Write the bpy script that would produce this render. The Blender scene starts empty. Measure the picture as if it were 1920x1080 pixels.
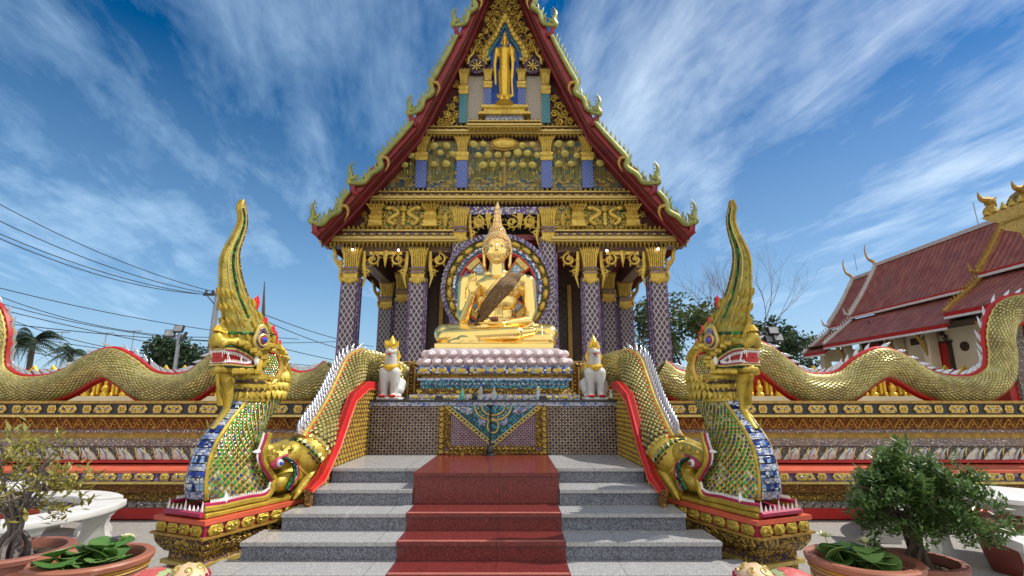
import bpy, bmesh, math, random
from mathutils import Vector, Matrix
from mathutils.bvhtree import BVHTree
R = math.radians
random.seed(7)
SC = bpy.context.scene
COL = SC.collection
# ------------------------------------------------------------ camera
CX, EYE, F, PITCH = 0.243, 1.515, 950.0, R(12.46)
cam_data = bpy.data.cameras.new('camera')
cam = bpy.data.objects.new('camera', cam_data); COL.objects.link(cam)
cam.location = (CX, 0, EYE); cam.rotation_euler = (R(90)+PITCH, 0, 0)
cam_data.sensor_width = 36; cam_data.lens = 36*F/1920
cam_data.clip_start = .05; cam_data.clip_end = 2000
SC.camera = cam
CP, SP = math.cos(PITCH), math.sin(PITCH)
def ray(px, py):
    a = (px-960)/F; b = (540-py)/F
    return Vector((a, CP-b*SP, SP+b*CP))
def pt(px, py, Y):                 # measured point of the photo on the plane y = Y
    d = ray(px, py); return Vector((CX, 0, EYE)) + d*(Y/d.y)
def ptx(px, py, X):
    d = ray(px, py); return Vector((CX, 0, EYE)) + d*((X-CX)/d.x)
def zat(py, Y): return pt(960, py, Y).z
# ------------------------------------------------------------ mesh builder
def catmull(P, n):
    P = [Vector(p) for p in P]; out = []
    Q = [P[0]*2-P[1]] + P + [P[-1]*2-P[-2]]
    for i in range(1, len(Q)-2):
        a, b, c, d = Q[i-1], Q[i], Q[i+1], Q[i+2]
        for k in range(n):
            t = k/n
            out.append(.5*((2*b)+(c-a)*t+(2*a-5*b+4*c-d)*t*t+(3*b-a-3*c+d)*t**3))
    out.append(P[-1]); return out
def lerp(a, b, t): return a+(b-a)*t
class MB:
    def __init__(s): s.v = []; s.f = []; s.mi = []; s.m = 0
    def add(s, vs, fs):
        o = len(s.v); s.v += [Vector(v) for v in vs]
        for f in fs: s.f.append([i+o for i in f]); s.mi.append(s.m)
        return s
    def box(s, x0, x1, y0, y1, z0, z1):
        return s.add([(x0,y0,z0),(x1,y0,z0),(x1,y1,z0),(x0,y1,z0),(x0,y0,z1),(x1,y0,z1),(x1,y1,z1),(x0,y1,z1)],
            [(0,3,2,1),(4,5,6,7),(0,1,5,4),(1,2,6,5),(2,3,7,6),(3,0,4,7)])
    def frustum(s, c, hx0, hy0, z0, hx1, hy1, z1):
        x, y = c
        return s.add([(x-hx0,y-hy0,z0),(x+hx0,y-hy0,z0),(x+hx0,y+hy0,z0),(x-hx0,y+hy0,z0),(x-hx1,y-hy1,z1),(x+hx1,y-hy1,z1),(x+hx1,y+hy1,z1),(x-hx1,y+hy1,z1)],
            [(0,3,2,1),(4,5,6,7),(0,1,5,4),(1,2,6,5),(2,3,7,6),(3,0,4,7)])
    def loft(s, rings, closed=True, caps=True):
        n = len(rings[0]); vs = [p for r in rings for p in r]; fs = []
        for i in range(len(rings)-1):
            for j in range(n if closed else n-1):
                k = (j+1) % n
                fs.append((i*n+j, i*n+k, (i+1)*n+k, (i+1)*n+j))
        if caps and closed:
            fs.append(tuple(range(n-1, -1, -1))); fs.append(tuple((len(rings)-1)*n+j for j in range(n)))
        return s.add(vs, fs)
    def tube(s, P, rad, n=8, caps=True, flat=1.0, ref=None):
        P = [Vector(p) for p in P]
        rs = rad if isinstance(rad, (list, tuple)) else [rad]*len(P)
        rings = []; up = Vector(ref) if ref else None
        for i, p in enumerate(P):
            t = (P[min(i+1, len(P)-1)]-P[max(i-1, 0)])
            t = t.normalized() if t.length > 1e-9 else Vector((0,0,1))
            if up is None:
                up = Vector((0,0,1)) if abs(t.z) < .9 else Vector((0,1,0))
            a = up - t*up.dot(t)
            if a.length < 1e-6: a = Vector((1,0,0)) - t*t.x
            a.normalize(); b = t.cross(a)
            if ref is None: up = a
            rings.append([p + a*(math.cos(2*math.pi*k/n)*rs[i]*flat) + b*(math.sin(2*math.pi*k/n)*rs[i]) for k in range(n)])
        return s.loft(rings, True, caps)
    def cone(s, p0, p1, r0, r1, n=8): return s.tube([p0, p1], [r0, r1], n)
    def ball(s, c, r, nu=12, nv=8, rot=None):
        c = Vector(c); r = (r,r,r) if isinstance(r, (int,float)) else r
        rings = []
        for i in range(nv+1):
            th = math.pi*i/nv; q = max(math.sin(th), 1e-3)
            ring = []
            for j in range(nu):
                ph = 2*math.pi*j/nu
                v = Vector((r[0]*q*math.cos(ph), r[1]*q*math.sin(ph), r[2]*math.cos(th)))
                if rot: v = rot @ v
                ring.append(c+v)
            rings.append(ring)
        return s.loft(rings[::-1])
    def capsule(s, p0, p1, r0, r1, n=12):
        p0 = Vector(p0); p1 = Vector(p1); d = (p1-p0); L = d.length; d = d/L if L else Vector((0,0,1))
        P = []; rr = []
        for k in range(6):
            a = math.pi/2*(1-k/5); P.append(p0-d*(r0*math.sin(a))); rr.append(max(r0*math.cos(a), 1e-3))
        for k in range(6):
            a = math.pi/2*k/5; P.append(p1+d*(r1*math.sin(a))); rr.append(max(r1*math.cos(a), 1e-3))
        return s.tube(P, rr, n)
    def lathe(s, prof, c=(0,0,0), n=32, sq=False):
        rings = []
        for r, z in prof:
            ring = []
            for k in range(n):
                a = 2*math.pi*k/n
                ring.append(Vector((c[0]+r*math.cos(a), c[1]+r*math.sin(a), c[2]+z)))
            rings.append(ring)
        return s.loft(rings)
    def sqlathe(s, prof, c):       # square section stack: (halfx, halfy, z)
        return s.loft([[Vector((c[0]+a*hx, c[1]+b*hy, z)) for a, b in ((-1,-1),(1,-1),(1,1),(-1,1))] for hx, hy, z in prof])
    def prism(s, poly, fn, d0, d1, bev=0.0):   # poly 2d, fn(a, b, d) -> 3d
        n = len(poly)
        area = sum(poly[i][0]*poly[(i+1)%n][1]-poly[(i+1)%n][0]*poly[i][1] for i in range(n))
        if area < 0: poly = poly[::-1]
        def inset(k):
            out = []
            for i in range(n):
                a = Vector(poly[i-1]); b = Vector(poly[i]); c = Vector(poly[(i+1)%n])
                e1 = (b-a); e2 = (c-b)
                e1 = e1.normalized() if e1.length > 1e-9 else Vector((1,0)); e2 = e2.normalized() if e2.length > 1e-9 else e1
                nn = Vector((-e1.y-e2.y, e1.x+e2.x))
                nn = nn.normalized() if nn.length > 1e-6 else Vector((-e1.y, e1.x))
                out.append(b+nn*k)
            return out
        levels = [(d0, 0), (d1, 0)] if bev <= 0 else [(d0, bev), (d0+(d1-d0)*.08, bev*.35), (d0+(d1-d0)*.25, 0), (d0+(d1-d0)*.75, 0), (d1-(d1-d0)*.08, bev*.35), (d1, bev)]
        o = len(s.v)
        for d, k in levels:
            for q in (inset(k) if k else [Vector(p) for p in poly]): s.v.append(Vector(fn(q.x, q.y, d)))
        for l in range(len(levels)-1):
            for i in range(n):
                j = (i+1)%n
                s.f.append([o+l*n+i, o+l*n+j, o+(l+1)*n+j, o+(l+1)*n+i]); s.mi.append(s.m)
        from mathutils.geometry import tessellate_polygon
        for l, fl in ((0, True), (len(levels)-1, False)):
            base = [Vector((q[0], q[1], 0)) for q in (inset(levels[l][1]) if levels[l][1] else poly)]
            for tri in tessellate_polygon([base]):
                s.f.append([o+l*n+i for i in tri]); s.mi.append(s.m)
        return s
    def join(s, o):
        k = len(s.v); s.v += o.v
        for f, m in zip(o.f, o.mi): s.f.append([i+k for i in f]); s.mi.append(m)
        return s
    def mirrorx(s):
        r = MB(); r.v = [Vector((-v.x, v.y, v.z)) for v in s.v]; r.f = [f[::-1] for f in s.f]; r.mi = list(s.mi); return r
    def moved(s, M):
        r = MB(); r.v = [M @ v for v in s.v]; r.f = [list(f) for f in s.f]; r.mi = list(s.mi); return r
    def mesh(s, name, mats, smooth=40, off=(0,0,0), fix=True):
        me = bpy.data.meshes.new(name); off = Vector(off)
        me.from_pydata([v-off for v in s.v], [], s.f)
        me.polygons.foreach_set('material_index', s.mi)
        for m in (mats if isinstance(mats, (list, tuple)) else [mats]): me.materials.append(m)
        if fix:
            bm = bmesh.new(); bm.from_mesh(me); bmesh.ops.recalc_face_normals(bm, faces=bm.faces); bm.to_mesh(me); bm.free()
        if smooth:
            me.shade_smooth(); me.set_sharp_from_angle(angle=R(smooth))
        me.update(); return me
ORIG = {}
def mirror_on(): pass
MIR = [False]
def obj(name, mb, mats, parent=None, local=False, smooth=40, loc=None, fix=True, label=None):
    """one mesh object; verts are world coords unless local"""
    if MIR[0] and not local: mb = mb.mirrorx()
    off = Vector((0,0,0))
    if not local:
        off = ORIG[parent.name] if parent else Vector(loc if loc is not None else center_base(mb))
    me = mb.mesh(name, mats, smooth, off, fix)
    o = bpy.data.objects.new(name, me); COL.objects.link(o)
    if parent: o.parent = parent; ORIG[o.name] = ORIG[parent.name]
    else:
        o.location = off if not local else (loc or (0,0,0)); ORIG[o.name] = Vector(o.location)
    if label: o['label'] = label
    return o
def center_base(mb):
    xs = [v.x for v in mb.v]; ys = [v.y for v in mb.v]; zs = [v.z for v in mb.v]
    return ((min(xs)+max(xs))/2, (min(ys)+max(ys))/2, min(zs))
def thing(name, label, cat, loc=(0,0,0), rz=0, group=None, scale=None):
    o = bpy.data.objects.new(name, None); COL.objects.link(o); o.empty_display_size = .1
    loc = Vector(loc)
    if MIR[0]: loc.x = -loc.x
    o.location = loc; o.rotation_euler.z = rz; ORIG[o.name] = Vector(loc)
    if scale: o.scale = (scale,)*3 if isinstance(scale, (int, float)) else scale
    o['label'] = label; o['category'] = cat
    if group: o['group'] = group
    return o
def tag(o, label, cat, group=None, kind=None):
    o['label'] = label; o['category'] = cat
    if group: o['group'] = group
    if kind: o['kind'] = kind
    return o
def struct(o, label=None, cat=None):
    o['kind'] = 'structure'
    if label: o['label'] = label
    if cat: o['category'] = cat
    return o
def dup(root, loc, rz=None, label=None, group=None, scale=None):
    r = root.copy(); COL.objects.link(r); r.location = loc
    if rz is not None: r.rotation_euler.z = rz
    if label: r['label'] = label
    if group: r['group'] = group
    if scale: r.scale = scale
    for ch in [c for c in bpy.data.objects if c.parent == root]:
        c = ch.copy(); COL.objects.link(c); c.parent = r
        for g in [x for x in bpy.data.objects if x.parent == ch]:
            d = g.copy(); COL.objects.link(d); d.parent = c
    return r
def part_copy(o, parent, loc, rot=None, scale=None):
    c = o.copy(); COL.objects.link(c); c.parent = parent; c.location = loc
    if rot is not None: c.rotation_euler = rot
    if scale is not None: c.scale = scale
    return c
def remesh(mb, voxel, smooth_it=2):
    """fuse overlapping solids into one continuous skin, returned as an MB"""
    me = mb.mesh('tmp', bpy.data.materials[0] if bpy.data.materials else mats_dummy(), 0)
    o = bpy.data.objects.new('tmp', me); COL.objects.link(o)
    m = o.modifiers.new('r', 'REMESH'); m.mode = 'VOXEL'; m.voxel_size = voxel
    if smooth_it:
        k = o.modifiers.new('s', 'SMOOTH'); k.iterations = smooth_it; k.factor = .5
    dg = bpy.context.evaluated_depsgraph_get(); e = o.evaluated_get(dg); m2 = e.to_mesh()
    r = MB(); r.v = [v.co.copy() for v in m2.vertices]; r.f = [list(p.vertices) for p in m2.polygons]; r.mi = [0]*len(r.f)
    e.to_mesh_clear(); bpy.data.objects.remove(o); bpy.data.meshes.remove(me)
    return r
def mats_dummy(): return bpy.data.materials.new('plain')
# ------------------------------------------------------------ materials
class N:
    def __init__(s, mat):
        s.nt = mat.node_tree; s.ns = s.nt.nodes; s.L = s.nt.links
        for n in list(s.ns): s.ns.remove(n)
        s.out = s.ns.new('ShaderNodeOutputMaterial'); s.b = s.ns.new('ShaderNodeBsdfPrincipled')
        s.L.new(s.b.outputs[0], s.out.inputs[0]); s._co = {}
    def node(s, t, **k):
        n = s.ns.new(t)
        for a, b in k.items(): setattr(n, a, b)
        return n
    def put(s, sock, v):
        if hasattr(v, 'is_linked') or hasattr(v, 'links'): s.L.new(v, sock)
        elif isinstance(v, (tuple, list)) and sock.type == 'RGBA' and len(v) == 3: sock.default_value = (*v, 1)
        else: sock.default_value = v
    def co(s, which='Object'):
        if which not in s._co:
            n = s.node('ShaderNodeTexCoord'); s._co[which] = n.outputs[which]
        return s._co[which]
    def m(s, op, a, b=0.0, c=None, clamp=False):
        n = s.node('ShaderNodeMath', operation=op, use_clamp=clamp); s.put(n.inputs[0], a); s.put(n.inputs[1], b)
        if c is not None: s.put(n.inputs[2], c)
        return n.outputs[0]
    def xyz(s, v):
        n = s.node('ShaderNodeSeparateXYZ'); s.put(n.inputs[0], v); return n.outputs
    def comb(s, x, y, z):
        n = s.node('ShaderNodeCombineXYZ')
        for i, v in enumerate((x, y, z)): s.put(n.inputs[i], v)
        return n.outputs[0]
    def noise(s, v, scale, detail=4, rough=.55, dist=0):
        n = s.node('ShaderNodeTexNoise'); s.put(n.inputs['Vector'], v); n.inputs['Scale'].default_value = scale
        n.inputs['Detail'].default_value = detail; n.inputs['Roughness'].default_value = rough; n.inputs['Distortion'].default_value = dist
        return n.outputs['Fac']
    def vor(s, v, scale, feature='F1', out='Distance', rnd=1.0):
        n = s.node('ShaderNodeTexVoronoi', feature=feature); s.put(n.inputs['Vector'], v); n.inputs['Scale'].default_value = scale
        n.inputs['Randomness'].default_value = rnd
        return n.outputs[out]
    def ramp(s, f, stops, interp='LINEAR'):
        n = s.node('ShaderNodeValToRGB'); s.put(n.inputs[0], f); cr = n.color_ramp; cr.interpolation = interp
        while len(cr.elements) > 1: cr.elements.remove(cr.elements[-1])
        cr.elements[0].position = stops[0][0]; c = stops[0][1]; cr.elements[0].color = (*c, 1) if len(c) == 3 else c
        for p, c in stops[1:]:
            e = cr.elements.new(p); e.color = (*c, 1) if len(c) == 3 else c
        return n.outputs[0]
    def mix(s, f, a, b):
        n = s.node('ShaderNodeMix', data_type='RGBA'); s.put(n.inputs[0], f); s.put(n.inputs[6], a); s.put(n.inputs[7], b); return n.outputs[2]
    def bump(s, h, strength=.5, dist=.02):
        n = s.node('ShaderNodeBump'); s.put(n.inputs['Height'], h); n.inputs['Strength'].default_value = strength; n.inputs['Distance'].default_value = dist
        s.L.new(n.outputs[0], s.b.inputs['Normal']); return n
    def set(s, **k):
        for a, v in k.items():
            s.put(s.b.inputs[{'col':'Base Color','metal':'Metallic','rough':'Roughness','spec':'Specular IOR Level','trans':'Transmission Weight','coat':'Coat Weight','em':'Emission Color','es':'Emission Strength','alpha':'Alpha'}[a]], v)
def newmat(name):
    m = bpy.data.materials.new(name); m.use_nodes = True; return m, N(m)
def plain(name, col, rough=.5, metal=0.0, var=.12, vs=8, bump=0.0, bs=40, dirt=None, **k):
    m, n = newmat(name); c = n.co()
    f = n.noise(c, vs, 5)
    lo = tuple(x*(1-var*1.5) for x in col); hi = tuple(min(1, x*(1+var)) for x in col)
    cc = n.ramp(f, [(.3, lo), (.7, hi)])
    if dirt:
        g = n.noise(c, dirt[1], 6, .65); cc = n.mix(n.ramp(g, [(dirt[2], (0,0,0)), (dirt[2]+.12, (1,1,1))]), cc, dirt[0])
    n.set(col=cc, rough=n.m('ADD', rough-.08, n.m('MULTIPLY', n.noise(c, vs*3, 3), .16)), metal=metal, **k)
    if bump: n.bump(n.noise(c, bs, 5), bump, .01)
    return m
GOLD = (.60, .39, .06)
def ornate(name, gold=GOLD, back=(.07,.02,.015), scale=14, metal=.45, rough=.38, cover=.45, third=None, flat_axis=None):
    """carved gilded plaster: swirling gold relief over a dark painted ground"""
    m, n = newmat(name); c = n.co()
    d = n.noise(c, scale*.45, 3, .5, 0)
    v = n.node('ShaderNodeVectorMath', operation='MULTIPLY_ADD')
    nz = n.node('ShaderNodeTexNoise'); n.put(nz.inputs['Vector'], c); nz.inputs['Scale'].default_value = scale*.5
    n.put(v.inputs[0], nz.outputs['Color']); v.inputs[1].default_value = (.9/scale*2,)*3; n.put(v.inputs[2], c)
    h = n.vor(v.outputs[0], scale, 'DISTANCE_TO_EDGE'); s = n.vor(v.outputs[0], scale*.9, 'SMOOTH_F1')
    w = n.m('ABSOLUTE', n.m('SINE', n.m('MULTIPLY', s, 17)))
    k = n.m('MULTIPLY', w, n.m('MINIMUM', n.m('MULTIPLY', h, 9), 1))
    f = n.ramp(k, [(cover-.18, (0,0,0)), (cover+.05, (1,1,1))])
    bk = back
    if third: bk = n.mix(n.ramp(n.vor(c, scale*.6, 'F1', 'Color'), [(.5, (0,0,0)), (.52, (1,1,1))]), back, third)
    g2 = n.mix(n.noise(c, scale*.3), tuple(x*.7 for x in gold), gold)
    n.set(col=n.mix(f, bk, g2), metal=n.m('MULTIPLY', f, metal), rough=rough)
    n.bump(k, .8, .03); return m
def lattice(name, line=(.75,.74,.76), back=(.06,.03,.07), cell=(.085,.13), w=.17, metal=0, rough=.35, dot=None):
    """diamond lattice running over x+y / z"""
    m, n = newmat(name); x, y, z = n.xyz(n.co())
    u = n.m('DIVIDE', n.m('ADD', x, y), cell[0]); v = n.m('DIVIDE', z, cell[1])
    a = n.m('ABSOLUTE', n.m('SUBTRACT', n.m('FRACT', n.m('ADD', u, v)), .5))
    b = n.m('ABSOLUTE', n.m('SUBTRACT', n.m('FRACT', n.m('SUBTRACT', u, v)), .5))
    e = n.m('MAXIMUM', a, b)
    f = n.ramp(e, [(.5-w, (0,0,0)), (.5-w+.06, (1,1,1))])
    bk = back
    if dot: bk = n.mix(n.ramp(n.m('MAXIMUM', a, b), [(.14, (1,1,1)), (.18, (0,0,0))]), back, dot)
    nz = n.noise(n.co(), 30, 3)
    col = n.mix(f, bk, n.mix(nz, tuple(q*.72 for q in line), line))
    n.set(col=col, rough=rough, metal=metal); n.bump(f, .6, .01); return m
def mosaic(name, cols, scale=40, rough=.18, metal=.35, grout=(.1,.08,.07), grid=True):
    m, n = newmat(name); c = n.co()
    cell = n.vor(c, scale, 'F1', 'Color', .35); r = n.node('ShaderNodeSeparateColor'); n.put(r.inputs[0], cell)
    col = n.ramp(r.outputs[0], [(i/len(cols), q) for i, q in enumerate(cols)], 'CONSTANT')
    e = n.vor(c, scale, 'DISTANCE_TO_EDGE', 'Distance', .35)
    f = n.ramp(e, [(.03, (0,0,0)), (.07, (1,1,1))])
    n.set(col=n.mix(f, grout, col), metal=n.m('MULTIPLY', f, metal), rough=rough); n.bump(n.m('ADD', f, n.m('MULTIPLY', r.outputs[1], .8)), .5, .006); return m
def island(name, cols, rough=.2, metal=.4, dirt=(.16,.11,.05), amt=.75, **k):
    m, n = newmat(name); g = n.node('ShaderNodeNewGeometry')
    col = n.ramp(g.outputs['Random Per Island'], [(i/len(cols), q) for i, q in enumerate(cols)], 'CONSTANT')
    f = n.m('MULTIPLY', n.ramp(n.m('ADD', n.m('MULTIPLY', n.noise(n.co(), 2.6, 7, .7), .7), n.m('MULTIPLY', n.noise(n.co(), 34, 3, .6), .3)), [(.46, (0,0,0)), (.64, (1,1,1))]), amt)
    n.set(col=n.mix(f, col, dirt), rough=n.m('ADD', rough, n.m('MULTIPLY', f, .3)), metal=metal, **k); return m
def leafmat(name, c1, c2, rough=.45, trans=.25, byobj=False):
    m, n = newmat(name); g = n.node('ShaderNodeObjectInfo' if byobj else 'ShaderNodeNewGeometry')
    n.set(col=n.mix(g.outputs['Random' if byobj else 'Random Per Island'], c1, c2), rough=rough)
    if byobj: n.bump(n.noise(n.co(), 30, 4), .3, .01)
    t = n.node('ShaderNodeBsdfTranslucent'); n.put(t.inputs[0], tuple(x*1.3 for x in c2))
    x = n.node('ShaderNodeMixShader'); x.inputs[0].default_value = trans
    n.L.new(n.b.outputs[0], x.inputs[1]); n.L.new(t.outputs[0], x.inputs[2]); n.L.new(x.outputs[0], n.out.inputs[0]); return m
def split_x(mb, cuts=(0,)):
    """separate the loose pieces of a builder into one builder per bay (by x)"""
    par = list(range(len(mb.v)))
    def find(a):
        while par[a] != a: par[a] = par[par[a]]; a = par[a]
        return a
    for f in mb.f:
        r = find(f[0])
        for i in f[1:]: par[find(i)] = r
    sx = {}; cn = {}
    for i, v in enumerate(mb.v): r = find(i); sx[r] = sx.get(r, 0)+v.x; cn[r] = cn.get(r, 0)+1
    out = {}
    bay = {r: sum(1 for c in cuts if sx[r]/cn[r] > c) for r in sx}
    idx = {}
    for i, v in enumerate(mb.v):
        b = bay[find(i)]
        o = out.setdefault(b, MB()); idx[i] = len(o.v); o.v.append(v)
    for f, m_ in zip(mb.f, mb.mi):
        o = out[bay[find(f[0])]]; o.f.append([idx[i] for i in f]); o.mi.append(m_)
    return [out[k] for k in sorted(out)]
def objs(name, mb, mats, parent, cuts=(0,), **k):
    return [obj(name, q, mats, parent, **k) for q in split_x(mb, cuts)]
mats_dummy()
G = {}
G['gold'] = plain('gilt_paint', (.62,.43,.075), .38, .40, .2, 10, .4, 60, dirt=((.30,.15,.04), 26, .62))
G['gold_naga'] = plain('olive_gilt_paint', (.50,.36,.05), .38, .42, .22, 10, .45, 60, dirt=((.20,.11,.03), 26, .60))
G['gold_crest'] = plain('dark_olive_gilt', (.36,.29,.05), .38, .4, .25, 10, .45, 50, dirt=((.10,.09,.02), 22, .56))
G['edge_reflection'] = plain('pale_red_reflection', (.42,.14,.11), .4)  # paler red for the light reflection painted along the tread fronts
G['gold_green'] = plain('green_gilt', (.27,.28,.075), .42, .3, .2, 6, .2, 40)
G['silver_leaf'] = plain('silver_leaf_relief', (.50,.50,.46), .3, .35, .15, 20, .3, 40, dirt=((.24,.19,.10), 16, .52))
G['gold_worked'] = plain('worked_gilt', (.62,.46,.14), .38, .4, .25, 30, .6, 45)
G['gold_pale'] = plain('pale_gilt', (.62,.47,.14), .36, .45, .15, 20)
G['gold_dull'] = plain('dull_gilt', (.42,.25,.05), .45, .35, .25, 14, .4, 50)
G['gold_bright'] = plain('bright_gilt', (.74,.48,.05), .3, .45, .12, 12)
G['gold_polish'] = plain('polished_gold', (.93,.67,.23), .2, .95, .03, 3, .0, 6)
G['maroon'] = plain('maroon_ground', (.09,.025,.02), .5, 0, .3, 4)
G['gold_hair'] = plain('hair_gold', (.85,.60,.28), .3, .85, .1, 12)
G['carved'] = ornate('carved_gilt', scale=11)
G['carved_small'] = ornate('fine_carved_gilt', scale=22, cover=.4)
G['carved_purple'] = ornate('purple_gilt_carving', back=(.10,.05,.14), scale=20, cover=.5)
G['carved_green'] = ornate('green_gilt_carving', back=(.01,.07,.03), scale=13)
G['carved_red'] = ornate('red_gilt_carving', gold=(.52,.30,.06), back=(.14,.03,.02), scale=26, cover=.5)
G['carved_silver'] = ornate('silver_glass_carving', gold=(.74,.72,.70), back=(.26,.20,.12), scale=24, metal=.4, rough=.25, third=(.2,.17,.17))
G['lattice_white'] = lattice('white_diamond_glass', line=(.52,.48,.50), back=(.06,.03,.05), cell=(.15,.24), w=.13)
G['lattice_blue'] = lattice('blue_diamond_glass', line=(.16,.24,.58), back=(.04,.06,.26), cell=(.11,.13), w=.2)
G['lattice_teal'] = lattice('teal_diamond_glass', line=(.12,.36,.42), back=(.02,.14,.18), cell=(.09,.1), w=.2)
G['lattice_silver'] = lattice('silver_diamond_glass', line=(.5,.46,.38), back=(.25,.2,.15), cell=(.1,.1), w=.2, metal=.3)
G['lattice_dark'] = lattice('dark_door_lattice', line=(.13,.07,.025), back=(.012,.006,.005), cell=(.3,.3), w=.08)
G['purple'] = mosaic('purple_mirror_glass', [(.11,.05,.16),(.17,.09,.24),(.07,.04,.10),(.28,.22,.32)], 22)
G['purple_white'] = mosaic('purple_white_beads', [(.10,.05,.25),(.7,.68,.75),(.14,.08,.3),(.6,.55,.7)], 18)
G['blue_paint'] = plain('niche_blue', (.01,.09,.50), .5)
G['pond'] = mosaic('pond_mosaic', [(.05,.12,.20),(.3,.27,.16),(.40,.30,.10),(.16,.16,.08),(.36,.25,.06),(.28,.20,.07)], 7, .35, .2, (.12,.09,.03))
G['red'] = plain('red_paint', (.42,.012,.012), .42, 0, .18, 3, .05, 30, dirt=((.2,.01,.01), 5, .62))
G['red_bright'] = plain('bright_red_paint', (.60,.012,.012), .4, 0, .12, 4)
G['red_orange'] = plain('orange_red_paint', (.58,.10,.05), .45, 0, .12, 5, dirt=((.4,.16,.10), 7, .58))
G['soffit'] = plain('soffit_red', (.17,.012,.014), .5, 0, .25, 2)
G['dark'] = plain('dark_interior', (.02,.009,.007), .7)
G['brown'] = plain('dark_timber', (.055,.028,.014), .55, 0, .3, 8)
G['white'] = plain('white_paint', (.64,.64,.64), .45, 0, .08, 6, .1, 40)
G['concrete_white'] = plain('weathered_white_concrete', (.52,.52,.51), .6, 0, .1, 5, .25, 50, dirt=((.30,.28,.25), 4, .63))
G['cream'] = plain('cream_wall', (.72,.62,.42), .7, 0, .08, 2)
G['black'] = plain('black_metal', (.02,.02,.022), .4)
G['grey_metal'] = plain('grey_metal', (.3,.31,.33), .4, .6)
G['silver'] = plain('silver_fin', (.50,.53,.60), .25, .6, .2, 14, .2, 40, dirt=((.45,.33,.22), 20, .6))
G['silver_warm'] = plain('amber_silver_fin', (.48,.34,.28), .3, .5, .3, 22, .2, 40)
G['terracotta'] = plain('terracotta', (.34,.12,.07), .5, 0, .15, 6, .15, 60, dirt=((.5,.28,.2), 9, .6))
G['terracotta_dull'] = plain('dull_terracotta', (.28,.105,.075), .65, 0, .2, 6, .3, 60, dirt=((.4,.26,.2), 7, .6))
G['soil'] = plain('potting_soil', (.06,.035,.02), .95, 0, .4, 30, .8, 60)
G['pink'] = plain('pink_white_lotus_paint', (.68,.55,.57), .35, 0, .16, 9, .1, 30)
G['teeth'] = plain('ivory_white', (.82,.82,.80), .3, 0, .03)
G['magenta'] = plain('crimson_gum', (.33,.02,.07), .35)
G['mouth_red'] = plain('mouth_red', (.45,.02,.015), .4)
G['verge_red'] = plain('verge_red_paint', (.22,.008,.012), .4, 0, .2, 3)
G['lotus_gilt'] = plain('olive_gilt', (.50,.42,.10), .4, .35, .2, 6, .3, 50)
G['green_glass'] = mosaic('green_mirror', [(.01,.13,.03),(.01,.05,.03),(.02,.25,.06),(.01,.03,.04)], 30, .1, .5, (.02,.02,.01))
G['blue_glass'] = mosaic('blue_mirror', [(.02,.06,.4),(.25,.4,.6),(.01,.02,.15),(.6,.65,.7)], 30, .1, .5, (.03,.03,.05))
G['scale_gold'] = island('gilt_scales', [(.46,.41,.15),(.40,.35,.12),(.52,.46,.18),(.34,.29,.09),(.44,.40,.20)], .33, .45)
G['scale_neck'] = island('gilt_neck_scales', [(.58,.40,.07),(.50,.34,.06),(.62,.45,.11)], .3, .5)
G['scale_glass'] = island('glass_scale_inlay', [(.01,.28,.06),(.02,.14,.05),(.45,.5,.35),(.02,.08,.22),(.03,.35,.1),(.10,.12,.04)], .12, .5, amt=.35)
G['under'] = plain('body_gap_shade', (.08,.045,.012), .5, .2, .2)  # dark serpent body colour puts crevice shade between the scales
G['iris_blue'] = plain('blue_eye', (.01,.07,.5), .08, 0, .1)
G['eye_white'] = plain('eye_white', (.6,.58,.55), .2)
G['eye_brown'] = plain('eye_brown', (.16,.05,.03), .2)
# granite terrazzo for the treads
def granite(name, base, speck, rough=.18, sc=55, joint=True):
    m, n = newmat(name); c = n.co()
    a = n.noise(c, sc, 2, .7); b = n.vor(c, sc*1.3, 'F1', 'Color'); r = n.node('ShaderNodeSeparateColor'); n.put(r.inputs[0], b)
    f = n.ramp(n.m('MULTIPLY', n.m('ADD', r.outputs[0], a), .5), [(.38, (0,0,0)), (.72, (1,1,1))])
    col = n.mix(f, base, speck)
    st = n.noise(c, 2.2, 6, .7, .6)
    col = n.mix(n.ramp(st, [(.52, (0,0,0)), (.75, (.18,.18,.18))]), col, tuple(x*.55 for x in base))
    x, y, z = n.xyz(c); jt = n.m('ABSOLUTE', n.m('SUBTRACT', n.m('FRACT', n.m('ADD', n.m('MULTIPLY', x, 1.05), .37)), .5))
    if joint: col = n.mix(n.ramp(jt, [(.0, (.8,.8,.8)), (.005, (0,0,0))]), col, tuple(q*.35 for q in base))
    drip = n.noise(n.comb(n.m('MULTIPLY', x, 9), y, n.m('MULTIPLY', z, 1.5)), 1.6, 5, .65)
    col = n.mix(n.ramp(drip, [(.62, (0,0,0)), (.72, (.30,.30,.30))]), col, tuple(min(1, q*1.8) for q in speck))
    n.set(col=col, rough=n.m('ADD', rough, n.m('MULTIPLY', st, .25))); n.bump(st, .06, .01); return m
G['granite'] = granite('grey_granite', (.07,.076,.098), (.22,.24,.29), .2, 95)  # darker riser stone, with some of the risers' shade put into its colour
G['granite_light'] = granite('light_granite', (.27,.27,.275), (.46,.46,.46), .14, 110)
G['granite_red'] = granite('red_granite', (.105,.014,.014), (.20,.034,.03), .10, 90)
G['ground'] = granite('paving', (.25,.24,.22), (.36,.34,.32), .45, 60)
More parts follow.
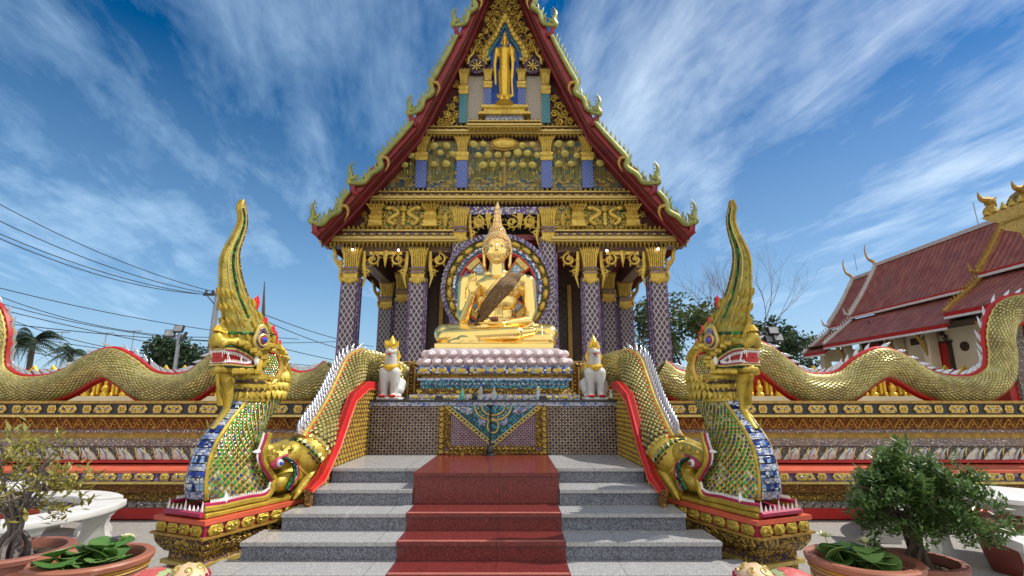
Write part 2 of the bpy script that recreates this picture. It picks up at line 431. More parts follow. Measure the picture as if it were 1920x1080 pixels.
def tiles(name):
    m, n = newmat(name); x, y, z = n.xyz(n.co())
    u = n.m('FRACT', n.m('MULTIPLY', y, 5.2)); v = n.m('FRACT', n.m('MULTIPLY', z, 6.0))
    h = n.m('MULTIPLY', n.m('SINE', n.m('MULTIPLY', u, math.pi)), n.m('SUBTRACT', 1.0, n.m('MULTIPLY', v, .5)))
    g = n.vor(n.comb(n.m('MULTIPLY', y, 5.2), n.m('MULTIPLY', z, 6.0), 0.0), 1, 'F1', 'Color', .2)
    r = n.node('ShaderNodeSeparateColor'); n.put(r.inputs[0], g)
    c = n.mix(r.outputs[0], (.24,.055,.035), (.34,.11,.07)); c = n.mix(n.ramp(n.noise(n.co(), .9, 6, .7), [(.5,(0,0,0)),(.8,(.7,.7,.7))]), c, (.17,.10,.085))
    n.set(col=c, rough=.6); n.bump(h, .8, .06); return m
G['tiles'] = tiles('red_clay_tiles')
# plinth facing: rings of small white beads on a dark ground
def beadgrid(name, bead=(.62,.58,.5), back=(.05,.03,.04), third=(.2,.13,.06), s=26):
    m, n = newmat(name); x, y, z = n.xyz(n.co())
    u = n.m('MULTIPLY', n.m('ADD', x, y), s); v = n.m('MULTIPLY', z, s*1.1)
    def dots(ou, ov, rr):
        a = n.m('SUBTRACT', n.m('FRACT', n.m('ADD', u, ou)), .5); b = n.m('SUBTRACT', n.m('FRACT', n.m('ADD', v, ov)), .5)
        return n.m('SUBTRACT', rr, n.m('SQRT', n.m('ADD', n.m('MULTIPLY', a, a), n.m('MULTIPLY', b, b))))
    d1 = dots(0, 0, .26)
    ring = n.m('ABSOLUTE', n.m('SUBTRACT', n.m('SINE', n.m('MULTIPLY', n.m('ADD', u, v), math.pi*.5)), 0))
    ring2 = n.m('ABSOLUTE', n.m('SINE', n.m('MULTIPLY', n.m('SUBTRACT', u, v), math.pi*.5)))
    rr = n.m('MINIMUM', ring, ring2)
    sel = n.vor(n.comb(u, v, 0.0), 1, 'F1', 'Color', 0.0); r = n.node('ShaderNodeSeparateColor'); n.put(r.inputs[0], sel)
    f = n.m('MULTIPLY', n.ramp(d1, [(0, (0,0,0)), (.05, (1,1,1))]), n.ramp(r.outputs[0], [(0, (.25,.25,.25)), (.45, (.3,.3,.3)), (.6, (1,1,1))]))
    col = n.mix(n.ramp(rr, [(.25, (1,1,1)), (.4, (0,0,0))]), back, third)
    n.set(col=n.mix(f, col, bead), rough=.2, metal=.25); n.bump(n.m('ADD', d1, f), .5, .01); return m
G['beads'] = beadgrid('bead_mosaic')
G['beads_purple'] = beadgrid('purple_bead_mosaic', (.6,.6,.68), (.05,.02,.10), (.28,.16,.05), 40)
G['teal_mosaic'] = mosaic('teal_mirror', [(.01,.08,.11),(.02,.16,.18),(.05,.3,.45),(.01,.05,.08)], 45, .12, .5)
G['white_blue'] = mosaic('white_blue_beads', [(.55,.57,.68),(.12,.18,.5),(.6,.62,.65),(.3,.4,.65)], 45, .15, .3)
G['lace'] = ornate('brown_lace', gold=(.44,.29,.14), back=(.17,.085,.035), scale=34, metal=.0, rough=.75, cover=.5)
G['bark'] = plain('bark', (.09,.065,.045), .9, 0, .3, 14, .8, 25)
G['bark_grey'] = plain('grey_bark', (.20,.17,.16), .9, 0, .3, 14, .8, 40)
G['leaf'] = leafmat('tree_leaf', (.03,.06,.012), (.09,.13,.03))
G['leaf_dark'] = leafmat('dark_leaf', (.012,.03,.012), (.04,.075,.025))
G['leaf_gloss'] = leafmat('glossy_leaf', (.03,.07,.015), (.12,.20,.05), .38, .25)
G['leaf_dry'] = leafmat('olive_leaf', (.12,.13,.025), (.34,.30,.07), .45, .3)
G['pad'] = leafmat('lily_pad', (.05,.15,.03), (.20,.34,.09), .4, .2, True)
G['palm'] = leafmat('palm_leaf', (.015,.03,.018), (.04,.06,.03))
G['water'] = plain('dark_pot_water', (.01,.015,.01), .05)
# ------------------------------------------------------------ world, sun
SUN_EL, SUN_AZ = R(52), R(84)     # azimuth clockwise from +Y: sun to the right, almost in the plane of the temple front
SC.view_settings.view_transform = 'Standard'; SC.view_settings.look = 'None'; SC.view_settings.gamma = 1
SC.view_settings.exposure = 0.74
w = bpy.data.worlds.new('World'); SC.world = w; w.use_nodes = True
class WN(N):
    def __init__(s, wd):
        s.nt = wd.node_tree; s.ns = s.nt.nodes; s.L = s.nt.links; s._co = {}
        for q in list(s.ns): s.ns.remove(q)
        s.out = s.ns.new('ShaderNodeOutputWorld'); s.bg = s.ns.new('ShaderNodeBackground'); s.L.new(s.bg.outputs[0], s.out.inputs[0])
wn = WN(w)
sky = wn.node('ShaderNodeTexSky', sky_type='NISHITA'); sky.sun_disc = False
sky.sun_elevation = SUN_EL; sky.sun_rotation = SUN_AZ; sky.altitude = 0; sky.air_density = 1.0; sky.dust_density = .6; sky.ozone_density = 3.5
hs = wn.node('ShaderNodeHueSaturation'); hs.inputs['Saturation'].default_value = 1.65; hs.inputs['Value'].default_value = .58
wn.L.new(sky.outputs[0], hs.inputs['Color'])
d = wn.co('Generated'); x, y, z = wn.xyz(d)
zz = wn.m('MAXIMUM', z, .03)
# cirrus lying on a plane overhead, combed along the viewing direction
u = wn.m('DIVIDE', x, wn.m('ADD', zz, .12)); v = wn.m('DIVIDE', y, wn.m('ADD', zz, .12))
ang = R(-14)
ur = wn.m('SUBTRACT', wn.m('MULTIPLY', u, math.cos(ang)), wn.m('MULTIPLY', v, math.sin(ang)))
vr = wn.m('ADD', wn.m('MULTIPLY', u, math.sin(ang)), wn.m('MULTIPLY', v, math.cos(ang)))
big = wn.noise(wn.comb(wn.m('MULTIPLY', ur, .9), wn.m('MULTIPLY', vr, .46), 25.4), 1.1, 6, .6, .35)
fine = wn.noise(wn.comb(wn.m('MULTIPLY', ur, 1.9), wn.m('MULTIPLY', vr, .6), 9.1), 3.0, 10, .66, .35)
cl = wn.m('ADD', wn.m('MULTIPLY',big, .74), wn.m("MULTIPLY", fine, .26))
cf = wn.ramp(cl, [(.40, (.0,)*3), (.48, (.26,)*3), (.58, (.66,)*3), (.70, (.95,)*3)])
glow = wn.m('POWER', wn.m('MAXIMUM', wn.m('ADD', wn.m('ADD', wn.m('MULTIPLY', x, math.sin(R(50))*math.cos(R(45))), wn.m('MULTIPLY', y, math.cos(R(50))*math.cos(R(45)))), wn.m('MULTIPLY', z, math.sin(R(45)))), 0), 6)
cc = wn.mix(glow, (3.2, 4.7, 6.4), (7.0, 7.6, 8.2))
# unseen bright cloud bank added behind the camera to fill the shaded front
behind = wn.ramp(wn.m('MULTIPLY', y, -1), [(.0, (0,0,0)), (.45, (1,1,1))])
cc = wn.mix(behind, cc, (8.2, 7.9, 7.3))
low = wn.ramp(z, [(0, (.9,)*3), (.12, (.66,)*3), (.3, (.32,)*3), (.55, (0,0,0))])
cf2 = wn.m('MAXIMUM', wn.m('MAXIMUM', cf, wn.m('MULTIPLY', low, .8)), wn.m('MULTIPLY', behind, .85))
mixn = wn.mix(cf2, hs.outputs[0], cc)
wn.L.new(mixn, wn.bg.inputs[0]); wn.bg.inputs[1].default_value = .1
sl = bpy.data.lights.new('sun', 'SUN'); sl.energy = 3.0; sl.angle = R(.5); sl.color = (1, .94, .84)
so = bpy.data.objects.new('sun', sl); COL.objects.link(so)
sd = Vector((math.sin(SUN_AZ)*math.cos(SUN_EL), math.cos(SUN_AZ)*math.cos(SUN_EL), math.sin(SUN_EL)))
so.rotation_euler = sd.to_track_quat('Z', 'Y').to_euler(); so.location = (10, 10, 20)
# ------------------------------------------------------------ ground
mb = MB(); mb.box(-400, 400, -60, 900, -.3, 0); struct(obj('ground', mb, G['ground'], loc=(0,0,0)))
# ------------------------------------------------------------ stairs (grey granite with a red granite middle)
nos = [(5.40,.84,1.585),(5.00,.70,1.66),(4.67,.56,1.74),(4.33,.42,1.90),(4.01,.28,2.05),(3.69,.14,2.2)]
RW = .67
stairs = thing('staircase', 'grey granite steps rising to the altar wall between two serpents', 'stairs', (0,5,0))
for i, (D, z, hw) in enumerate(nos):
    back = 6.74 if i == 0 else nos[i-1][0]+.06
    xr = .69 if i < 2 else RW
    for s in (-1, 1):
        m = MB(); a, b = sorted((s*xr, s*hw))
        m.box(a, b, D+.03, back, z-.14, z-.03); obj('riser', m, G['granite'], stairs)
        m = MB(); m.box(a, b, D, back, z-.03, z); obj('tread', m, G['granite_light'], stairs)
    if i == 0:
        m = MB(); m.box(-.69, .69, 5.085, 6.74, .5, .812); obj('riser', m, G['granite_red'], stairs, label='tall red granite riser below the landing')
        m = MB(); m.box(-.69, .69, 5.06, 6.74, .812, .842); obj('tread', m, G['granite_red'], stairs, label='polished red granite landing strip')
    elif i >= 2:
        m = MB(); m.box(-RW, RW, D+.028, back, z-.14, z-.028); obj('riser', m, G['granite_red'], stairs, label='red granite riser')
        m = MB(); m.box(-RW, RW, D-.002, back, z-.028, z+.002); obj('tread', m, G['granite_red'], stairs, label='red granite tread')
        m = MB(); m.box(-RW+.01, RW-.01, D+.012, D+.05, z+.002, z+.005); obj('reflection_strip', m, G['edge_reflection'], stairs)  # pale strip paints a light reflection onto the front of the tread
# ------------------------------------------------------------ ornament helpers
def XZ(Y):                       # 2d ornament plane facing the viewer: a=x, b=z, d=relief towards the viewer
    return lambda a, b, d: (a, Y-d, b)
def teeth_row(mb, x0, x1, z, h, Y, n, th=.05, up=False, sideY=None):
    w_ = (x1-x0)/n; s_ = 1 if up else -1
    for i in range(n):
        a = x0+i*w_; c = a+w_/2
        mb.add([(a+.04*w_, Y-th*.6, z), (a+.96*w_, Y-th*.6, z), (c, Y-th*.9, z+s_*h), (c, Y-th*1.6, z+s_*h*.3), (a+.04*w_, Y, z), (a+.96*w_, Y, z), (c, Y, z+s_*h*.9)],
            [(0,1,3),(1,2,3),(2,0,3),(0,4,6,2),(1,5,6,2),(0,1,5,4)])
def lozenge_row(mb, x0, x1, z0, z1, Y, step, th=.02):
    n = max(1, round((x1-x0)/step)); st = (x1-x0)/n; zc = (z0+z1)/2; h = (z1-z0)/2*.84
    for i in range(n):
        c = x0+(i+.5)*st
        for cx_, hw in ((c-st*.22, st*.265), (c+st*.32, st*.13)):
            pts = [(cx_-hw, zc), (cx_-hw*.72, zc+h), (cx_+hw*.72, zc+h), (cx_+hw, zc), (cx_+hw*.72, zc-h), (cx_-hw*.72, zc-h)]
            mb.prism(pts, XZ(Y), 0, th, h*.22)
def petal_row(mb, x0, x1, z0, z1, Y, step, th=.03, lean=0.0):
    n = max(1, round((x1-x0)/step)); st = (x1-x0)/n
    for i in range(n):
        c = x0+(i+.5)*st; pts = []
        for k in range(9):
            t = k/8; ww = st*.47*math.sin(math.pi*(1-t)**.75*.5+.0) if t > 0 else st*.47
            pts.append((c-ww+lean*st*t, z0+(z1-z0)*t))
        pts += [(2*(c+lean*st*(1-k/8))-p[0], p[1]) for k, p in enumerate(reversed(pts[:-1]))]
        mb.prism(pts, XZ(Y), 0, th, st*.07)
def scroll(mb, fn, cx, cz, r, turns=1.4, d=1, a0=0, rad=.02, leaves=True, n=22):
    P = []
    for k in range(n):
        t = k/(n-1); a = a0+d*t*turns*2*math.pi; q = r*(1-t*.86)
        P.append(fn(cx+q*math.cos(a), cz+q*math.sin(a), rad*.7))
    mb.tube(P, [rad*(.75+.6*(k/(n-1))) for k in range(n)], 5)
    if leaves:
        m_ = max(5, int(r/rad*1.1))
        for k in range(m_):
            a = a0+d*k/m_*2*math.pi*.9; q = r*(1-.25*k/m_)
            p0 = fn(cx+q*math.cos(a), cz+q*math.sin(a), rad*.8)
            p1 = fn(cx+(q+rad*2.6)*math.cos(a+d*.28), cz+(q+rad*2.6)*math.sin(a+d*.28), rad*.4)
            mb.tube([p0, p1], [rad*1.05, rad*.1], 4)
def scroll_field(mb, fn, inside, bbox, r, rad, seed=1):
    rnd = random.Random(seed); x0, x1, z0, z1 = bbox; z = z0+r*.8; row = 0
    while z < z1:
        x = x0+(r if row % 2 else 0)
        while x < x1:
            if inside(x, z): scroll(mb, fn, x, z, r*rnd.uniform(.85, 1.05), 1.5, rnd.choice((-1, 1)), rnd.uniform(0, 6.3), rad)
            x += r*2.15
        z += r*1.85; row += 1
def ornament_panel(x0, x1, z0, z1, Y, name, parent, back, gold, seed=0, r=None, rad=.02):
    m = MB(); m.box(x0, x1, Y-.02, Y+.03, z0, z1); obj(name, m, back, parent)
# ------------------------------------------------------------ altar wall with its panel
AY = 6.74
aw = thing('altar_wall', 'low mosaic faced wall carrying the seated statue above the stair landing', 'wall', (0,AY,.84))
m = MB(); m.box(-1.66, 1.66, AY, AY+.35, .84, 1.488)
obj('wall_face', m, G['beads'], aw)
m = MB()
for s in (-1, 1):
    m.box(*sorted((s*1.66, s*1.60)), AY-.015, AY+.02, .84, 1.488)
obj('edge_trim', m, G['gold_dull'], aw)
m = MB(); m.box(-1.70, 1.70, AY-.07, AY+.5, 1.49, 1.517); obj('shelf', m, G['black'], aw, label='dark shelf slab on top of the wall')
m = MB(); m.box(-1.66, 1.66, AY-.02, AY+.02, 1.44, 1.488); obj('top_band', m, G['white_blue'], aw)
fn = XZ(AY-.01)
m = MB(); m.prism([(-.70,.845),(.70,.845),(.70,1.445),(-.70,1.445)], fn, 0, .02); obj('panel_back', m, G['beads_purple'], aw)
m = MB(); m.prism([(-.66,1.44),(.66,1.44),(0,.94)], XZ(AY-.032), 0, .006); obj('teal_triangle', m, G['teal_mosaic'], aw)
m = MB()
for s in (-1, 1):
    m.box(*sorted((s*.70, s*.62)), AY-.06, AY-.025, .845, 1.445); m.box(*sorted((s*.615, s*.545)), AY-.05, AY-.025, .93, 1.445)
m.box(-.62, .62, AY-.06, AY-.025, .845, .885); m.box(-.545, .545, AY-.05, AY-.025, .888, .945)
obj('panel_frame', m, G['carved_small'], aw)
m = MB()
for s in (-1, 1):                                     # twisted leaf border and bead courses
    for k in range(9): scroll(m, XZ(AY-.06), s*.66, .88+k*.066, .026, 1.2, s, 1.2, .007, False, 10)
    for k in range(15):
        t = (k+.5)/15; m.ball((s*lerp(.60, .02, t), AY-.055, lerp(1.43, .965, t)), .017, 8, 6)
    P = [(s*.635, AY-.05, 1.44), (s*.0, AY-.05, .93)]; m.tube(P, .008, 6)
    P = [(s*.57, AY-.05, 1.44), (s*.0, AY-.05, .985)]; m.tube(P, .008, 6)
for k in range(20): m.ball((-.52+k*.0547, AY-.055, .915), .013, 8, 6)
for q in (.235, .15): m.tube([(q*math.cos(a), AY-.05, 1.44-q*math.sin(a)*.78) for a in [math.pi*j/20 for j in range(21)]], .012, 6)
for k in range(9):
    a = math.pi*(k+.5)/9; m.ball((.193*math.cos(a), AY-.05, 1.435-.15*math.sin(a)), .014, 8, 6)
m.tube([(.07*math.sin(a)*1.0, AY-.05, 1.19+.085*math.cos(a)) for a in [2*math.pi*j/20 for j in range(21)]], .01, 6)
obj('bead_course', m, G['gold_pale'], aw)
m = MB()
for s in (-1, 1):
    m.prism([(s*.30,1.43),(s*.52,1.43),(s*.33,1.33),(s*.24,1.35)], XZ(AY-.04), 0, .012, .004)
    m.prism([(s*.10,1.27),(s*.20,1.30),(s*.17,1.20),(s*.10,1.19)], XZ(AY-.04), 0, .012, .004)
obj('mirror_inlay', m, G['white_blue'], aw)
# ------------------------------------------------------------ terrace walls left and right
def gems(x0, x1, zc, Y, step, t):
    n = max(1, round((x1-x0)/step)); st = (x1-x0)/n; m = MB(); m2 = MB()
    for i in range(n):
        c = x0+(i+.5)*st-st*.22
        for dx in (-.055, .055): m.ball((c+dx, Y-.004, zc), (.026,.014,.014), 7, 5)
        for k in range(7): m2.ball((c-.11+k*.036, Y-.006, zc+.026*(1 if k % 2 else -1)), (.017,.014,.012), 6, 4)
        for k in range(4): m2.ball((x0+(i+.5)*st+st*.32+.028*math.cos(k*1.57+.78), Y-.006, zc+.024*math.sin(k*1.57+.78)), (.018,.014,.016), 6, 4)
    obj('gem_stud', m, G['blue_glass'], t); obj('floral_relief', m2, G['gold'], t)
def terrace(side, lab):
    MIR[0] = side > 0
    XA, XB = -13.0, -1.75
    t = thing('terrace_wall', lab, 'wall', (-4,7.4,0))
    UY, LY = 7.75, 7.12
    z = lambda y, Y: zat(y, Y)
    def strip(name, y0, y1, Y, mat, back=.4):
        mm = MB(); mm.box(XA, XB, Y, Y+back, z(y1, Y), z(y0, Y)); return obj(name, mm, mat, t)
    strip('coping', 751.5, 756.5, UY-.22, G['gold_dull'], 1.2)
    strip('frieze_band', 757, 777, UY-.17, G['black'])
    mm = MB(); lozenge_row(mm, XA, XB, z(776, UY-.19), z(758, UY-.19), UY-.17, .5); obj('lozenge_relief', mm, G['gold_worked'], t); gems(XA, XB, (z(776, UY-.19)+z(758, UY-.19))/2, UY-.19, .5, t)
    strip('fillet', 777.5, 782, UY-.20, G['gold_pale'])
    strip('diamond_band', 782.5, 804, UY-.12, G['carved_red'])
    mm = MB(); Y = UY-.12; h0, h1 = z(803, Y), z(785, Y); n_ = 64; st = (XB-XA)/n_
    for i in range(n_):
        c = XA+(i+.5)*st
        for s in (-1, 1): mm.tube([(c+s*st*.45, Y, h0), (c, Y-.02, h1)], .012, 4)
        mm.ball((c, Y-.01, (h0*.6+h1*.4)), .016, 6, 4)
    obj('chevron_relief', mm, G['gold_dull'], t)
    strip('bead_band', 804.5, 811, UY-.09, G['carved_silver'])
    strip('recess', 811, 822, UY-.03, G['gold_dull'])
    strip('silver_band', 822.5, 836, UY-.10, G['carved_silver'])
    strip('petal_ground', 836, 862, UY-.06, G['carved_silver'])
    mm = MB(); Y = UY-.08; petal_row(mm, XA, XB, z(862, Y), z(838, Y), Y, .26, .05, -.35); obj('petal_relief', mm, G['silver_leaf'], t)
    mm = MB()
    for i in range(42):
        c = XA+(i+.5)*(XB-XA)/42; mm.tube([(c+.06, Y-.05, z(860, Y)), (c+.03, Y-.06, z(850, Y)), (c-.05, Y-.05, z(840, Y))], [.02, .022, .008], 5)
    obj('petal_rib', mm, G['silver'], t)
    mm = MB()
    for i in range(84):
        c = XA+(i+.5)*(XB-XA)/84; mm.tube([(c-.035, Y-.02, z(861, Y)), (c+.01, Y-.045, z(852, Y)), (c-.0, Y-.045, z(845, Y)), (c-.045, Y-.02, z(839, Y))], [.008,.01,.01,.006], 4)
    obj('petal_vein', mm, G['gold_pale'], t)
    strip('bead_line', 862.5, 868, UY-.16, G['red'])
    zt = z(882.5, LY-.15)
    mm = MB(); mm.box(XA, XB, LY-.15, UY+.3, zt-.03, zt); obj('ledge', mm, G['red_orange'], t, label='sloping red ledge with sunlit orange put into its colour')  # orange red puts the sunlit look of the red top into the colour
    strip('frieze_band', 885, 903, LY-.13, G['purple'], .6)
    mm = MB(); lozenge_row(mm, XA, XB, z(902.5, LY-.15), z(885.5, LY-.15), LY-.13, .48); obj('lozenge_relief', mm, G['gold_worked'], t); gems(XA, XB, (z(902.5, LY-.15)+z(885.5, LY-.15))/2, LY-.15, .48, t)
    strip('fillet', 903.5, 908, LY-.15, G['gold_pale'], .6)
    strip('diamond_band', 908.5, 924, LY-.08, G['carved_red'], .6)
    strip('bead_band', 924.5, 939, LY-.04, G['carved_small'], .6)
    strip('petal_ground', 939.5, 953, LY-.03, G['carved_silver'], .6)
    mm = MB(); Y = LY-.05; petal_row(mm, XA, XB, z(953, Y), z(940, Y), Y, .12, .03, -.35); obj('petal_relief', mm, G['carved_silver'], t)
    strip('base_course', 954, 973.5, LY-.12, G['red'], .6)
    mm = MB(); mm.box(XA, XB, UY+.25, UY+3.2, .02, 1.46); obj('core', mm, G['cream'], t)
    MIR[0] = False
terrace(-1, 'long gilded and mirrored terrace wall with a red ledge, left of the stairs')
terrace(1, 'long gilded and mirrored terrace wall with a red ledge, right of the stairs')
m = MB(); m.box(-30, 30, 8.0, 60, -.02, 1.465); m.box(-1.9, 1.9, 7.0, 8.01, .5, 1.463); struct(obj('temple_platform', m, G['granite_light'], loc=(0, 20, 0)), 'raised paved terrace the temple stands on')
# stair side walls with red coping band
def sidewall(side, lab):
    MIR[0] = side > 0
    t = thing('stair_wall', lab, 'wall', (-1.65, 6, .8))
    X = -1.60
    q = lambda px, py: (lambda p: (p.y, p.z))(ptx(px, py, X))
    top = [q(581,917), q(605,890), q(632,826), q(650,775), q(664,738), (6.6, q(677,713)[1]), (7.0, q(677,713)[1])]
    poly = [(4.95,.5)]+top+[(7.0,.84),(5.3,.5)]
    m = MB(); m.prism(poly, lambda a, b, d: (X+d, a, b), -.05, 0); obj('lattice_face', m, G['carved_red'], t)
    m = MB()
    for (a, b), (c, e) in zip(top[:-1], top[1:]): pass
    st = .075
    for i in range(60):
        for j in range(26):
            a = 4.9+i*st/1.5; b = .6+j*.052
            ztop = None
            for (a0, b0), (a1, b1) in zip(top[:-1], top[1:]):
                if a0 <= a <= a1: ztop = b0+(b1-b0)*(a-a0)/max(a1-a0, 1e-6)
            zb = .56 if a < 5.0 else .70 if a < 5.4 else .84
            if ztop and zb < b < ztop-.1 and (i+j) % 2 == 0: m.ball((X+.005, a, b), (.014, .026, .022), 6, 4)
    obj('stud_relief', m, G['gold'], t)
    m = MB(); in_ = []
    for k, (a, b) in enumerate(top):
        p0 = Vector(top[max(k-1, 0)]); p1 = Vector(top[min(k+1, len(top)-1)]); tt = (p1-p0).normalized(); nn = Vector((tt.y, -tt.x))
        wd_ = (.03, .07)[k] if k < 2 else .10
        in_.append((a+nn.x*wd_, b+nn.y*wd_))
    m.prism([tuple(v) for v in top]+in_[::-1], lambda a, b, d: (X+d, a, b), -.06, .02, 0); obj('coping_band', m, G['red_bright'], t, label='bright red band along the top of the wall')
    m = MB(); m.tube([(X+.022, a, b) for a, b in in_], .008, 6); obj('edge_bead', m, G['red_orange'], t)
    MIR[0] = False
sidewall(-1, 'stepped gilt lattice side wall with red band, left of the stairs')
sidewall(1, 'stepped gilt lattice side wall with red band, right of the stairs')
# ------------------------------------------------------------ temple
TY, BY = 15.0, 13.9
def hx(px, py, Y=TY):                    # half width of a symmetrical pair from its left member's pixel
    return abs(pt(px, py, Y).x)
tz = lambda y: zat(y, TY)
temple = thing('temple', 'ornate gilded temple with steep pointed gable and red eaves behind the seated statue', 'temple', (0, TY, 1.46))
ORIG_T = ORIG['temple']
# floor / base
m = MB(); m.box(-5.4, 5.4, 14.0, 36, 1.45, 1.62); m.box(-5.15, 5.15, 14.3, 36, 1.62, 1.85); obj('base', m, G['carved_red'], temple)
# columns
ZC0 = 1.85
def column(x, Y, ztop, ww, name='column', side=True, capz=None, y2=None, dim=False):
    cap_h = .95*(1 if capz is None else capz)
    zc = ztop-cap_h
    m = MB(); h = ww/2
    m.box(x-h, x+h, Y-h, Y+h, ZC0, zc); c = obj(name, m, G['lattice_white'], temple)
    m = MB()
    for s in (-1, 1): m.box(*sorted((x+s*h, x+s*(h+.055))), Y-h+.06, Y+h-.06, ZC0, zc+.02); m.box(*sorted((x+s*(h+.055), x+s*(h+.1))), Y-h+.13, Y+h-.13, ZC0, zc+.02)
    o = obj('side_pilaster', m, G['purple'], c)
    if name == 'column':
        m = MB(); hh = h+.02
        m.sqlathe([(hh+.02,hh+.02,ZC0),(hh+.05,hh+.05,ZC0+.1),(hh+.02,hh+.02,ZC0+.14),(hh+.07,hh+.07,ZC0+.3)], (x,Y)); obj('foot', m, G['carved'], c)
    # lotus capital
    m = MB(); k = cap_h
    m.sqlathe([(h+.03,h+.03,zc-.10),(h+.05,h+.05,zc-.02),(h+.0,h+.0,zc),(h+.01,h+.01,zc+.12*k),(h+.04,h+.04,zc+.15*k),(h+.04,h+.04,zc+.19*k),(h+.0,h+.0,zc+.21*k),(h+.0,h+.0,zc+.26*k),(h+.05,h+.05,zc+.28*k),(h+.05,h+.05,zc+.32*k),
               (h-.04,h-.04,zc+.34*k),(h-.03,h-.03,zc+.6*k),(h-.01,h-.01,zc+.78*k),(h+.04,h+.04,zc+.9*k),(h+.04,h+.04,zc+.93*k),(h,h,zc+.96*k)], (x,Y))
    n_ = 7
    for face in range(4):
        for i in range(n_):
            t = (i+.5)/n_*2-1; 
            dx, dy = [(0,-1),(1,0),(0,1),(-1,0)][face]; px_, py_ = [(1,0),(0,1),(-1,0),(0,-1)][face]
            b0 = Vector((x+dx*(h-.01)+px_*t*h, Y+dy*(h-.01)+py_*t*h, zc+.36*k)); b1 = Vector((x+dx*(h+.02)+px_*t*h, Y+dy*(h+.02)+py_*t*h, zc+.72*k))
            b2 = Vector((x+dx*(h+.06)+px_*t*(h+.03), Y+dy*(h+.06)+py_*t*(h+.03), zc+.9*k)); b3 = Vector((x+dx*(h+.11)+px_*t*(h+.07), Y+dy*(h+.11)+py_*t*(h+.07), zc+1.0*k))
            m.tube([b0, b1, b2, b3], [.022,.028,.04,.006], 5)
            e0 = Vector((x+dx*(h+.02)+px_*t*h, Y+dy*(h+.02)+py_*t*h, zc-.02)); e1 = e0+Vector((dx*.02, dy*.02, -.22*(1-abs(t)*.5)))
            m.tube([e0, (e0+e1)/2, e1], [.03,.035,.004], 5)
    obj('capital', m, G['gold'], c)
    m = MB()
    for zz2, hh2 in ((.17, .052), (.235, .012), (.30, .062), (.345, .0)): m.box(x-h-hh2, x+h+hh2, Y-h-hh2, Y+h+hh2, zc+zz2*k-.012, zc+zz2*k+.014)
    obj('capital_ring', m, G['purple'], c); return c
ZL = tz(466)                              # underside of the lower cornice
XO, XM, XI = 4.66, 2.62, 1.36
for s in (-1, 1):
    column(s*XO, TY+.1, ZL, .42); column(s*XM, TY+.1, ZL, .38)
    column(s*XI, TY+.05, tz(392), .36)
    for Y in (19.6, 24, 28.5): column(s*XO, Y, ZL, .44)
    column(s*3.75, 18.2, ZL, .4)
# hall body with doors inside the porch
m = MB(); m.box(-3.6, 3.6, 18.6, 33, ZC0, ZL+1.2); obj('inner_wall', m, G['brown'], temple)
m = MB()
for s in (-1, 1): m.box(*sorted((s*1.1, s*2.3)), 18.52, 18.6, ZC0, 5.6)
m.box(-.9, .9, 18.5, 18.6, ZC0, 6.3); objs('door_panel', m, G['lattice_dark'], temple, (-.95,.95))
m = MB()
for s in (-1, 1):
    for x0 in (1.02, 2.3): m.box(*sorted((s*x0, s*(x0+.14))), 18.42, 18.55, ZC0, 5.7)
    for x0 in (2.9, 3.35): m.box(*sorted((s*x0, s*(x0+.16))), 18.42, 18.6, ZC0, 5.9)
objs('door_frame', m, G['gold_dull'], temple, (-3.3,-2.7,-1.7,0,1.7,2.7,3.3))
m = MB()
for s in (-1, 1):
    m.sqlathe([(.2,.2,ZC0),(.28,.28,ZC0+.2),(.18,.18,ZC0+.4),(.3,.3,ZC0+.6),(.3,.3,ZC0+.75),(.16,.16,ZC0+.8),(.14,.14,ZC0+1.1)], (s*1.72, 18.0))
objs('door_pedestal', m, G['gold_dull'], temple)
# ---- cornices
def cornice(x0, x1, zt, zb, Y, proj=.0, k=1):
    h = zt-zb
    c = MB(); c.box(x0, x1, Y-.02-proj, Y+.5, zb+h*.2, zt-h*.15); o = obj('cornice', c, G['purple'], temple)
    m = MB(); zg0, zg1 = zb+.27*h, zb+.50*h
    m.loft([[Vector((x, Y+.02-proj, zg0)), Vector((x, Y-.16-proj, zg0+.01)), Vector((x, Y-.17-proj, zg0+.3*(zg1-zg0))), Vector((x, Y-.24-proj, zg0+.4*(zg1-zg0))), Vector((x, Y-.25-proj, zg1-.02)), Vector((x, Y-.18-proj, zg1)), Vector((x, Y+.02-proj, zg1))] for x in (x0-.04, x1+.04)])
    m.box(x0-.02, x1+.02, Y-.13-proj, Y, zb+.74*h, zb+.80*h)
    obj('moulding', m, G['gold_worked'], o)
    m = MB(); n_ = max(2, round((x1-x0)/.125)); teeth_row(m, x0, x1, zg0, .25*h, Y-.08-proj, n_, .08)
    obj('pendant_row', m, G['gold'], o); m = MB()
    n2 = max(2, round((x1-x0)/.15)); teeth_row(m, x0, x1, zb+.80*h, .2*h, Y-.04-proj, n2, .06, True)
    obj('leaf_row', m, G['gold'], o)
    m = MB(); n_ = max(2, round((x1-x0)/.27)); st = (x1-x0)/n_
    for i in range(n_):
        c_ = x0+(i+.5)*st; m.ball((c_, Y-.05-proj, zb+.63*h), (st*.34, .05, h*.055), 8, 5); m.ball((c_+st/2, Y-.05-proj, zb+.63*h), (st*.08, .04, h*.04), 6, 4)
    obj('bead_chain', m, G['gold_pale'], o); return o
z1, z0 = tz(424), tz(468)
for s in (-1, 1): a, b = sorted((s*hx(604,450), s*(XI+.12))); cornice(a, b, z1, z0, TY)
zA, zB = tz(354), tz(389); XC2 = hx(672, 372); cornice(-XC2, XC2, zA, zB, TY)
zC, zD = tz(234), tz(264); XC3 = hx(783, 250); cornice(-XC3, XC3, zC, zD, TY)
# projecting centre of the upper cornice
cornice(-hx(880,240), hx(880,240), tz(231), tz(258), TY, .22)
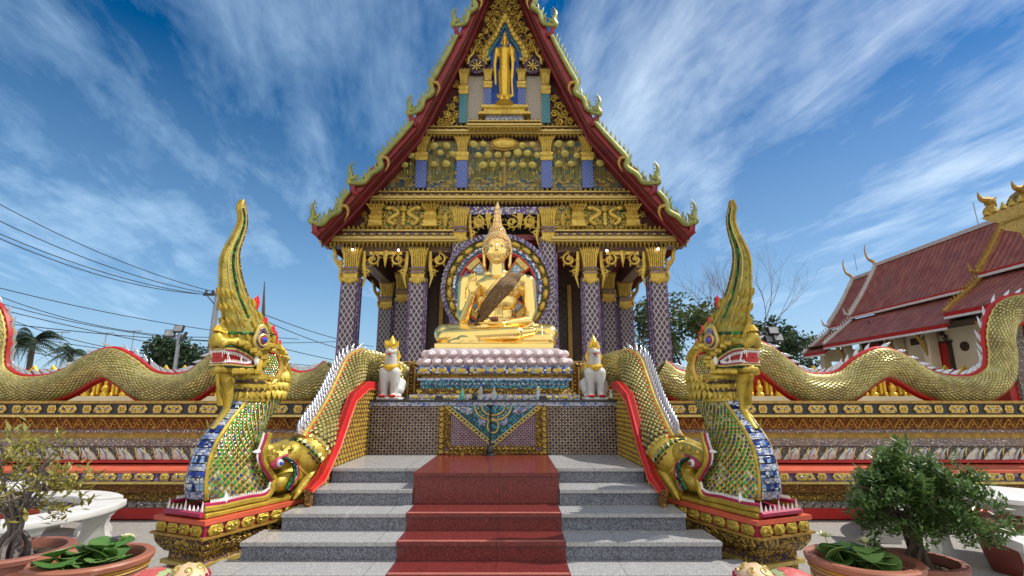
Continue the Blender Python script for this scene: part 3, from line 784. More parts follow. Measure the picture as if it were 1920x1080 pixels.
# ---- gable wall behind everything
edge = [(640,430),(672,385),(700,352),(745,302),(780,262),(807,233),(842,169),(867,113),(893,69),(907,29),(921,0),(934,-34),(948,-69)]
EP = [(-hx(a, b, TY), zat(b, TY)) for a, b in edge]
def edge_x(z):
    for (xa, za), (xb, zb_) in zip(EP[:-1], EP[1:]):
        if za <= z <= zb_: return abs(xa+(xb-xa)*(z-za)/(zb_-za))
    return 0 if z > EP[-1][1] else abs(EP[0][0])+ (EP[0][1]-z)*.5
poly = [(-hx(628,444), tz(436))] + EP[:-1] + [(0, EP[-1][1])] + [(-a, b) for a, b in reversed(EP[:-1])] + [(hx(628,444), tz(436)), (XI+.05, tz(436)), (XI+.05, tz(390)), (-XI-.05, tz(390)), (-XI-.05, tz(436))]
gw = MB(); gw.prism(poly, XZ(TY+.1), -.3, 0); gable = obj('gable_wall', gw, G['maroon'], temple)
# porch ceiling and inner beams
m = MB(); m.box(-4.9, 4.9, TY+.15, 33, ZL-.02+.35, ZL+.5); obj('porch_ceiling', m, G['soffit'], temple)
m = MB()
for s in (-1, 1): m.box(*sorted((s*(XI+.1), s*(XO+.35))), TY+.0, TY+.4, ZL-.12, ZL+.1)
for s in (-1, 1): m.box(*sorted((s*(XO-.2), s*(XO+.2))), TY+.4, 33, ZL-.12, ZL+.36)
objs('beam', m, G['carved_purple'], temple, (-4,0,4))
m = MB(); m.box(-XI-.1, XI+.1, TY-.02, TY+.3, tz(402), tz(388)); obj('portal_beam', m, G['purple_white'], temple)
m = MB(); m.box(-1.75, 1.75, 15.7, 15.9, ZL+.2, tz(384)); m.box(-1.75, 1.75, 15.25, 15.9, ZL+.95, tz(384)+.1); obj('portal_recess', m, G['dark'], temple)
# frieze panels
fa, fb = tz(428), tz(389)
def pil(x, za, zb, w_, mat_shaft, Y=TY, name='gable_pilaster', blue=True):
    m = MB(); h = zb-za; m.box(x-w_/2, x+w_/2, Y-.1, Y+.12, za, zb-h*.40); o = obj(name, m, mat_shaft, temple)
    m = MB(); zc = zb-h*.42; k = h*.42
    m.sqlathe([(w_*.55,.13,zc-.06*k),(w_*.62,.16,zc+.08*k),(w_*.5,.12,zc+.12*k),(w_*.62,.16,zc+.22*k),(w_*.62,.16,zc+.3*k),(w_*.42,.1,zc+.36*k),(w_*.45,.12,zc+.6*k),(w_*.6,.17,zc+.85*k),(w_*.78,.24,zc+k)], (x, Y))
    for i in range(6):
        t = (i+.5)/6*2-1
        m.tube([(x+t*w_*.45, Y-.12, zc+.4*k), (x+t*w_*.5, Y-.17, zc+.8*k), (x+t*w_*.8, Y-.29, zc+1.02*k)], [.02,.035,.006], 5)
    obj('capital', m, G['gold'], o); return o
fr = MB()
pp = [hx(707,410), hx(808,410), hx(868,410)]
for s in (-1, 1):
    for xx, ww in ((pp[0], .36), (pp[1], .36)):
        m = MB(); h = .36/2; x = s*xx
        m.sqlathe([(.24,.2,fa),(.2,.16,fa+.12),(.22,.18,fa+.2),(.17,.13,fa+.26),(.22,.18,fa+.34),(.17,.13,fa+.42),(.16,.12,fa+.6),(.22,.2,fb-.05),(.28,.26,fb)], (x, TY-.05))
        for i in range(6):
            t = (i+.5)/6*2-1; m.tube([(x+t*.15, TY-.16, fa+.5), (x+t*.2, TY-.24, fb-.12), (x+t*.3, TY-.34, fb)], [.025,.035,.008], 5)
        obj('frieze_capital', m, G['gold'], temple)
m = MB()
for s in (-1, 1):
    a, b = sorted((s*(pp[1]-.2), s*XI)); m.box(a, b, TY-.03, TY+.1, fa, fb)
    a, b = sorted((s*(pp[0]-.2), s*(pp[1]+.2))); m.box(a, b, TY-.03, TY+.1, fa, fb)
objs('frieze_ground', m, G['green_glass'], temple, (-pp[1]+.05,0,pp[1]-.05))
m = MB(); f3 = XZ(TY-.05); zc = (fa+fb)/2; fh = fb-fa
for s in (-1, 1):
    # serpent pair panel
    xc = (pp[0]+pp[1])/2*s
    for q in (-1, 1):
        P = []
        for k in range(15):
            t = k/14; P.append((xc+q*(.26+.17*math.sin(t*math.pi*2.1)*(1) +.1*t), TY-.1, fa+.08+t*(fh*.82)))
        m.tube(P, [.05+.03*math.sin(math.pi*k/14) for k in range(15)], 7)
        m.ball((P[-1][0]+q*.05, TY-.14, P[-1][2]-.03), (.1,.06,.07), 8, 6)
        scroll(m, f3, xc+q*.24, fa+.22, .1, 1.3, q, 0, .02); scroll(m, f3, xc+q*.62, fa+fh*.62, .11, 1.3, -q, 0, .02); scroll(m, f3, xc+q*.6, fa+.16, .09, 1.3, -q, 0, .02)
    for k in range(6): m.ball((xc, TY-.1, fa+.12+k*fh*.15), (.07+.03*(k==5), .05, .09), 8, 6)
    m.tube([(xc, TY-.1, fb-.15), (xc, TY-.14, fb-.02)], [.16,.05], 8)
    # branching leaf panel
    xc = (pp[1]+XI)/2*s
    m.tube([(xc, TY-.08, fa+.05), (xc, TY-.12, fa+.28), (xc, TY-.1, fa+.5)], [.05,.11,.01], 8)
    for q in (-1, 1):
        for k, (dx, dz, r_) in enumerate(((.18,.2,.09),(.36,.16,.09),(.14,.52,.08),(.3,.42,.1),(.36,.68,.09),(.16,.76,.07),(.44,.45,.06))):
            scroll(m, f3, xc+q*dx*1.05, fa+dz*fh, r_, 1.4, q*(1 if k % 2 else -1), k, .018)
objs('frieze_relief', m, G['gold'], temple, (-pp[1],0,pp[1]))
m = MB(); scroll_field(m, XZ(TY-.03), lambda x, z: XI+.1 < abs(x) < pp[1]-.25 or pp[1]+.25 < abs(x) < pp[0]-.25, (-4.4, 4.4, fa-.02, fb), .085, .016, 12); objs('frieze_tendril', m, G['gold_worked'], temple, (-pp[1],0,pp[1]))
# ---- lotus pond band
la, lb = tz(354), tz(263)
m = MB(); px_ = [(-hx(703,354), la), (-hx(780,264), lb), (hx(780,264), lb), (hx(703,354), la)]
m.prism(px_, XZ(TY+.07), -.02, 0); obj('pond_ground', m, G['pond'], temple)
xs = [hx(791,310), hx(867,310)]
for s in (-1, 1):
    for xx in xs: pil(s*xx, la, lb, .34, G['lattice_blue'])
rnd = random.Random(3); lot = MB(); stalk = MB(); bud = MB()
fields = [(-hx(780,300)-.55, -xs[0]-.2, 5), (-xs[0]+.2, -xs[1]-.2, 9), (-xs[1]+.2, xs[1]-.2, 22), (xs[1]+.2, xs[0]-.2, 9), (xs[0]+.2, hx(780,300)+.55, 5)]
for a, b, n_ in fields:
    n_ = int((b-a)/.30); 
    for row in range(3):
        for i in range(n_):
            x = a+(i+.5+(.5 if row % 2 else 0))*(b-a)/(n_+.3); z = lerp(la, lb, (.47, .66, .84)[row])+rnd.uniform(-.05,.05)
            if abs(x) > edge_x(z)-.18: continue
            if row == 2 and abs(x) < .55: continue
            if rnd.random() < .12: continue
            rr = rnd.uniform(.115, .15)
            rot = Matrix.Rotation(R(rnd.uniform(-20, 20)), 3, 'Y') @ Matrix.Rotation(R(30), 3, 'X')
            lot.ball((x, TY-.12-.04*row, z), (rr, .05, rr*.82), 10, 6, rot)
            stalk.tube([(x, TY-.03, la+.12+rnd.uniform(0,.2)), (x+rnd.uniform(-.02,.02), TY-.06, z)], .016, 4)
    for i in range(int((b-a)/.085)):
        x = a+(i+.5)*.085+rnd.uniform(-.02,.02); z = lerp(la, lb, rnd.uniform(.28,.98))
        if abs(x) > edge_x(z)-.08 or (abs(x) < .5 and z > lerp(la, lb, .7)): continue
        stalk.tube([(x, TY-.02, lerp(la, lb, rnd.uniform(.1,.3))), (x, TY-.05, z)], .012, 4)
        bud.tube([(x, TY-.06, z-.05), (x, TY-.07, z), (x, TY-.06, z+.09)], [.012,.035,.004], 6)
    for i in range(int((b-a)/.09)):
        x = a+(i+.5)*.09; z = lerp(la, lb, rnd.uniform(.03,.22))
        if abs(x) < edge_x(z)-.1: bud.ball((x, TY-.06, z), (.09,.02,.018), 7, 4, Matrix.Rotation(rnd.uniform(-.6,.6), 3, 'Y'))
CT = (-xs[0],-xs[1],0,xs[1],xs[0])
objs('lotus_leaf', lot, G['lotus_gilt'], gable, CT); objs('lotus_stalk', stalk, G['gold_green'], gable, CT); objs('lotus_bud', bud, G['gold_pale'], gable, CT)
m = MB(); zz_ = tz(274); m.ball((0, TY-.16, zz_), (.40,.1,.17), 20, 10); obj('oval_plaque', m, G['gold'], gable)
m = MB(); m.tube([(.43*math.cos(a), TY-.16, zz_-.02+.2*math.sin(a)) for a in [2*math.pi*k/28 for k in range(29)]], .03, 6)
m.tube([(0, TY-.1, la), (0, TY-.1, zz_-.2)], .035, 6); obj('plaque_rim', m, G['gold_dull'], gable)
# ---- upper gable
ua = tz(233)
m = MB(); f4 = XZ(TY+.08)
NX = hx(921,150)
for s in (-1, 1):
    m.prism([(s*hx(868,232),ua),(s*hx(912,232),ua),(s*hx(912,232),tz(141)),(s*hx(868,232),tz(141))], f4, 0, .03)
objs('upper_panel', m, G['lattice_silver'], temple)
for s in (-1, 1):
    x = s*hx(869,190); m = MB()
    pil(x, ua, tz(138), .26, G['lattice_teal']); pil(s*hx(915,180), tz(206), tz(138), .24, G['lattice_blue'])
# central niche, pointed arch
def arch(w_, zb, zs, zt, n=10):
    P = [(-w_, zb), (-w_, zs)]
    for k in range(1, n+1):
        t = k/n; xx = w_*(1-t)**.8*(1+.18*math.sin(t*math.pi*2)); P.append((-xx, lerp(zs, zt, t**1.0)))
    return P
nzb, nzs, nzt = tz(203), tz(115), tz(52)
A = arch(.47, nzb, nzs, nzt); AO = arch(.60, nzb, nzs, tz(44)); 
full = lambda P: P+[(-a, b) for a, b in reversed(P[:-1])]
m = MB(); m.prism(full(A), f4, .01, .035); obj('niche', m, G['blue_paint'], temple)
def band(P, Pn, name, mat, d0, d1, par=None):
    n_ = len(P)
    for s in (-1, 1):
        m = MB()
        for i in range(1, n_-1):
            a0, a1, b0, b1 = P[i], P[i+1], Pn[i], Pn[i+1]
            q = [(s*abs(a0[0]), a0[1]), (s*abs(a1[0]), a1[1]), (s*abs(b1[0]), b1[1]), (s*abs(b0[0]), b0[1])]
            if s > 0: q = q[::-1]
            m.prism(q, f4, d0, d1)
        obj(name, m, mat, par or temple)
band(A, AO, 'niche_frame', G['teal_mosaic'], .02, .12)
AO2 = arch(.84, nzb, nzs-.1, tz(28)); band(AO, AO2, 'niche_surround', G['gold'], .02, .17)
m = MB()
for s in (-1, 1):
    for k in range(2, len(AO2)-1):
        a, b = AO2[k]; c, e = AO[k]; m.ball((s*abs((a+c)/2), TY-.1, (b+e)/2), (.09,.06,.12), 7, 5)
        m.tube([(s*abs(a)*.98, TY-.05, b), (s*(abs(a)+.1), TY-.07, b+.14)], [.07,.008], 6)
objs('niche_leaf', m, G['gold'], temple)
for s in (-1, 1):                       # small round wheels with pointed hoods
    x = s*hx(894,125); z = tz(126)
    m = MB(); m.tube([(x+.24*math.cos(a), TY-.06, z+.24*math.sin(a)) for a in [2*math.pi*k/24 for k in range(25)]], .05, 6); w_ = obj('roundel', m, G['purple'], temple)
    m = MB()
    for k in range(8):
        a = math.pi*k/4; m.tube([(x, TY-.08, z), (x+.19*math.cos(a), TY-.08, z+.19*math.sin(a))], [.02,.035], 5)
    m.ball((x, TY-.09, z), .05, 8, 6); obj('spoke', m, G['gold_pale'], w_)
    m = MB(); m.tube([(x-.3, TY-.05, z+.05), (x-.28, TY-.06, z+.3), (x-.15, TY-.06, z+.45), (x, TY-.06, z+.85), (x+.15, TY-.06, z+.45), (x+.28, TY-.06, z+.3), (x+.3, TY-.05, z+.05)], .055, 6)
    for k in range(7):
        a = math.pi*(.02+.96*k/6); m.tube([(x+.34*math.cos(a), TY-.04, z+.2+.34*math.sin(a)), (x+.47*math.cos(a), TY-.05, z+.3+.55*math.sin(a))], [.07,.008], 5)
    obj('hood', m, G['gold'], w_)
    m = MB(); m.prism([(x-.2,z+.2),(x+.2,z+.2),(x+.13,z+.45),(x,z+.72),(x-.13,z+.45)], f4, .01, .03); obj('hood_ground', m, G['purple'], w_)
# niche pedestal
m = MB(); yb = tz(233)
m.sqlathe([(.85,.3,tz(224)),(.82,.28,tz(219)),(.66,.24,tz(218)),(.66,.24,tz(214)),(.74,.3,tz(212)),(.76,.32,tz(208)),(.5,.25,tz(207)),(.42,.22,tz(204))], (0, TY-.05)); obj('niche_base', m, G['gold'], temple)
m = MB(); m.sqlathe([(.62,.2,tz(233)),(.6,.2,tz(224))], (0, TY-.02)); obj('niche_plinth', m, G['white_blue'], temple)
# scroll relief in the free corners of the gable
m = MB(); f5 = XZ(TY+.06)
ins = lambda x, z: abs(x) < edge_x(z)-.12 and abs(x) > hx(869,190)+.16
scroll_field(m, f5, ins, (-4, 4, ua, tz(140)), .15, .034, 2); objs('corner_scroll', m, G['gold'], gable); m = MB()
def ins2(x, z):
    if not abs(x) < edge_x(z)-.08: return False
    if z < tz(110): return abs(x) > .85 and abs(abs(x)-hx(894,125)) > .5
    if z < tz(60): return abs(x) > .62+(tz(60)-z)*.12 and not (abs(abs(x)-hx(894,125)) < .2 and z < tz(95))
    return abs(x) > .25*max(0, tz(28)-z)
scroll_field(m, f5, ins2, (-2, 2, tz(128), tz(-50)), .125, .03, 5)
objs('scroll_relief', m, G['gold'], gable, (-.75,0,.75))
m = MB(); scroll_field(m, XZ(TY+.06), lambda x, z: pp[0]+.25 < abs(x) < edge_x(z)-.1, (-4.4, 4.4, fa, fb), .11, .02, 8); objs('frieze_scroll', m, G['gold'], gable)
# ---- hanging brackets (gilded scrolls) under beams
def bracket(x, z, Y, d, k=1.0, leg=True, mat='gold'):
    """scroll bracket: x is the column face, d the direction it grows"""
    m = MB(); f = XZ(Y); scroll(m, f, x+d*.30*k, z-.26*k, .21*k, 1.3, -d, math.pi/2, .04*k, True, 24)
    scroll(m, f, x+d*.13*k, z-.62*k, .12*k, 1.3, d, math.pi/2, .032*k, True, 18)
    m.tube([(x+d*.02, Y, z), (x+d*.04*k, Y-.03, z-.5*k), (x+d*.1*k, Y-.03, z-.8*k), (x+d*.02, Y-.02, z-1.15*k)], [.05*k,.06*k,.05*k,.008], 6)
    m.tube([(x+d*.3*k, Y-.04, z-.1*k), (x+d*.3*k, Y-.05, z-.25*k), (x+d*.26*k, Y-.05, z-.36*k)], [.02*k,.06*k,.01], 6)
    return m
for s in (-1, 1):
    o = obj('bracket', bracket(s*(XO-.34), ZL-.1, TY, -s), G['gold'], temple)
    obj('bracket', bracket(s*(XM+.33), ZL-.1, TY, s), G['gold'], temple)
    obj('bracket', bracket(s*(XM-.33), ZL-.1, TY, -s), G['gold'], temple)
    obj('bracket', bracket(s*(XI-.26), tz(402), TY, -s, .95), G['gold'], temple)
    m = MB(); xc = s*(XO+XM)/2
    m.tube([(xc, TY, ZL-.1), (xc, TY-.03, ZL-.35), (xc, TY, ZL-.6)], [.1,.06,.005], 6); m.box(xc-.5, xc+.5, TY-.02, TY+.04, ZL-.2, ZL-.1); obj('bracket_pendant', m, G['gold'], temple)
m = MB()
for xx_, r__ in ((-.25,.24),(.25,.24),(-.76,.22),(.76,.22)): scroll(m, XZ(TY), xx_, tz(402)-.27, r__, 1.5, 1 if xx_ < 0 else -1, 1.57, .03); scroll(m, XZ(TY), xx_, tz(402)-.27, r__*.55, 1.3, -1 if xx_ < 0 else 1, 0, .024)
for s in (-1, 1): m.tube([(s*.5, TY, tz(402)), (s*.5, TY-.03, tz(402)-.25), (s*.5, TY, tz(402)-.5)], [.11,.07,.005], 6)
objs('portal_pendant', m, G['gold'], temple)
# outer brackets leaning out to the eaves
def eave_bracket(s, Y, mat):
    m = MB(); z = ZL-.15; x = XO+.22
    P = [(s*x, Y, z-1.05), (s*(x+.12), Y-.02, z-.75), (s*(x+.1), Y-.02, z-.5), (s*(x+.3), Y-.02, z-.2), (s*(x+.38), Y-.02, z+.15), (s*(x+.62), Y-.02, z+.4)]
    m.tube(catmull(P, 4), [.02+.05*math.sin(math.pi*min(1, (k+3)/24)) for k in range(21)], 6)
    for k, (a, b, l) in enumerate(((.06,-.8,.2),(.12,-.55,.24),(.1,-.35,.2),(.3,-.1,.2),(.0,-.2,.25),(.05,.05,.2),(.5,.3,.16))):
        m.tube([(s*(x+a), Y, z+b), (s*(x+a+.05), Y-.01, z+b+l*.5), (s*(x+a-.02), Y, z+b+l)], [.06,.05,.005], 5)
    return obj('eave_bracket', m, mat, temple)
for s in (-1, 1):
    eave_bracket(s, TY+.05, G['gold']); eave_bracket(s, 19.6, G['gold_dull']); eave_bracket(s, 24, G['gold_dull'])
    for x in (XM-.38, XM+.38): # small guardian figures at the column feet
        m = MB(); m.capsule((s*x, TY-.3, 1.85), (s*x, TY-.3, 2.2), .1, .06); m.tube([(s*x, TY-.3, 2.2), (s*(x+.1), TY-.3, 2.45), (s*(x+.03), TY-.3, 2.75)], [.07,.05,.005], 6); m.tube([(s*x, TY-.3, 2.1), (s*(x-.13), TY-.3, 2.35)], [.05,.01], 6)
        obj('column_finial', m, G['gold_green'], temple)
# ---- roof
outer = [(583,436),(655,362),(772,232),(858,70),(903,-32),(949,-140)]
RP = [(-hx(a, b, BY), zat(b, BY)) for a, b in outer[:-1]]+[(0, zat(-140, BY))]
def roofprof(off, n=1):
    pts = []
    for i, p in enumerate(RP):
        a = Vector(RP[max(i-1, 0)]); b = Vector(RP[min(i+1, len(RP)-1)]); t = (b-a).normalized(); pts.append((p[0]+t.y*off, p[1]-t.x*off))
    pts[-1] = (0, RP[-1][1]-off*1.9)
    return pts
O, I = roofprof(0), roofprof(.17)
m = MB()
L = O + [(-a, b) for a, b in reversed(O[:-1])]; Li = I + [(-a, b) for a, b in reversed(I[:-1])]
for i in range(len(L)-1):
    for ya, yb in ((BY+.06, 34),):
        a, b, c, e = L[i], L[i+1], Li[i+1], Li[i]
        vs = [(q[0], ya, q[1]) for q in (a, b, c, e)]+[(q[0], yb, q[1]) for q in (a, b, c, e)]
        m.add(vs, [(0,1,2,3),(7,6,5,4),(3,2,6,7),(0,3,7,4),(1,5,6,2)])
roof = obj('roof', m, G['soffit'], temple)
m = MB()
for i in range(len(L)-1):
    a, b = L[i], L[i+1]; t = (Vector(b)-Vector(a)).normalized(); nx, nz = -t.y*.05, t.x*.05
    m.add([(a[0]+nx, BY+.2, a[1]+nz), (b[0]+nx, BY+.2, b[1]+nz), (b[0]+nx, 34, b[1]+nz), (a[0]+nx, 34, a[1]+nz), (a[0], BY+.2, a[1]), (b[0], BY+.2, b[1])], [(0,1,2,3),(0,4,5,1)])
obj('tile_skin', m, G['tiles'], roof)
# red battens on the underside near the verge
m = MB(); B1, B2 = roofprof(.02), roofprof(.25)
L1 = B1+[(-a, b) for a, b in reversed(B1[:-1])]; L2 = B2+[(-a, b) for a, b in reversed(B2[:-1])]
for i in range(len(L1)-1):
    m.prism([L1[i], L1[i+1], L2[i+1], L2[i]], lambda a, b, d: (a, BY-d, b), -.04, .05)
obj('verge_board', m, G['verge_red'], temple)
m = MB()
for s in (-1, 1):
    for Y in (14.15, 14.6, ):
        for i in range(len(I)-1):
            a, b = Vector(I[i]), Vector(I[i+1]); 
            m.tube([(s*abs(a.x), Y, a.y-.02), (s*abs(b.x), Y, b.y-.02)], .05, 4)
objs('rafter', m, G['soffit'], temple)
# gilded green serpent bargeboards
def barge(P2, seg, s):
    """P2 measured polyline bottom->top in pixels; wavy body, crest fins, horned finial at the foot"""
    W = [Vector((-hx(a, b, BY), 0, zat(b, BY))) for a, b in P2]
    C = catmull(W, 8); n_ = len(C); body = MB(); Yb = BY-.12
    rad = [.068+.018*math.sin(math.pi*k/(n_-1)) for k in range(n_)]
    pts = [Vector((s*abs(c.x), Yb, c.z)) for c in C]
    body.tube(pts, rad, 8, True, 1.0)
    # hook leaf in the middle of the wave
    o = obj('bargeboard', body, G['gold_green'], temple)
    f = MB(); acc = 0; L_ = 0; k_ = 0
    while k_ < n_-1:
        d_ = (pts[k_+1]-pts[k_]).length; L_ += d_
        if L_ > .155:
            L_ = 0; t = (pts[k_+1]-pts[k_]).normalized(); nn = Vector((-abs(t.z)*(-1 if s > 0 else 1), 0, abs(t.x))).normalized()
            p = pts[k_]; up = (nn*.75+Vector((0,0,.75))).normalized()
            q = [p+nn*.03-t*.02, p+up*.13+t*.01, p+up*.25+t*.05]
            f.tube([q[0], q[1], q[2]], [.035,.046,.012], 6, True, 1)
        k_ += 1
    obj('crest_fin', f, G['gold_green'], o)
    h = MB(); p = pts[0]
    Q = [p+Vector((-s*.02,0,-.02)), p+Vector((s*.06,0,.05)), p+Vector((s*.0,-.02,.22)), p+Vector((s*.06,-.02,.42)), p+Vector((s*.04,0,.58)), p+Vector((-s*.04,0,.72))]
    h.tube(catmull(Q, 4), [.08,.09,.09,.09,.085,.085,.08,.08,.075,.07,.065,.06,.055,.05,.045,.04,.032,.026,.02,.012,.004], 7)
    for k in range(5):
        a = Q[1]+Vector((s*.02, 0, .1+k*.09)); h.tube([a, a+Vector((s*.05, 0, .05))], [.028,.004], 5)
    for k in range(4):
        a = Q[2]+Vector((-s*.02, 0, .0+k*.11)); h.tube([a, a+Vector((-s*.08, 0, .06))], [.028,.004], 5)
    h.tube([p+Vector((s*.05,0,.1)), p+Vector((-s*.1,-.02,.16)), p+Vector((-s*.2,-.02,.3))], [.07,.06,.01], 6)
    obj('horn_finial', h, G['gold_green'], o)
    g = MB(); a = pts[0]+Vector((-s*.05, .02, -.08)); g.tube([a, a+Vector((-s*.02,0,-.16)), a+Vector((-s*.14,0,-.26)), a+Vector((-s*.2,0,-.14))], [.09,.09,.06,.02], 6); obj('tail_curl', g, G['verge_red'], o)
    # hook
    j = int(n_*.56); a = pts[j]; hk = MB()
    hk.tube(catmull([a+Vector((0,-.02,.05)), a+Vector((-s*.2,-.04,.02)), a+Vector((-s*.26,-.04,-.18)), a+Vector((-s*.16,-.03,-.42))], 4), [.055,.055,.055,.055,.05,.05,.045,.04,.035,.03,.02,.012,.004], 6)
    obj('hook_leaf', hk, G['gold_dull'], o)
S1 = [(590,420),(606,423),(620,409),(638,398),(641,383),(648,372),(657,362)]
S2 = [(660,347),(684,345),(697,330),(716,316),(716,300),(735,278),(757,254),(776,232)]
S3 = [(770,219),(790,208),(797,190),(812,178),(810,160),(826,131),(845,96),(857,72)]
S4 = [(853,54),(873,48),(880,30),(893,18),(889,2),(903,-30),(925,-76),(947,-130)]
for s in (-1, 1):
    for k, S in enumerate((S1, S2, S3, S4)): barge(S, k, s)
for s in (-1, 1):
    for px_ in (XO+.0, XM):
        m = MB(); m.ball((s*(px_-.55*1 if px_ == XM else s*0+px_+.42)*1, TY-.35, ZL-.03), .035, 8, 6)
# small lit lamps under the cornice
mm_, nn_ = newmat('lamp_glow'); nn_.set(col=(1,1,1), em=(1,.85,.9), es=6.0); G['lamp'] = mm_
for px, py in ((661,468),(747,469),(1138,470),(1234,467)):
    p = pt(px, py, TY-.3); m = MB(); m.ball(p, .035, 8, 6); c = MB(); c.tube([p, p+Vector((0,0,.25))], .02, 6); o = obj('ceiling_lamp', c, G['black'], temple); obj('bulb', m, G['lamp'], o)
# standing statue in the niche
st = thing('standing_statue', 'slim golden robed figure standing in the blue pointed niche of the gable', 'statue', (0, TY-.2, tz(203)))
zb = tz(203); H = tz(66)-zb; Yc = TY-.22
P = lambda x, y, z: (x, Yc+y, zb+z*H)
m = MB()
m.capsule(P(-.09,0,.05), P(-.1,0,.42), .075, .12); m.capsule(P(.09,0,.05), P(.1,0,.42), .075, .12)
m.capsule(P(0,0,.12), P(0,0,.42), .14, .19); m.capsule(P(0,0,.42), P(0,0,.55), .19, .16); m.capsule(P(-.13,0,.72), P(.13,0,.72), .12, .12); m.capsule(P(0,0,.5), P(0,0,.7), .16, .2)
m.capsule(P(-.27,0,.735), P(-.33,-.02,.52), .075, .06); m.capsule(P(-.33,-.02,.52), P(-.30,-.05,.32), .06, .04); m.capsule(P(-.30,-.05,.32), P(-.29,-.06,.25), .045, .03)
m.capsule(P(.27,0,.735), P(.31,-.02,.58), .075, .06); m.capsule(P(.31,-.02,.58), P(.2,-.16,.68), .055, .04); m.capsule(P(.2,-.16,.68), P(.19,-.18,.75), .045, .04)
m.capsule(P(0,0,.76), P(0,0,.83), .07, .07); m.ball(P(0,-.01,.875), (.105,.115,.16), 14, 10); m.ball(P(0,0,.94), .07, 10, 8)
m.tube([P(0,0,.94), P(0,0,1.0)], [.04,.004], 8)
for s in (-1, 1): m.capsule(P(s*.11,0,.86), P(s*.11,0,.81), .025, .02); m.capsule(P(s*.08,-.02,.03), P(s*.08,-.14,.01), .05, .04)
m.capsule(P(-.2,.02,.1), P(-.25,.02,.14), .05, .02); m.capsule(P(.2,.02,.1), P(.27,.02,.16), .05, .02)
b = remesh(m, .022, 3); obj('body', b, G['gold_bright'], st)
m = MB(); m.tube(catmull([P(.28,-.02,.76), P(.22,-.2,.7), P(.27,-.16,.5), P(.24,-.1,.3), P(.27,-.02,.1)], 5), [.04]*5+[.05]*5+[.045]*5+[.03]*6, 6, True, .5); obj('robe_fold', m, G['gold_bright'], st)
m = MB(); m.lathe([(.28,0),(.33,.03),(.27,.07),(.24,.1),(.3,.12),(.28,.15),(.2,.16)], (0, Yc, zb-.12), 24); obj('lotus_base', m, G['gold'], st)
# ------------------------------------------------------------ serpents
class Tube3:
    """round body along a 3D curve, keeps frames for scales and fins"""
    def __init__(s, P, rad, side=None, n=6, flat=1.0):
        s.P = catmull(P, n); m_ = len(s.P); s.flat = flat
        s.r = []
        for k in range(m_):
            t = k/(m_-1)*(len(rad)-1); i = min(int(t), len(rad)-2); s.r.append(lerp(rad[i], rad[i+1], t-i))
        s.T = []; s.S = []; s.U = []; prev = Vector(side) if side else Vector((0,1,0))
        for k in range(m_):
            t = (s.P[min(k+1, m_-1)]-s.P[max(k-1, 0)]).normalized()
            sd = prev - t*prev.dot(t); sd.normalize()
            if side is None: prev = sd
            s.T.append(t); s.S.append(sd); s.U.append(sd.cross(t).normalized())
            if s.U[-1].z < 0 and side is not None and False: pass
        s.len = [0]
        for k in range(1, m_): s.len.append(s.len[-1]+(s.P[k]-s.P[k-1]).length)
    def at(s, L):
        import bisect
        k = min(max(bisect.bisect_right(s.len, L)-1, 0), len(s.P)-2); f = (L-s.len[k])/max(s.len[k+1]-s.len[k], 1e-6)
        g = lambda A: A[k]+(A[k+1]-A[k])*f
        return g(s.P), g(s.T).normalized(), g(s.S).normalized(), g(s.U).normalized(), g(s.r)
    def pos(s, L, phi, off=0):
        p, t, sd, u, r = s.at(L); nrm = u*math.cos(phi)+sd*math.sin(phi)
        return p+u*math.cos(phi)*(r+off)+sd*math.sin(phi)*(r*s.flat+off), t, nrm
    def body(s, mb, n=20):
        rings = []
        for p, sd, u, r in zip(s.P, s.S, s.U, s.r): rings.append([p+u*math.cos(2*math.pi*j/n)*r+sd*math.sin(2*math.pi*j/n)*r*s.flat for j in range(n)])
        mb.loft(rings); return mb
def scale_piece(mb, c, t, nrm, L, W, h, sgn=1):
    b = nrm.cross(t).normalized(); t = t*sgn
    V = [c-t*L*.55-nrm*.004, c-t*L*.1+b*W*.52, c+t*L*.3+b*W*.40+nrm*h*.7, c+t*L*.6+nrm*h, c+t*L*.3-b*W*.40+nrm*h*.7, c-t*L*.1-b*W*.52, c+t*L*.08+nrm*h*1.25,
         c+t*L*.56-nrm*.01, c+t*L*.28+b*W*.38-nrm*.01, c+t*L*.28-b*W*.38-nrm*.01]
    mb.add(V, [(0,1,6),(1,2,6),(2,3,6),(3,4,6),(4,5,6),(5,0,6),(3,2,8,7),(4,3,7,9)])
def scales(mb, tb, step, W, h, phis=(0.35, 2*math.pi-.35), sgn=1, glass=None, L0=0, L1=None, ratio=1.25):
    L1 = L1 or tb.len[-1]; k = 0; L = L0
    while L < L1:
        r = tb.at(L)[4]; nn = max(4, int((phis[1]-phis[0])*r/W)); dphi = (phis[1]-phis[0])/nn
        for j in range(nn+(k % 2)):
            ph = phis[0]+(j+(0 if k % 2 else .5))*dphi
            c, t, nrm = tb.pos(L, ph)
            ww = dphi*r*1.02
            scale_piece(mb, c, t, nrm, step*ratio*1.5, ww, h, sgn)
            if glass is not None and random.random() < .8: scale_piece(glass, c+nrm*(h*.75)+t*step*.05*sgn, t, nrm, step*ratio*.85, ww*.62, h*.55, sgn)
        L += step; k += 1
def fin_mesh():
    """leaf fin: root at origin, rises +z, curls +x, thin in y"""
    m = MB(); P = [(-.5,0),(-.42,.28),(-.2,.5),(.1,.72),(.5,.86),(.9,1.0),(.62,.62),(.42,.42),(.40,.2),(.5,0)]
    m.prism(P, lambda a, b, d: (a, d, b), -.13, .13, .06); return m
FIN = fin_mesh()
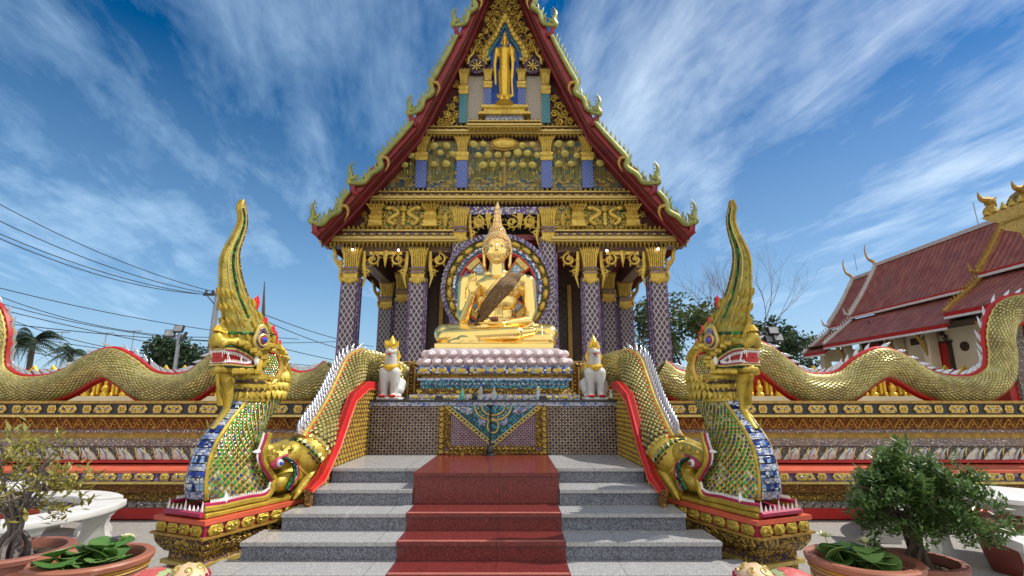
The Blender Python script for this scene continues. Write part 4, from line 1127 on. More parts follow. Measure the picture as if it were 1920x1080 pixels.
# ---- long undulating bodies on the terrace walls (built for the right, mirrored)
NY = 7.78
def long_naga(side, lab, glab):
    MIR[0] = side < 0
    def c(px, py): p = pt(px, py, NY); return Vector((p.x, NY, p.z))
    cl = [(1235,700),(1262,720),(1300,727),(1335,715),(1370,690),(1405,668),(1432,674),(1462,697),(1500,724),(1545,731),(1585,722),(1618,697),(1652,681),(1688,692),(1728,716),(1775,731),(1830,730),(1866,706),(1872,670),(1868,630),(1880,592),(1915,578),(1970,576),(2030,585)]
    P = [c(a, b) for a, b in cl]
    root = thing('serpent_balustrade', lab, 'serpent', (P[12].x, NY, 1.49), group='gilt serpent bodies along the terrace')
    tb = Tube3(P, [.205,.21,.21,.21,.21,.205,.21,.215,.215,.21,.2,.2,.2,.2,.2,.2,.2,.2], side=(0,1,0), n=5)
    up = 1 if tb.U[5].z > 0 else -1
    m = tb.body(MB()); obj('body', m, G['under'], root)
    m = MB(); 
    ph0, ph1 = (.28, math.pi-.35)
    random.seed(5)
    # scales on both flanks
    for lo, hi in ((ph0, ph1+.1), (math.pi+.35-.1, 2*math.pi-.28)):
        if up < 0: lo, hi = ((.25, math.pi-.28), (math.pi+.28, 2*math.pi-.25))[0 if lo < 1 else 1]
        scales(m, tb, .044, .042, .016, (lo, hi), -1)
    obj('scales', m, G['scale_gold'], root)
    # red back line and red belly
    ph = 0 if up > 0 else math.pi
    m = MB(); L = [tb.pos(l, ph)[0] for l in [tb.len[-1]*k/160 for k in range(161)]]
    m.tube([p+Vector((0,-.0,0)) for p in L], .05, 6); obj('spine_band', m, G['red'], root)
    m = MB(); L2 = [tb.pos(l, ph+.34*(-1 if up > 0 else 1)*(1), .004)[0] for l in [tb.len[-1]*k/160 for k in range(161)]]
    L3 = [tb.pos(l, ph-.34*(-1 if up > 0 else 1), .004)[0] for l in [tb.len[-1]*k/160 for k in range(161)]]
    m.tube(L2, .016, 5); m.tube(L3, .016, 5); obj('spine_bead', m, G['gold_pale'], root)
    m = MB(); L = [tb.pos(l, math.pi-ph, -.045)[0] for l in [tb.len[-1]*k/160 for k in range(161)]]
    m.tube(L, .10, 8); obj('belly', m, G['red'], root)
    # fins
    me = None; l = .1; i = 0; mi_ = FIN.mirrorx() if side < 0 else FIN
    fins = []
    me = mi_.mesh('fin', [G['silver']], 40)
    while l < tb.len[-1]-.1:
        p, t, nrm = tb.pos(l, ph); 
        # local axes: z=nrm, x=forward (t)
        tt = t*(-1 if False else 1)
        if MIR[0]: p = Vector((-p.x, p.y, p.z)); nrm = Vector((-nrm.x, nrm.y, nrm.z)); tt = Vector((-tt.x, tt.y, tt.z)); xa = -tt
        else: xa = tt
        ya = nrm.cross(xa); M = Matrix((xa, ya, nrm)).transposed().to_4x4()
        o = bpy.data.objects.new('fin', me); COL.objects.link(o); o.parent = root
        s_ = .125*random.uniform(.85, 1.1)
        o.matrix_local = Matrix.Translation(p-ORIG[root.name]) @ M @ Matrix.Diagonal((s_*1.05, s_*.5, s_, 1))
        if i % 3 == 2 and False: pass
        base = None; l += .158; i += 1
    MIR[0] = False
long_naga(1, 'wavy gilt serpent body on the terrace wall in front of the red roofed hall', None)
long_naga(-1, 'wavy gilt serpent body on the terrace wall under the power wires and palms', None)
# ---- front serpents, built for the left and mirrored to the right
C0 = Vector((-2.17, 4.29, 0)); ANG = R(23)
UV_ = Vector((math.sin(ANG), math.cos(ANG), 0)); WV = Vector((-math.cos(ANG), math.sin(ANG), 0))
def loc3(s, w_, z): return C0 + UV_*s + WV*w_ + Vector((0,0,z))
def q2(px, py, w_):           # pixel -> (s, z) on the vertical plane at offset w
    d = ray(px, py); o = Vector((CX, 0, EYE)); p0 = C0+WV*w_
    k = (p0-o).dot(WV)/d.dot(WV); p = o+d*k; r = p-p0
    return (r.dot(UV_), p.z)
def front_naga(side, lab, plab):
    MIR[0] = side > 0
    # pedestal
    ped = thing('serpent_pedestal', plab, 'pedestal', loc3(.5, .3, 0), group='serpent pedestals')
    def slab(s0, s1, w0, w1, z0, z1, name, mat, par=ped, bev=0, label=None):
        m = MB(); m.prism([(s0,w0),(s1,w0),(s1,w1),(s0,w1)], lambda a, b, d: loc3(a, b, d), z0, z1, bev); return obj(name, m, mat, par, label=label)
    S1_ = 1.12; W1_ = .62
    slab(0, S1_, 0, W1_, .545, .58, 'top_slab', G['red_orange'])
    slab(.02, S1_-.02, .02, W1_-.02, .455, .545, 'panel_band', G['magenta'])
    m = MB()
    def side_fn(face):
        if face == 0: return lambda a, b, d: loc3(a, .02-d, b)
        return lambda a, b, d: loc3(.02-d, a, b)
    def hexes(face, a0, a1, n_, z0, z1):
        st = (a1-a0)/n_; h = (z1-z0)/2; zc = (z0+z1)/2
        for i in range(n_):
            c = a0+(i+.5)*st; hw = st*.46
            m.prism([(c-hw,zc),(c-hw*.72,zc+h),(c+hw*.72,zc+h),(c+hw,zc),(c+hw*.72,zc-h),(c-hw*.72,zc-h)], side_fn(face), 0, .022, h*.2)
            for j in range(5): m.ball(side_fn(face)(c+random.uniform(-.6,.6)*hw, zc+random.uniform(-.5,.5)*h, .022), (.018,.018,.012), 6, 4)
    hexes(0, .03, S1_-.03, 7, .462, .538); hexes(1, .03, W1_-.03, 4, .462, .538)
    for face, a1 in ((0, S1_), (1, W1_)):
        pass
    obj('panel_relief', m, G['gold_naga'], ped)
    slab(-.01, S1_, -.01, W1_+.01, .438, .456, 'fillet', G['gold_dull'])
    m = MB()
    for a, b, c_, e in (((0,0,.438)), )[:0]: pass
    m.loft([[loc3(i, i, z), loc3(S1_, i, z), loc3(S1_, W1_-i, z), loc3(i, W1_-i, z)] for z, i in ((.30,.075),(.33,.05),(.38,.02),(.438,.01))])
    obj('cyma', m, G['carved'], ped)
    slab(.10, S1_, .10, W1_-.10, .235, .30, 'neck_course', G['carved_purple'])
    slab(.06, S1_, .06, W1_-.06, .205, .235, 'torus_course', G['gold_pale'])
    slab(.10, S1_, .10, W1_-.10, .12, .205, 'bead_course', G['carved_purple'])
    m = MB(); m.loft([[loc3(i, i, z), loc3(S1_, i, z), loc3(S1_, W1_-i, z), loc3(i, W1_-i, z)] for z, i in ((0,.0),(.07,.0),(.12,.07))]); obj('foot_course', m, G['gold_naga'], ped)
    # serpent
    base = loc3(.4, .3, .58)
    root = thing('naga_serpent', lab, 'serpent', base, group='crested serpents guarding the stairs')
    m = MB(); m.prism([(.04,.05),(1.1,.05),(1.1,.57),(.04,.57)], lambda a, b, d: loc3(a, b, d), .58, .625, .03); obj('petal_base', m, G['gold_naga'], root)
    WM, WN_ = .30, .30
    def ringp(Lp, Rp, w_, aw, n_=18, sq=.85):
        """cross-section ring between two silhouette points (s,z)"""
        l = Vector(Lp); r_ = Vector(Rp); c = (l+r_)/2; h = (r_-l)/2; out = []
        h = h*math.sqrt(max(.2, 1-(.72*aw/max(h.length, .01))**2))
        for k in range(n_):
            a = 2*math.pi*k/n_; ca, sa = math.cos(a), math.sin(a)
            ca = math.copysign(abs(ca)**sq, ca); sa = math.copysign(abs(sa)**sq, sa)
            out.append(loc3(c.x+h.x*ca, w_+aw*sa, c.y+h.y*ca))
        return out
    # neck
    prs = [((358,940),(500,935)),((355,915),(508,915)),((361,880),(492,875)),((376,838),(486,838)),((397,808),(490,808)),((418,782),(500,784)),((440,757),(520,752)),((452,722),(530,722)),((456,690),(535,690)),((454,650),(530,655))]
    aws = [.17,.17,.16,.15,.14,.13,.12,.11,.10,.09]
    rings = [ringp(q2(a[0], a[1], WM), q2(b[0], b[1], WM), WM, w_) for (a, b), w_ in zip(prs, aws)]
    # densify
    dens = []
    for j in range(len(rings)-1):
        for k in range(4):
            t = k/4; a = rings[max(j-1, 0)]; b = rings[j]; c = rings[j+1]; d = rings[min(j+2, len(rings)-1)]
            dens.append([.5*((2*B)+(C-A)*t+(2*A-5*B+4*C-D)*t*t+(3*B-A-3*C+D)*t**3) for A, B, C, D in zip(a, b, c, d)])
    dens.append(rings[-1])
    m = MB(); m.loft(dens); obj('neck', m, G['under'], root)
    # scales on neck following the loft
    ms, mg = MB(), MB(); n_ = 18; rows = 0; Ls = [0]
    cen = [sum(r_, Vector())/n_ for r_ in dens]
    for k in range(1, len(cen)): Ls.append(Ls[-1]+(cen[k]-cen[k-1]).length)
    def surf(L, a):
        k = 0
        while k < len(Ls)-2 and Ls[k+1] < L: k += 1
        f = (L-Ls[k])/(Ls[k+1]-Ls[k]); j = a % n_; j0 = int(j) % n_; j1 = (j0+1) % n_; g = j-int(j)
        A = dens[k][j0].lerp(dens[k][j1], g); B = dens[k+1][j0].lerp(dens[k+1][j1], g)
        c = cen[k].lerp(cen[k+1], f); p = A.lerp(B, f); t = (B-A).normalized(); b = (dens[k][j1]-dens[k][j0]).normalized()
        nn = b.cross(t).normalized()
        if nn.dot(p-c) < 0: nn = -nn
        return p, t, nn
    L = .05; row = 0
    while L < Ls[-1]*.74:
        cnt = 38
        for i in range(cnt):
            a = (i+(.5 if row % 2 else 0))/cnt*n_
            if abs(((a/n_*360)+180) % 360-180-180) < 28 or abs((a/n_*360) % 360-180) < 28: continue      # belly strip stays free
            p, t, nn = surf(L, a)
            per = 2*math.pi*.20/cnt*lerp(1.45, .95, L/Ls[-1])
            scale_piece(ms, p, t, nn, .062, per*1.12, .015, -1); scale_piece(mg, p+nn*.0125-t*.003, t, nn, .034, per*.60, .007, -1)
        L += .031; row += 1
    obj('scales', ms, G['scale_neck'], root); obj('scale_inlay', mg, G['scale_glass'], root)
    # belly plates (mirror glass bands) on the outer front
    mb_, mr = MB(), MB(); L = .03; k = 0
    while L < Ls[-1]*.62:
        st = .062; segs = [[], []]
        ring = []
        for LL in (L, L+st*.86):
            r_ = []
            for a in [n_*(.5+x_) for x_ in (-.078,-.055,-.03,0,.03,.055,.078)]:
                p, t, nn = surf(LL, a); r_.append(p+nn*.03)
            ring.append(r_)
        mid = [(a+b)/2+((a-cen[0])*0) for a, b in zip(*ring)]
        (mb_ if k % 2 else mr).loft([ring[0], ring[1]], False, False)
        inner = [[surf(LL, n_*(.5+x_))[0] for x_ in (-.078,-.055,-.03,0,.03,.055,.078)] for LL in (L, L+st*.86)]
        (mb_ if k % 2 else mr).loft([inner[0], ring[0]], False, False); (mb_ if k % 2 else mr).loft([ring[1], inner[1]], False, False)
        L += st; k += 1
    obj('belly_plate', mb_, G['blue_glass'], root, fix=False); obj('belly_band', mr, G['white_blue'], root, fix=False)
    for sg in (-1, 1):
        m = MB(); P = []; LL = .02
        while LL < Ls[-1]*.64: 
            p, t, nn = surf(LL, n_*(.5+sg*.09)); P.append(p+nn*.012); LL += .03
        m.tube(P, .022, 6); obj('belly_rope', m, G['gold_naga'], root)
    # jaws of the lower beast round the neck: gums, lips, teeth
    pathpx = [(395,946),(412,944),(430,940),(465,932),(495,927),(507,915),(509,900),(500,885),(489,868),(487,850),(494,830),(499,812)]
    near = .085
    P = []
    for i, (a, b) in enumerate(pathpx):
        wv = near; s_, z_ = q2(a, b, wv); P.append((s_, wv, z_))
    P[0] = (.045, .10, P[0][2])
    for sgn, wf in ((1, lambda w_: w_), (-1, lambda w_: .60-w_)):
        PP = catmull([loc3(s_, wf(w_), z_) for s_, w_, z_ in P], 5)
        m = MB(); m.tube(PP, .020, 6); obj('gum', m, G['magenta'], root)
        m = MB(); m.tube([p+Vector((0,0,-.03))+WV*(-.012*sgn) if i < 30 else p+UV_*.03+WV*(-.01*sgn) for i, p in enumerate(PP)], .026, 6); obj('lip', m, G['gold_naga'], root)
        m = MB()
        for i in range(2, len(PP)-1, 1):
            for h_ in (0, .5):
                p = PP[i].lerp(PP[i+1], h_); up = Vector((0,0,1)) if i < 27 else (-UV_*.85+Vector((0,0,.25)) if i > 32 else (-UV_*.5+Vector((0,0,.8))))
                m.tube([p, p+up*.042], [.0105,.002], 5)
        for i in (8, 24, 46):
            p = PP[min(i, len(PP)-1)]; up = Vector((0,0,1)) if i < 34 else -UV_; m.tube([p, p+up*.05, p+up*.085+UV_*.004], [.02,.015,.002], 6)
        obj('teeth', m, G['teeth'], root)
    m = MB()
    for k in range(9):
        p = loc3(.035, .10+k*.05, .63); m.tube([p, p+Vector((0,0,.05 if k % 4 else .085))], [.014,.002], 5)
    obj('teeth', m, G['teeth'], root)
    m = MB(); m.tube([loc3(.025, .08, .615), loc3(.025, .52, .615)], .024, 6); obj('gum', m, G['magenta'], root)
    m = MB(); m.prism([(.05,.10),(.62,.10),(.62,.50),(.05,.50)], lambda a, b, d: loc3(a, b, d), .60, .637); obj('mouth_floor', m, G['magenta'], root)
    # lower beast's head and body
    m = MB()
    Bp = lambda px, py, w_: (lambda r_: loc3(r_[0], w_, r_[1]))(q2(px, py, w_))
    for wv in (.14, .46):
        m.capsule(Bp(512,862,wv), Bp(545,850,wv), .095, .12); m.capsule(Bp(522,905,wv), Bp(560,880,wv), .09, .12)
    m.capsule(Bp(515,860,.3), Bp(585,845,.3), .15, .225); m.capsule(Bp(525,900,.3), Bp(580,865,.3), .15, .22)
    m.capsule(Bp(497,840,.3), Bp(515,855,.3), .06, .12)
    b_ = remesh(m, .02, 3); obj('lower_head', b_, G['gold_naga'], root)
    m = MB(); e = Bp(521,868,.035)
    ew = lambda a, b, d: e+UV_*a+Vector((0,0,b))+WV*(-d)
    for sg, f_ in ((1, lambda p: p), (-1, None)):
        pass
    m.prism([(-.085,-.01),(-.03,.045),(.04,.06),(.11,.075),(.06,-.01),(.01,-.04),(-.05,-.045)], ew, -.01, .02, .008); obj('eye_rim', m, G['magenta'], root)
    m = MB(); m.ball(ew(0,.0,.02), .036, 12, 8); eo = obj('lower_eye', m, G['eye_white'], root); m = MB(); m.ball(ew(-.004,0,.045), .02, 10, 6); obj('pupil', m, G['iris_blue'] if side < 0 else G['eye_brown'], eo)
    m = MB()
    for k, (px, py, r_) in enumerate(((556,884,.035),(552,904,.035),(530,840,.03),(548,840,.03),(513,848,.028))):
        p = Bp(px, py, .03); m = MB(); m.ball(p, (r_*.7, r_*.7, r_), 8, 6); obj('cheek_curl', m, G['gold_naga'], root)
    for k, (col_, off, rr) in enumerate((('blue_glass', 0, .015), ('green_glass', -.03, .018), ('red_bright', .03, .008))):
        m = MB(); m.tube(catmull([Bp(532+off*100,858,.02), Bp(552+off*130,868,.015), Bp(556+off*150,890,.015), Bp(540+off*120,918,.02)], 5), rr, 6); obj('cheek_band', m, G[col_], root)
    # body rising along the stair wall
    cl = [Bp(552,868,.3), Vector((-1.845,5.45,.98)), Vector((-1.85,6.0,1.27)), Vector((-1.87,6.45,1.58)), Vector((-1.91,6.85,1.87)), Vector((-1.84,7.12,1.98)), Vector((-1.66,7.26,1.95)), Vector((-1.45,7.36,1.86)), Vector((-1.32,7.42,1.78))]
    tb = Tube3(cl, [.22,.215,.205,.20,.20,.205,.2,.19,.17], side=None, n=6)
    # initial side vector: make it start horizontal
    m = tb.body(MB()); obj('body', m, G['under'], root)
    topphi = []
    for k in range(len(tb.P)):
        pass
    def phi_of(L, dirv):
        p, t, sd, u, r_ = tb.at(L); return math.atan2(dirv.dot(sd), dirv.dot(u))
    m = MB(); gm = MB(); random.seed(9)
    L = .185; k = 0
    while L < tb.len[-1]:
        r_ = tb.at(L)[4]; nn_ = 24; cr = phi_of(L, crest_dir(L/tb.len[-1]))
        for j in range(nn_):
            ph = cr+.22+(j+(.5 if k % 2 else 0))*(2*math.pi-.44)/nn_
            c, t, nrm = tb.pos(L, ph); scale_piece(m, c, t, nrm, .078, 2*math.pi*r_/nn_*.9, .022, -1)
        L += .05; k += 1
    obj('scales', m, G['scale_gold'], root)
    m = MB(); sl = [tb.pos(.01+.03*k, 0)[0] for k in range(1)]; rings_ = []
    for k in range(9): rings_.append([tb.pos(.01+.028*k, 2*math.pi*j/24, .009)[0] for j in range(24)])
    m.loft(rings_); obj('neck_sleeve', m, G['gold_naga'], root)
    # checkered glass collars
    for k, (L, mat) in enumerate(((.02,'green_glass'),(.065,'gold'),(.10,'blue_glass'),(.14,'gold'),(.175,'green_glass'),(.22,'gold'))):
        m = MB(); P = [tb.pos(L, 2*math.pi*j/24, .010)[0] for j in range(25)]; m.tube(P, .013 if mat != 'gold' else .011, 6); obj('collar_band', m, G[mat], root)
    # crest ridge
    m = MB(); m2 = MB(); m3 = MB(); Lp = [.2+(tb.len[-1]*.78-.2)*k/60 for k in range(61)]
    P = [tb.pos(L, phi_of(L, crest_dir(L/tb.len[-1])), .01)[0] for L in Lp]
    m.tube(P, .045, 6); obj('crest_ridge', m, G['silver_warm'], root)
    for sg in (-1, 1):
        m = MB(); P = [tb.pos(L, phi_of(L, crest_dir(L/tb.len[-1]))+sg*.30, .012)[0] for L in Lp]; m.tube(P, .024, 6); obj('crest_rope', m, G['gold_naga'], root)
        m = MB(); P = [tb.pos(L, phi_of(L, crest_dir(L/tb.len[-1]))+sg*.42, .006)[0] for L in Lp]; m.tube(P, .012, 6); obj('crest_line', m, G['red_bright'], root)
    me = (FIN.mirrorx() if side > 0 else FIN).mesh('fin', [G['silver']], 40)
    L = .25; i = 0
    while L < tb.len[-1]*.8:
        cd = crest_dir(L/tb.len[-1]); p, t, nrm = tb.pos(L, phi_of(L, cd))
        for lr, sc_ in ((0, .14), (.5, .08)):
            q = p if lr == 0 else tb.pos(L+.03, phi_of(L, cd)+.2)[0]
            nn = nrm; xx = t
            if side > 0: q = Vector((-q.x, q.y, q.z)); nn = Vector((-nn.x, nn.y, nn.z)); xx = Vector((t.x, -t.y, -t.z))
            ya = nn.cross(xx).normalized(); M = Matrix((xx, ya, nn)).transposed().to_4x4()
            o = bpy.data.objects.new('fin', me); COL.objects.link(o); o.parent = root
            o.matrix_local = Matrix.Translation(q-ORIG[root.name]) @ M @ Matrix.Diagonal((sc_*.62, sc_*.55, sc_*.9, 1))
        L += .088; i += 1
    # clawed foreleg
    m = MB(); Fp = lambda px, py: (lambda r_: loc3(r_[0], .03, r_[1]))(q2(px, py, .03))
    m.capsule(Fp(602,872), Fp(580,895), .07, .06); m.capsule(Fp(580,895), Fp(558,925), .06, .045)
    for k in range(4): m.capsule(Fp(556,926)+UV_*.0+WV*(-.02+.02*k), Fp(548+k*8,936)+WV*(-.02), .03, .016)
    m.capsule(Fp(608,868), Fp(622,862), .05, .02); m.capsule(Fp(592,900), Fp(600,912), .05, .02)
    obj('foreleg', remesh(m, .014, 2), G['gold_naga'], root)
    # ---- upper head
    hp = lambda px, py: q2(px, py, .20)
    Z = lambda a, b: (a*.1852+360, b*.1852+560)
    def rel(pts): return [hp(*Z(a, b)) for a, b in pts]
    def plate(pts, w0, w1, name, mat, bev=.012, par=root, both=False, label=None):
        m = MB(); PP = rel(pts); m.prism(PP, lambda a, b, d: loc3(a, d, b), w0, w1, bev)
        if both:
            m.prism(PP, lambda a, b, d: loc3(a, d, b), .6-w1, .6-w0, bev)
        return obj(name, m, mat, par, label=label)
    upper = [(350,470),(350,400),(400,385),(470,405),(560,400),(600,330),(680,290),(760,360),(800,420),(880,470),(920,560),(945,640),(940,780),(890,930),(820,1000),(720,990),(640,900),(600,790),(640,720),(660,640),(600,590),(540,540),(450,500),(380,480)]
    lower = [(350,690),(350,740),(420,760),(520,750),(600,790),(660,760),(680,690),(660,640),(640,665),(560,670),(480,665),(400,655)]
    hm = MB(); hm.prism(rel(upper), lambda a, b, d: loc3(a, d, b), .195, .405, .03)
    for (a, b, w_, r_) in ((330,385,.30,.055),(335,430,.26,.05),(335,430,.34,.05),(345,470,.235,.035),(345,470,.365,.035),(470,425,.23,.04),(470,425,.37,.04),(860,700,.3,.13),(780,860,.3,.13)):
        p = hp(*Z(a, b)); hm.ball(loc3(p[0], w_, p[1]), r_, 14, 10)
    obj('head', remesh(hm, .014, 4), G['gold_naga'], root)
    hm = MB(); hm.prism(rel(lower), lambda a, b, d: loc3(a, d, b), .21, .39, .02)
    for (a, b, w_, r_) in ((350,715,.30,.045),(360,715,.235,.035),(360,715,.365,.035)):
        p = hp(*Z(a, b)); hm.ball(loc3(p[0], w_, p[1]), r_, 12, 8)
    obj('lower_jaw', remesh(hm, .013, 3), G['gold_naga'], root)
    s0, zt_ = q2(*Z(280,222), .3); s1, zb_ = q2(*Z(300,400), .3)
    m = MB(); m.tube([loc3(s1+.06, .3, zb_-.02), loc3(s0+.05, .3, (zt_+zb_)/2+.01), loc3(s0+.02, .3, zt_)], [.055,.035,.008], 8); obj('nose_horn', m, G['gold_naga'], root)
    m = MB()
    for k in range(8):
        t = k/7; a, b = Z(330+t*220, 290+t*125-20*math.sin(t*3)); p = hp(a, b); m.tube([loc3(p[0], .3, p[1]-.03), loc3(p[0]+.005, .3, p[1]+.03)], [.045,.012], 6)
    obj('nose_ridge', m, G['gold_bright'], root)
    mo = [(330,545),(360,520),(430,535),(520,575),(590,610),(620,640),(560,650),(470,645),(400,640),(330,640)]
    plate(mo, .22, .38, 'mouth', G['mouth_red'], .01)
    # lips as tubes on both sides and round the front
    def lipline(pts, rad, name, mat, w_=.195, front=True, fs=-.02):
        PP = [hp(*Z(a, b)) for a, b in pts]
        near_ = [loc3(a, w_, b) for a, b in PP]; far_ = [loc3(a, .6-w_, b) for a, b in PP]
        path = near_[::-1]+([] if not front else [])+far_ if front else near_
        m = MB(); m.tube(catmull(near_[::-1], 4)+catmull(far_, 4) if front else catmull(near_, 4), rad, 6); return obj(name, m, mat, root)
    lipline([(352,505),(440,515),(540,560),(610,610),(655,640)], .014, 'upper_lip', G['gold_pale'])
    lipline([(352,480),(430,488),(530,530),(600,575)], .009, 'lip_line', G['green_glass'], .187)
    lipline([(352,522),(440,535),(530,575),(600,620)], .008, 'upper_gum', G['magenta'], .19)
    lipline([(352,665),(440,672),(540,682),(620,680),(668,640)], .013, 'lower_lip', G['gold_pale'])
    lipline([(352,690),(440,692),(540,702),(630,705)], .009, 'lip_line', G['green_glass'], .195)
    lipline([(352,650),(440,655),(540,668),(600,660)], .008, 'lower_gum', G['magenta'], .19)
    m = MB()
    up_ = [(355,522),(440,535),(530,575),(600,620)]; lo_ = [(355,648),(440,652),(540,662),(590,650)]
    def tooth_row(line, dz, n_, big=()):
        PP = [hp(*Z(a, b)) for a, b in line]
        for w_ in (.2, .4):
            C = catmull([Vector((a, w_, b)) for a, b in PP], 8)
            for k in range(n_):
                t = k/(n_-1)*(len(C)-1); i_ = min(int(t), len(C)-2); c = C[i_].lerp(C[i_+1], t-i_); l_ = dz*(2.0 if k in big else 1)
                m.tube([loc3(c.x, c.y, c.z), loc3(c.x-.002, c.y, c.z+l_)], [.013 if k in big else .0095, .002], 5)
        a, b = PP[0]
        for k in range(9):
            w_ = .21+k*.0225; m.tube([loc3(a-.012, w_, b), loc3(a-.014, w_, b+dz*(1.8 if k in (1,7) else 1))], [.011,.002], 5)
    tooth_row(up_, -.035, 17, (1, 9)); tooth_row(lo_, .030, 17, (1, 8)); obj('teeth', m, G['teeth'], root)
    m = MB(); a, b = hp(*Z(632,628))
    for w_ in (.175, .425): m.ball(loc3(a, w_, b), (.022,.022,.045), 8, 8)
    obj('corner_tusk', m, G['teeth'], root)
    # tongue
    a, b = hp(*Z(430,610)); m = MB(); m.tube([loc3(a+.15, .3, b), loc3(a-.02, .3, b+.0), loc3(a-.12, .3, b+.01)], [.06,.04,.006], 8, True, .4); obj('tongue', m, G['mouth_red'], root)
    # eyes on both sides
    for w_, sg in ((.17, 1), (.43, -1)):
        a, b = hp(*Z(680,422)); f_ = lambda x_, z_, d: loc3(a+x_, w_-sg*d, b+z_)
        tear = [(.068*math.cos(t), .075*math.sin(t)) for t in [2*math.pi*k/20 for k in range(20)]]
        tear = [(x_, z_*(1.55 if z_ > .055 else 1)) for x_, z_ in tear]
        m = MB(); m.prism([(x_*1.35, z_*1.35) for x_, z_ in tear], f_, -.03, .012, .015); eb = obj('eye_socket', m, G['gold_pale'], root)
        m = MB(); m.prism([(x_*.98, z_*1.0) for x_, z_ in tear], f_, 0, .022, .01); obj('eye_ring', m, G['purple'], eb)
        m = MB(); m.tube([f_(.05*math.cos(t), .05*math.sin(t), .026) for t in [2*math.pi*k/20 for k in range(21)]], .012, 6); obj('eye_rim', m, G['gold_pale'], eb)
        m = MB(); m.ball(f_(0,0,.018), .040, 14, 10); obj('eyeball', m, G['magenta'], eb)
        m = MB(); m.ball(f_(0,0,.038), .028, 12, 8); obj('iris', m, G['iris_blue'], eb)
        # cheek disc with scales and spiral frame
        a2, b2 = hp(*Z(770,690)); g_ = lambda x_, z_, d: loc3(a2+x_, w_+.015*sg-sg*d, b2+z_)
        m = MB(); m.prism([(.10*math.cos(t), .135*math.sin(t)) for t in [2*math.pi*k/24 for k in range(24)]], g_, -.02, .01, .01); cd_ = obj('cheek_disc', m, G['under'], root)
        m = MB(); mgl = MB()
        for i in range(-4, 5):
            for j in range(-6, 7):
                x_, z_ = i*.026+(.013 if j % 2 else 0), j*.022
                if (x_/.1)**2+(z_/.135)**2 < .95: scale_piece(m, g_(x_, z_, .012), Vector((0,0,-1)), -WV*sg, .035, .026, .012); scale_piece(mgl, g_(x_, z_, .022), Vector((0,0,-1)), -WV*sg, .018, .014, .005)
        obj('cheek_scales', m, G['scale_neck'], cd_); obj('cheek_inlay', mgl, G['scale_glass'], cd_)
        for rr, tk, mat in ((1.0,.012,'red_bright'),(1.16,.024,'gold'),(1.36,.014,'gold')):
            m = MB(); m.tube([g_(.105*rr*math.cos(t), .14*rr*math.sin(t), .015) for t in [R(-200)+R(300)*k/26 for k in range(27)]], tk, 6); obj('cheek_frame', m, G[mat], cd_)
        # mane rows behind and under the cheek
        m = MB(); mrd = MB()
        for ring_ in range(4):
            rr = 1.62+ring_*.30; P = []; Pr = []; nn_ = 60; rads = []
            for k in range(nn_):
                t = R(-152+ring_*9)+(R(205-ring_*30))*k/(nn_-1)
                P.append(g_(.105*rr*math.cos(t), .14*rr*math.sin(t), -.004-ring_*.018)); Pr.append(g_(.105*(rr+.15)*math.cos(t), .14*(rr+.15)*math.sin(t), .002-ring_*.018)); rads.append(.017+.011*abs(math.sin(k*math.pi/4.5)))
            m.tube(P, rads, 7); mrd.tube(Pr, .006, 5)
        obj('mane_leaf', m, G['gold_naga'], root); obj('mane_line', mrd, G['magenta'], root)
        # flame of the cheek in front of the disc
        m = MB()
        for k, (x_, z_) in enumerate(((700,600),(690,680),(720,640),(640,560),(590,530),(530,480),(480,455),(640,745),(560,740),(480,738),(410,742),(720,500),(780,480),(830,500))):
            c = hp(*Z(x_, z_)); 
            m.tube([loc3(c[0]-.02, w_+.01*sg, c[1]), loc3(c[0]+.012, w_-.018*sg, c[1]+.004), loc3(c[0]+.05, w_, c[1]+(.012 if k % 2 else -.015))], [.028,.03,.004], 6)
        obj('flame_leaf', m, G['gold_naga'], root)
        m = MB()
        for k, (x_, z_) in enumerate(((860,520),(895,560),(915,610),(880,590))):
            c = hp(*Z(x_, z_)); m.tube([loc3(c[0], w_, c[1]-.04), loc3(c[0]+.01, w_-.02*sg, c[1]), loc3(c[0]+.005, w_, c[1]+.06)], [.02,.035,.004], 6)
        obj('ear_leaf', m, G['gold_naga'], root)
    # throat rings
    m = MB(); m2 = MB()
    for k in range(6):
        rg_ = ringp(q2(446-k*1.2, 706+k*8.5, .3), q2(505, 712+k*8, .3), .3, .135-.003*k, 24, 1)
        (m2 if k in (1, 3) else m).tube(rg_+[rg_[0]], .022 if k in (1, 3) else .027, 6)
    obj('throat_ring', m, G['gold_naga'], root); obj('throat_band', m2, G['brown'], root)
    # collar at the neck top: leaf skirts (ring of leaves around the loft)
    m = MB()
    for ringi, LL in enumerate((Ls[-1]*.70, Ls[-1]*.755, Ls[-1]*.81)):
        for k in range(26):
            p, t, nn = surf(LL, k/26*n_); scale_piece(m, p+nn*.02, t, nn, .11, .07, .03, -1)
    obj('collar_leaf', m, G['gold_naga'], root)
    # beard
    bp = [((404,700),(442,702)),((411,722),(440,722)),((417,745),(438,742)),((418,765),(432,766)),((408,782),(424,782)),((399,796),(412,800)),((392,803),(400,806)),((388,800),(392,800)),((386,788),(388,787))]
    rg = [ringp(q2(a[0], a[1], .3), q2(b[0], b[1], .3), .3, w_, 12, 1) for (a, b), w_ in zip(bp, [.06,.055,.045,.04,.035,.03,.022,.014,.005])]
    m = MB(); m.loft(rg)
    for k in range(5):
        w_ = .22+k*.04; c0, c1 = q2(404+5, 702, w_), q2(421, 760, w_); m.tube([loc3(c0[0]-.012, w_, c0[1]), loc3(c1[0]-.03, .3+(w_-.3)*.5, c1[1])], .012, 5)
    obj('beard', m, G['gold_naga'], root)
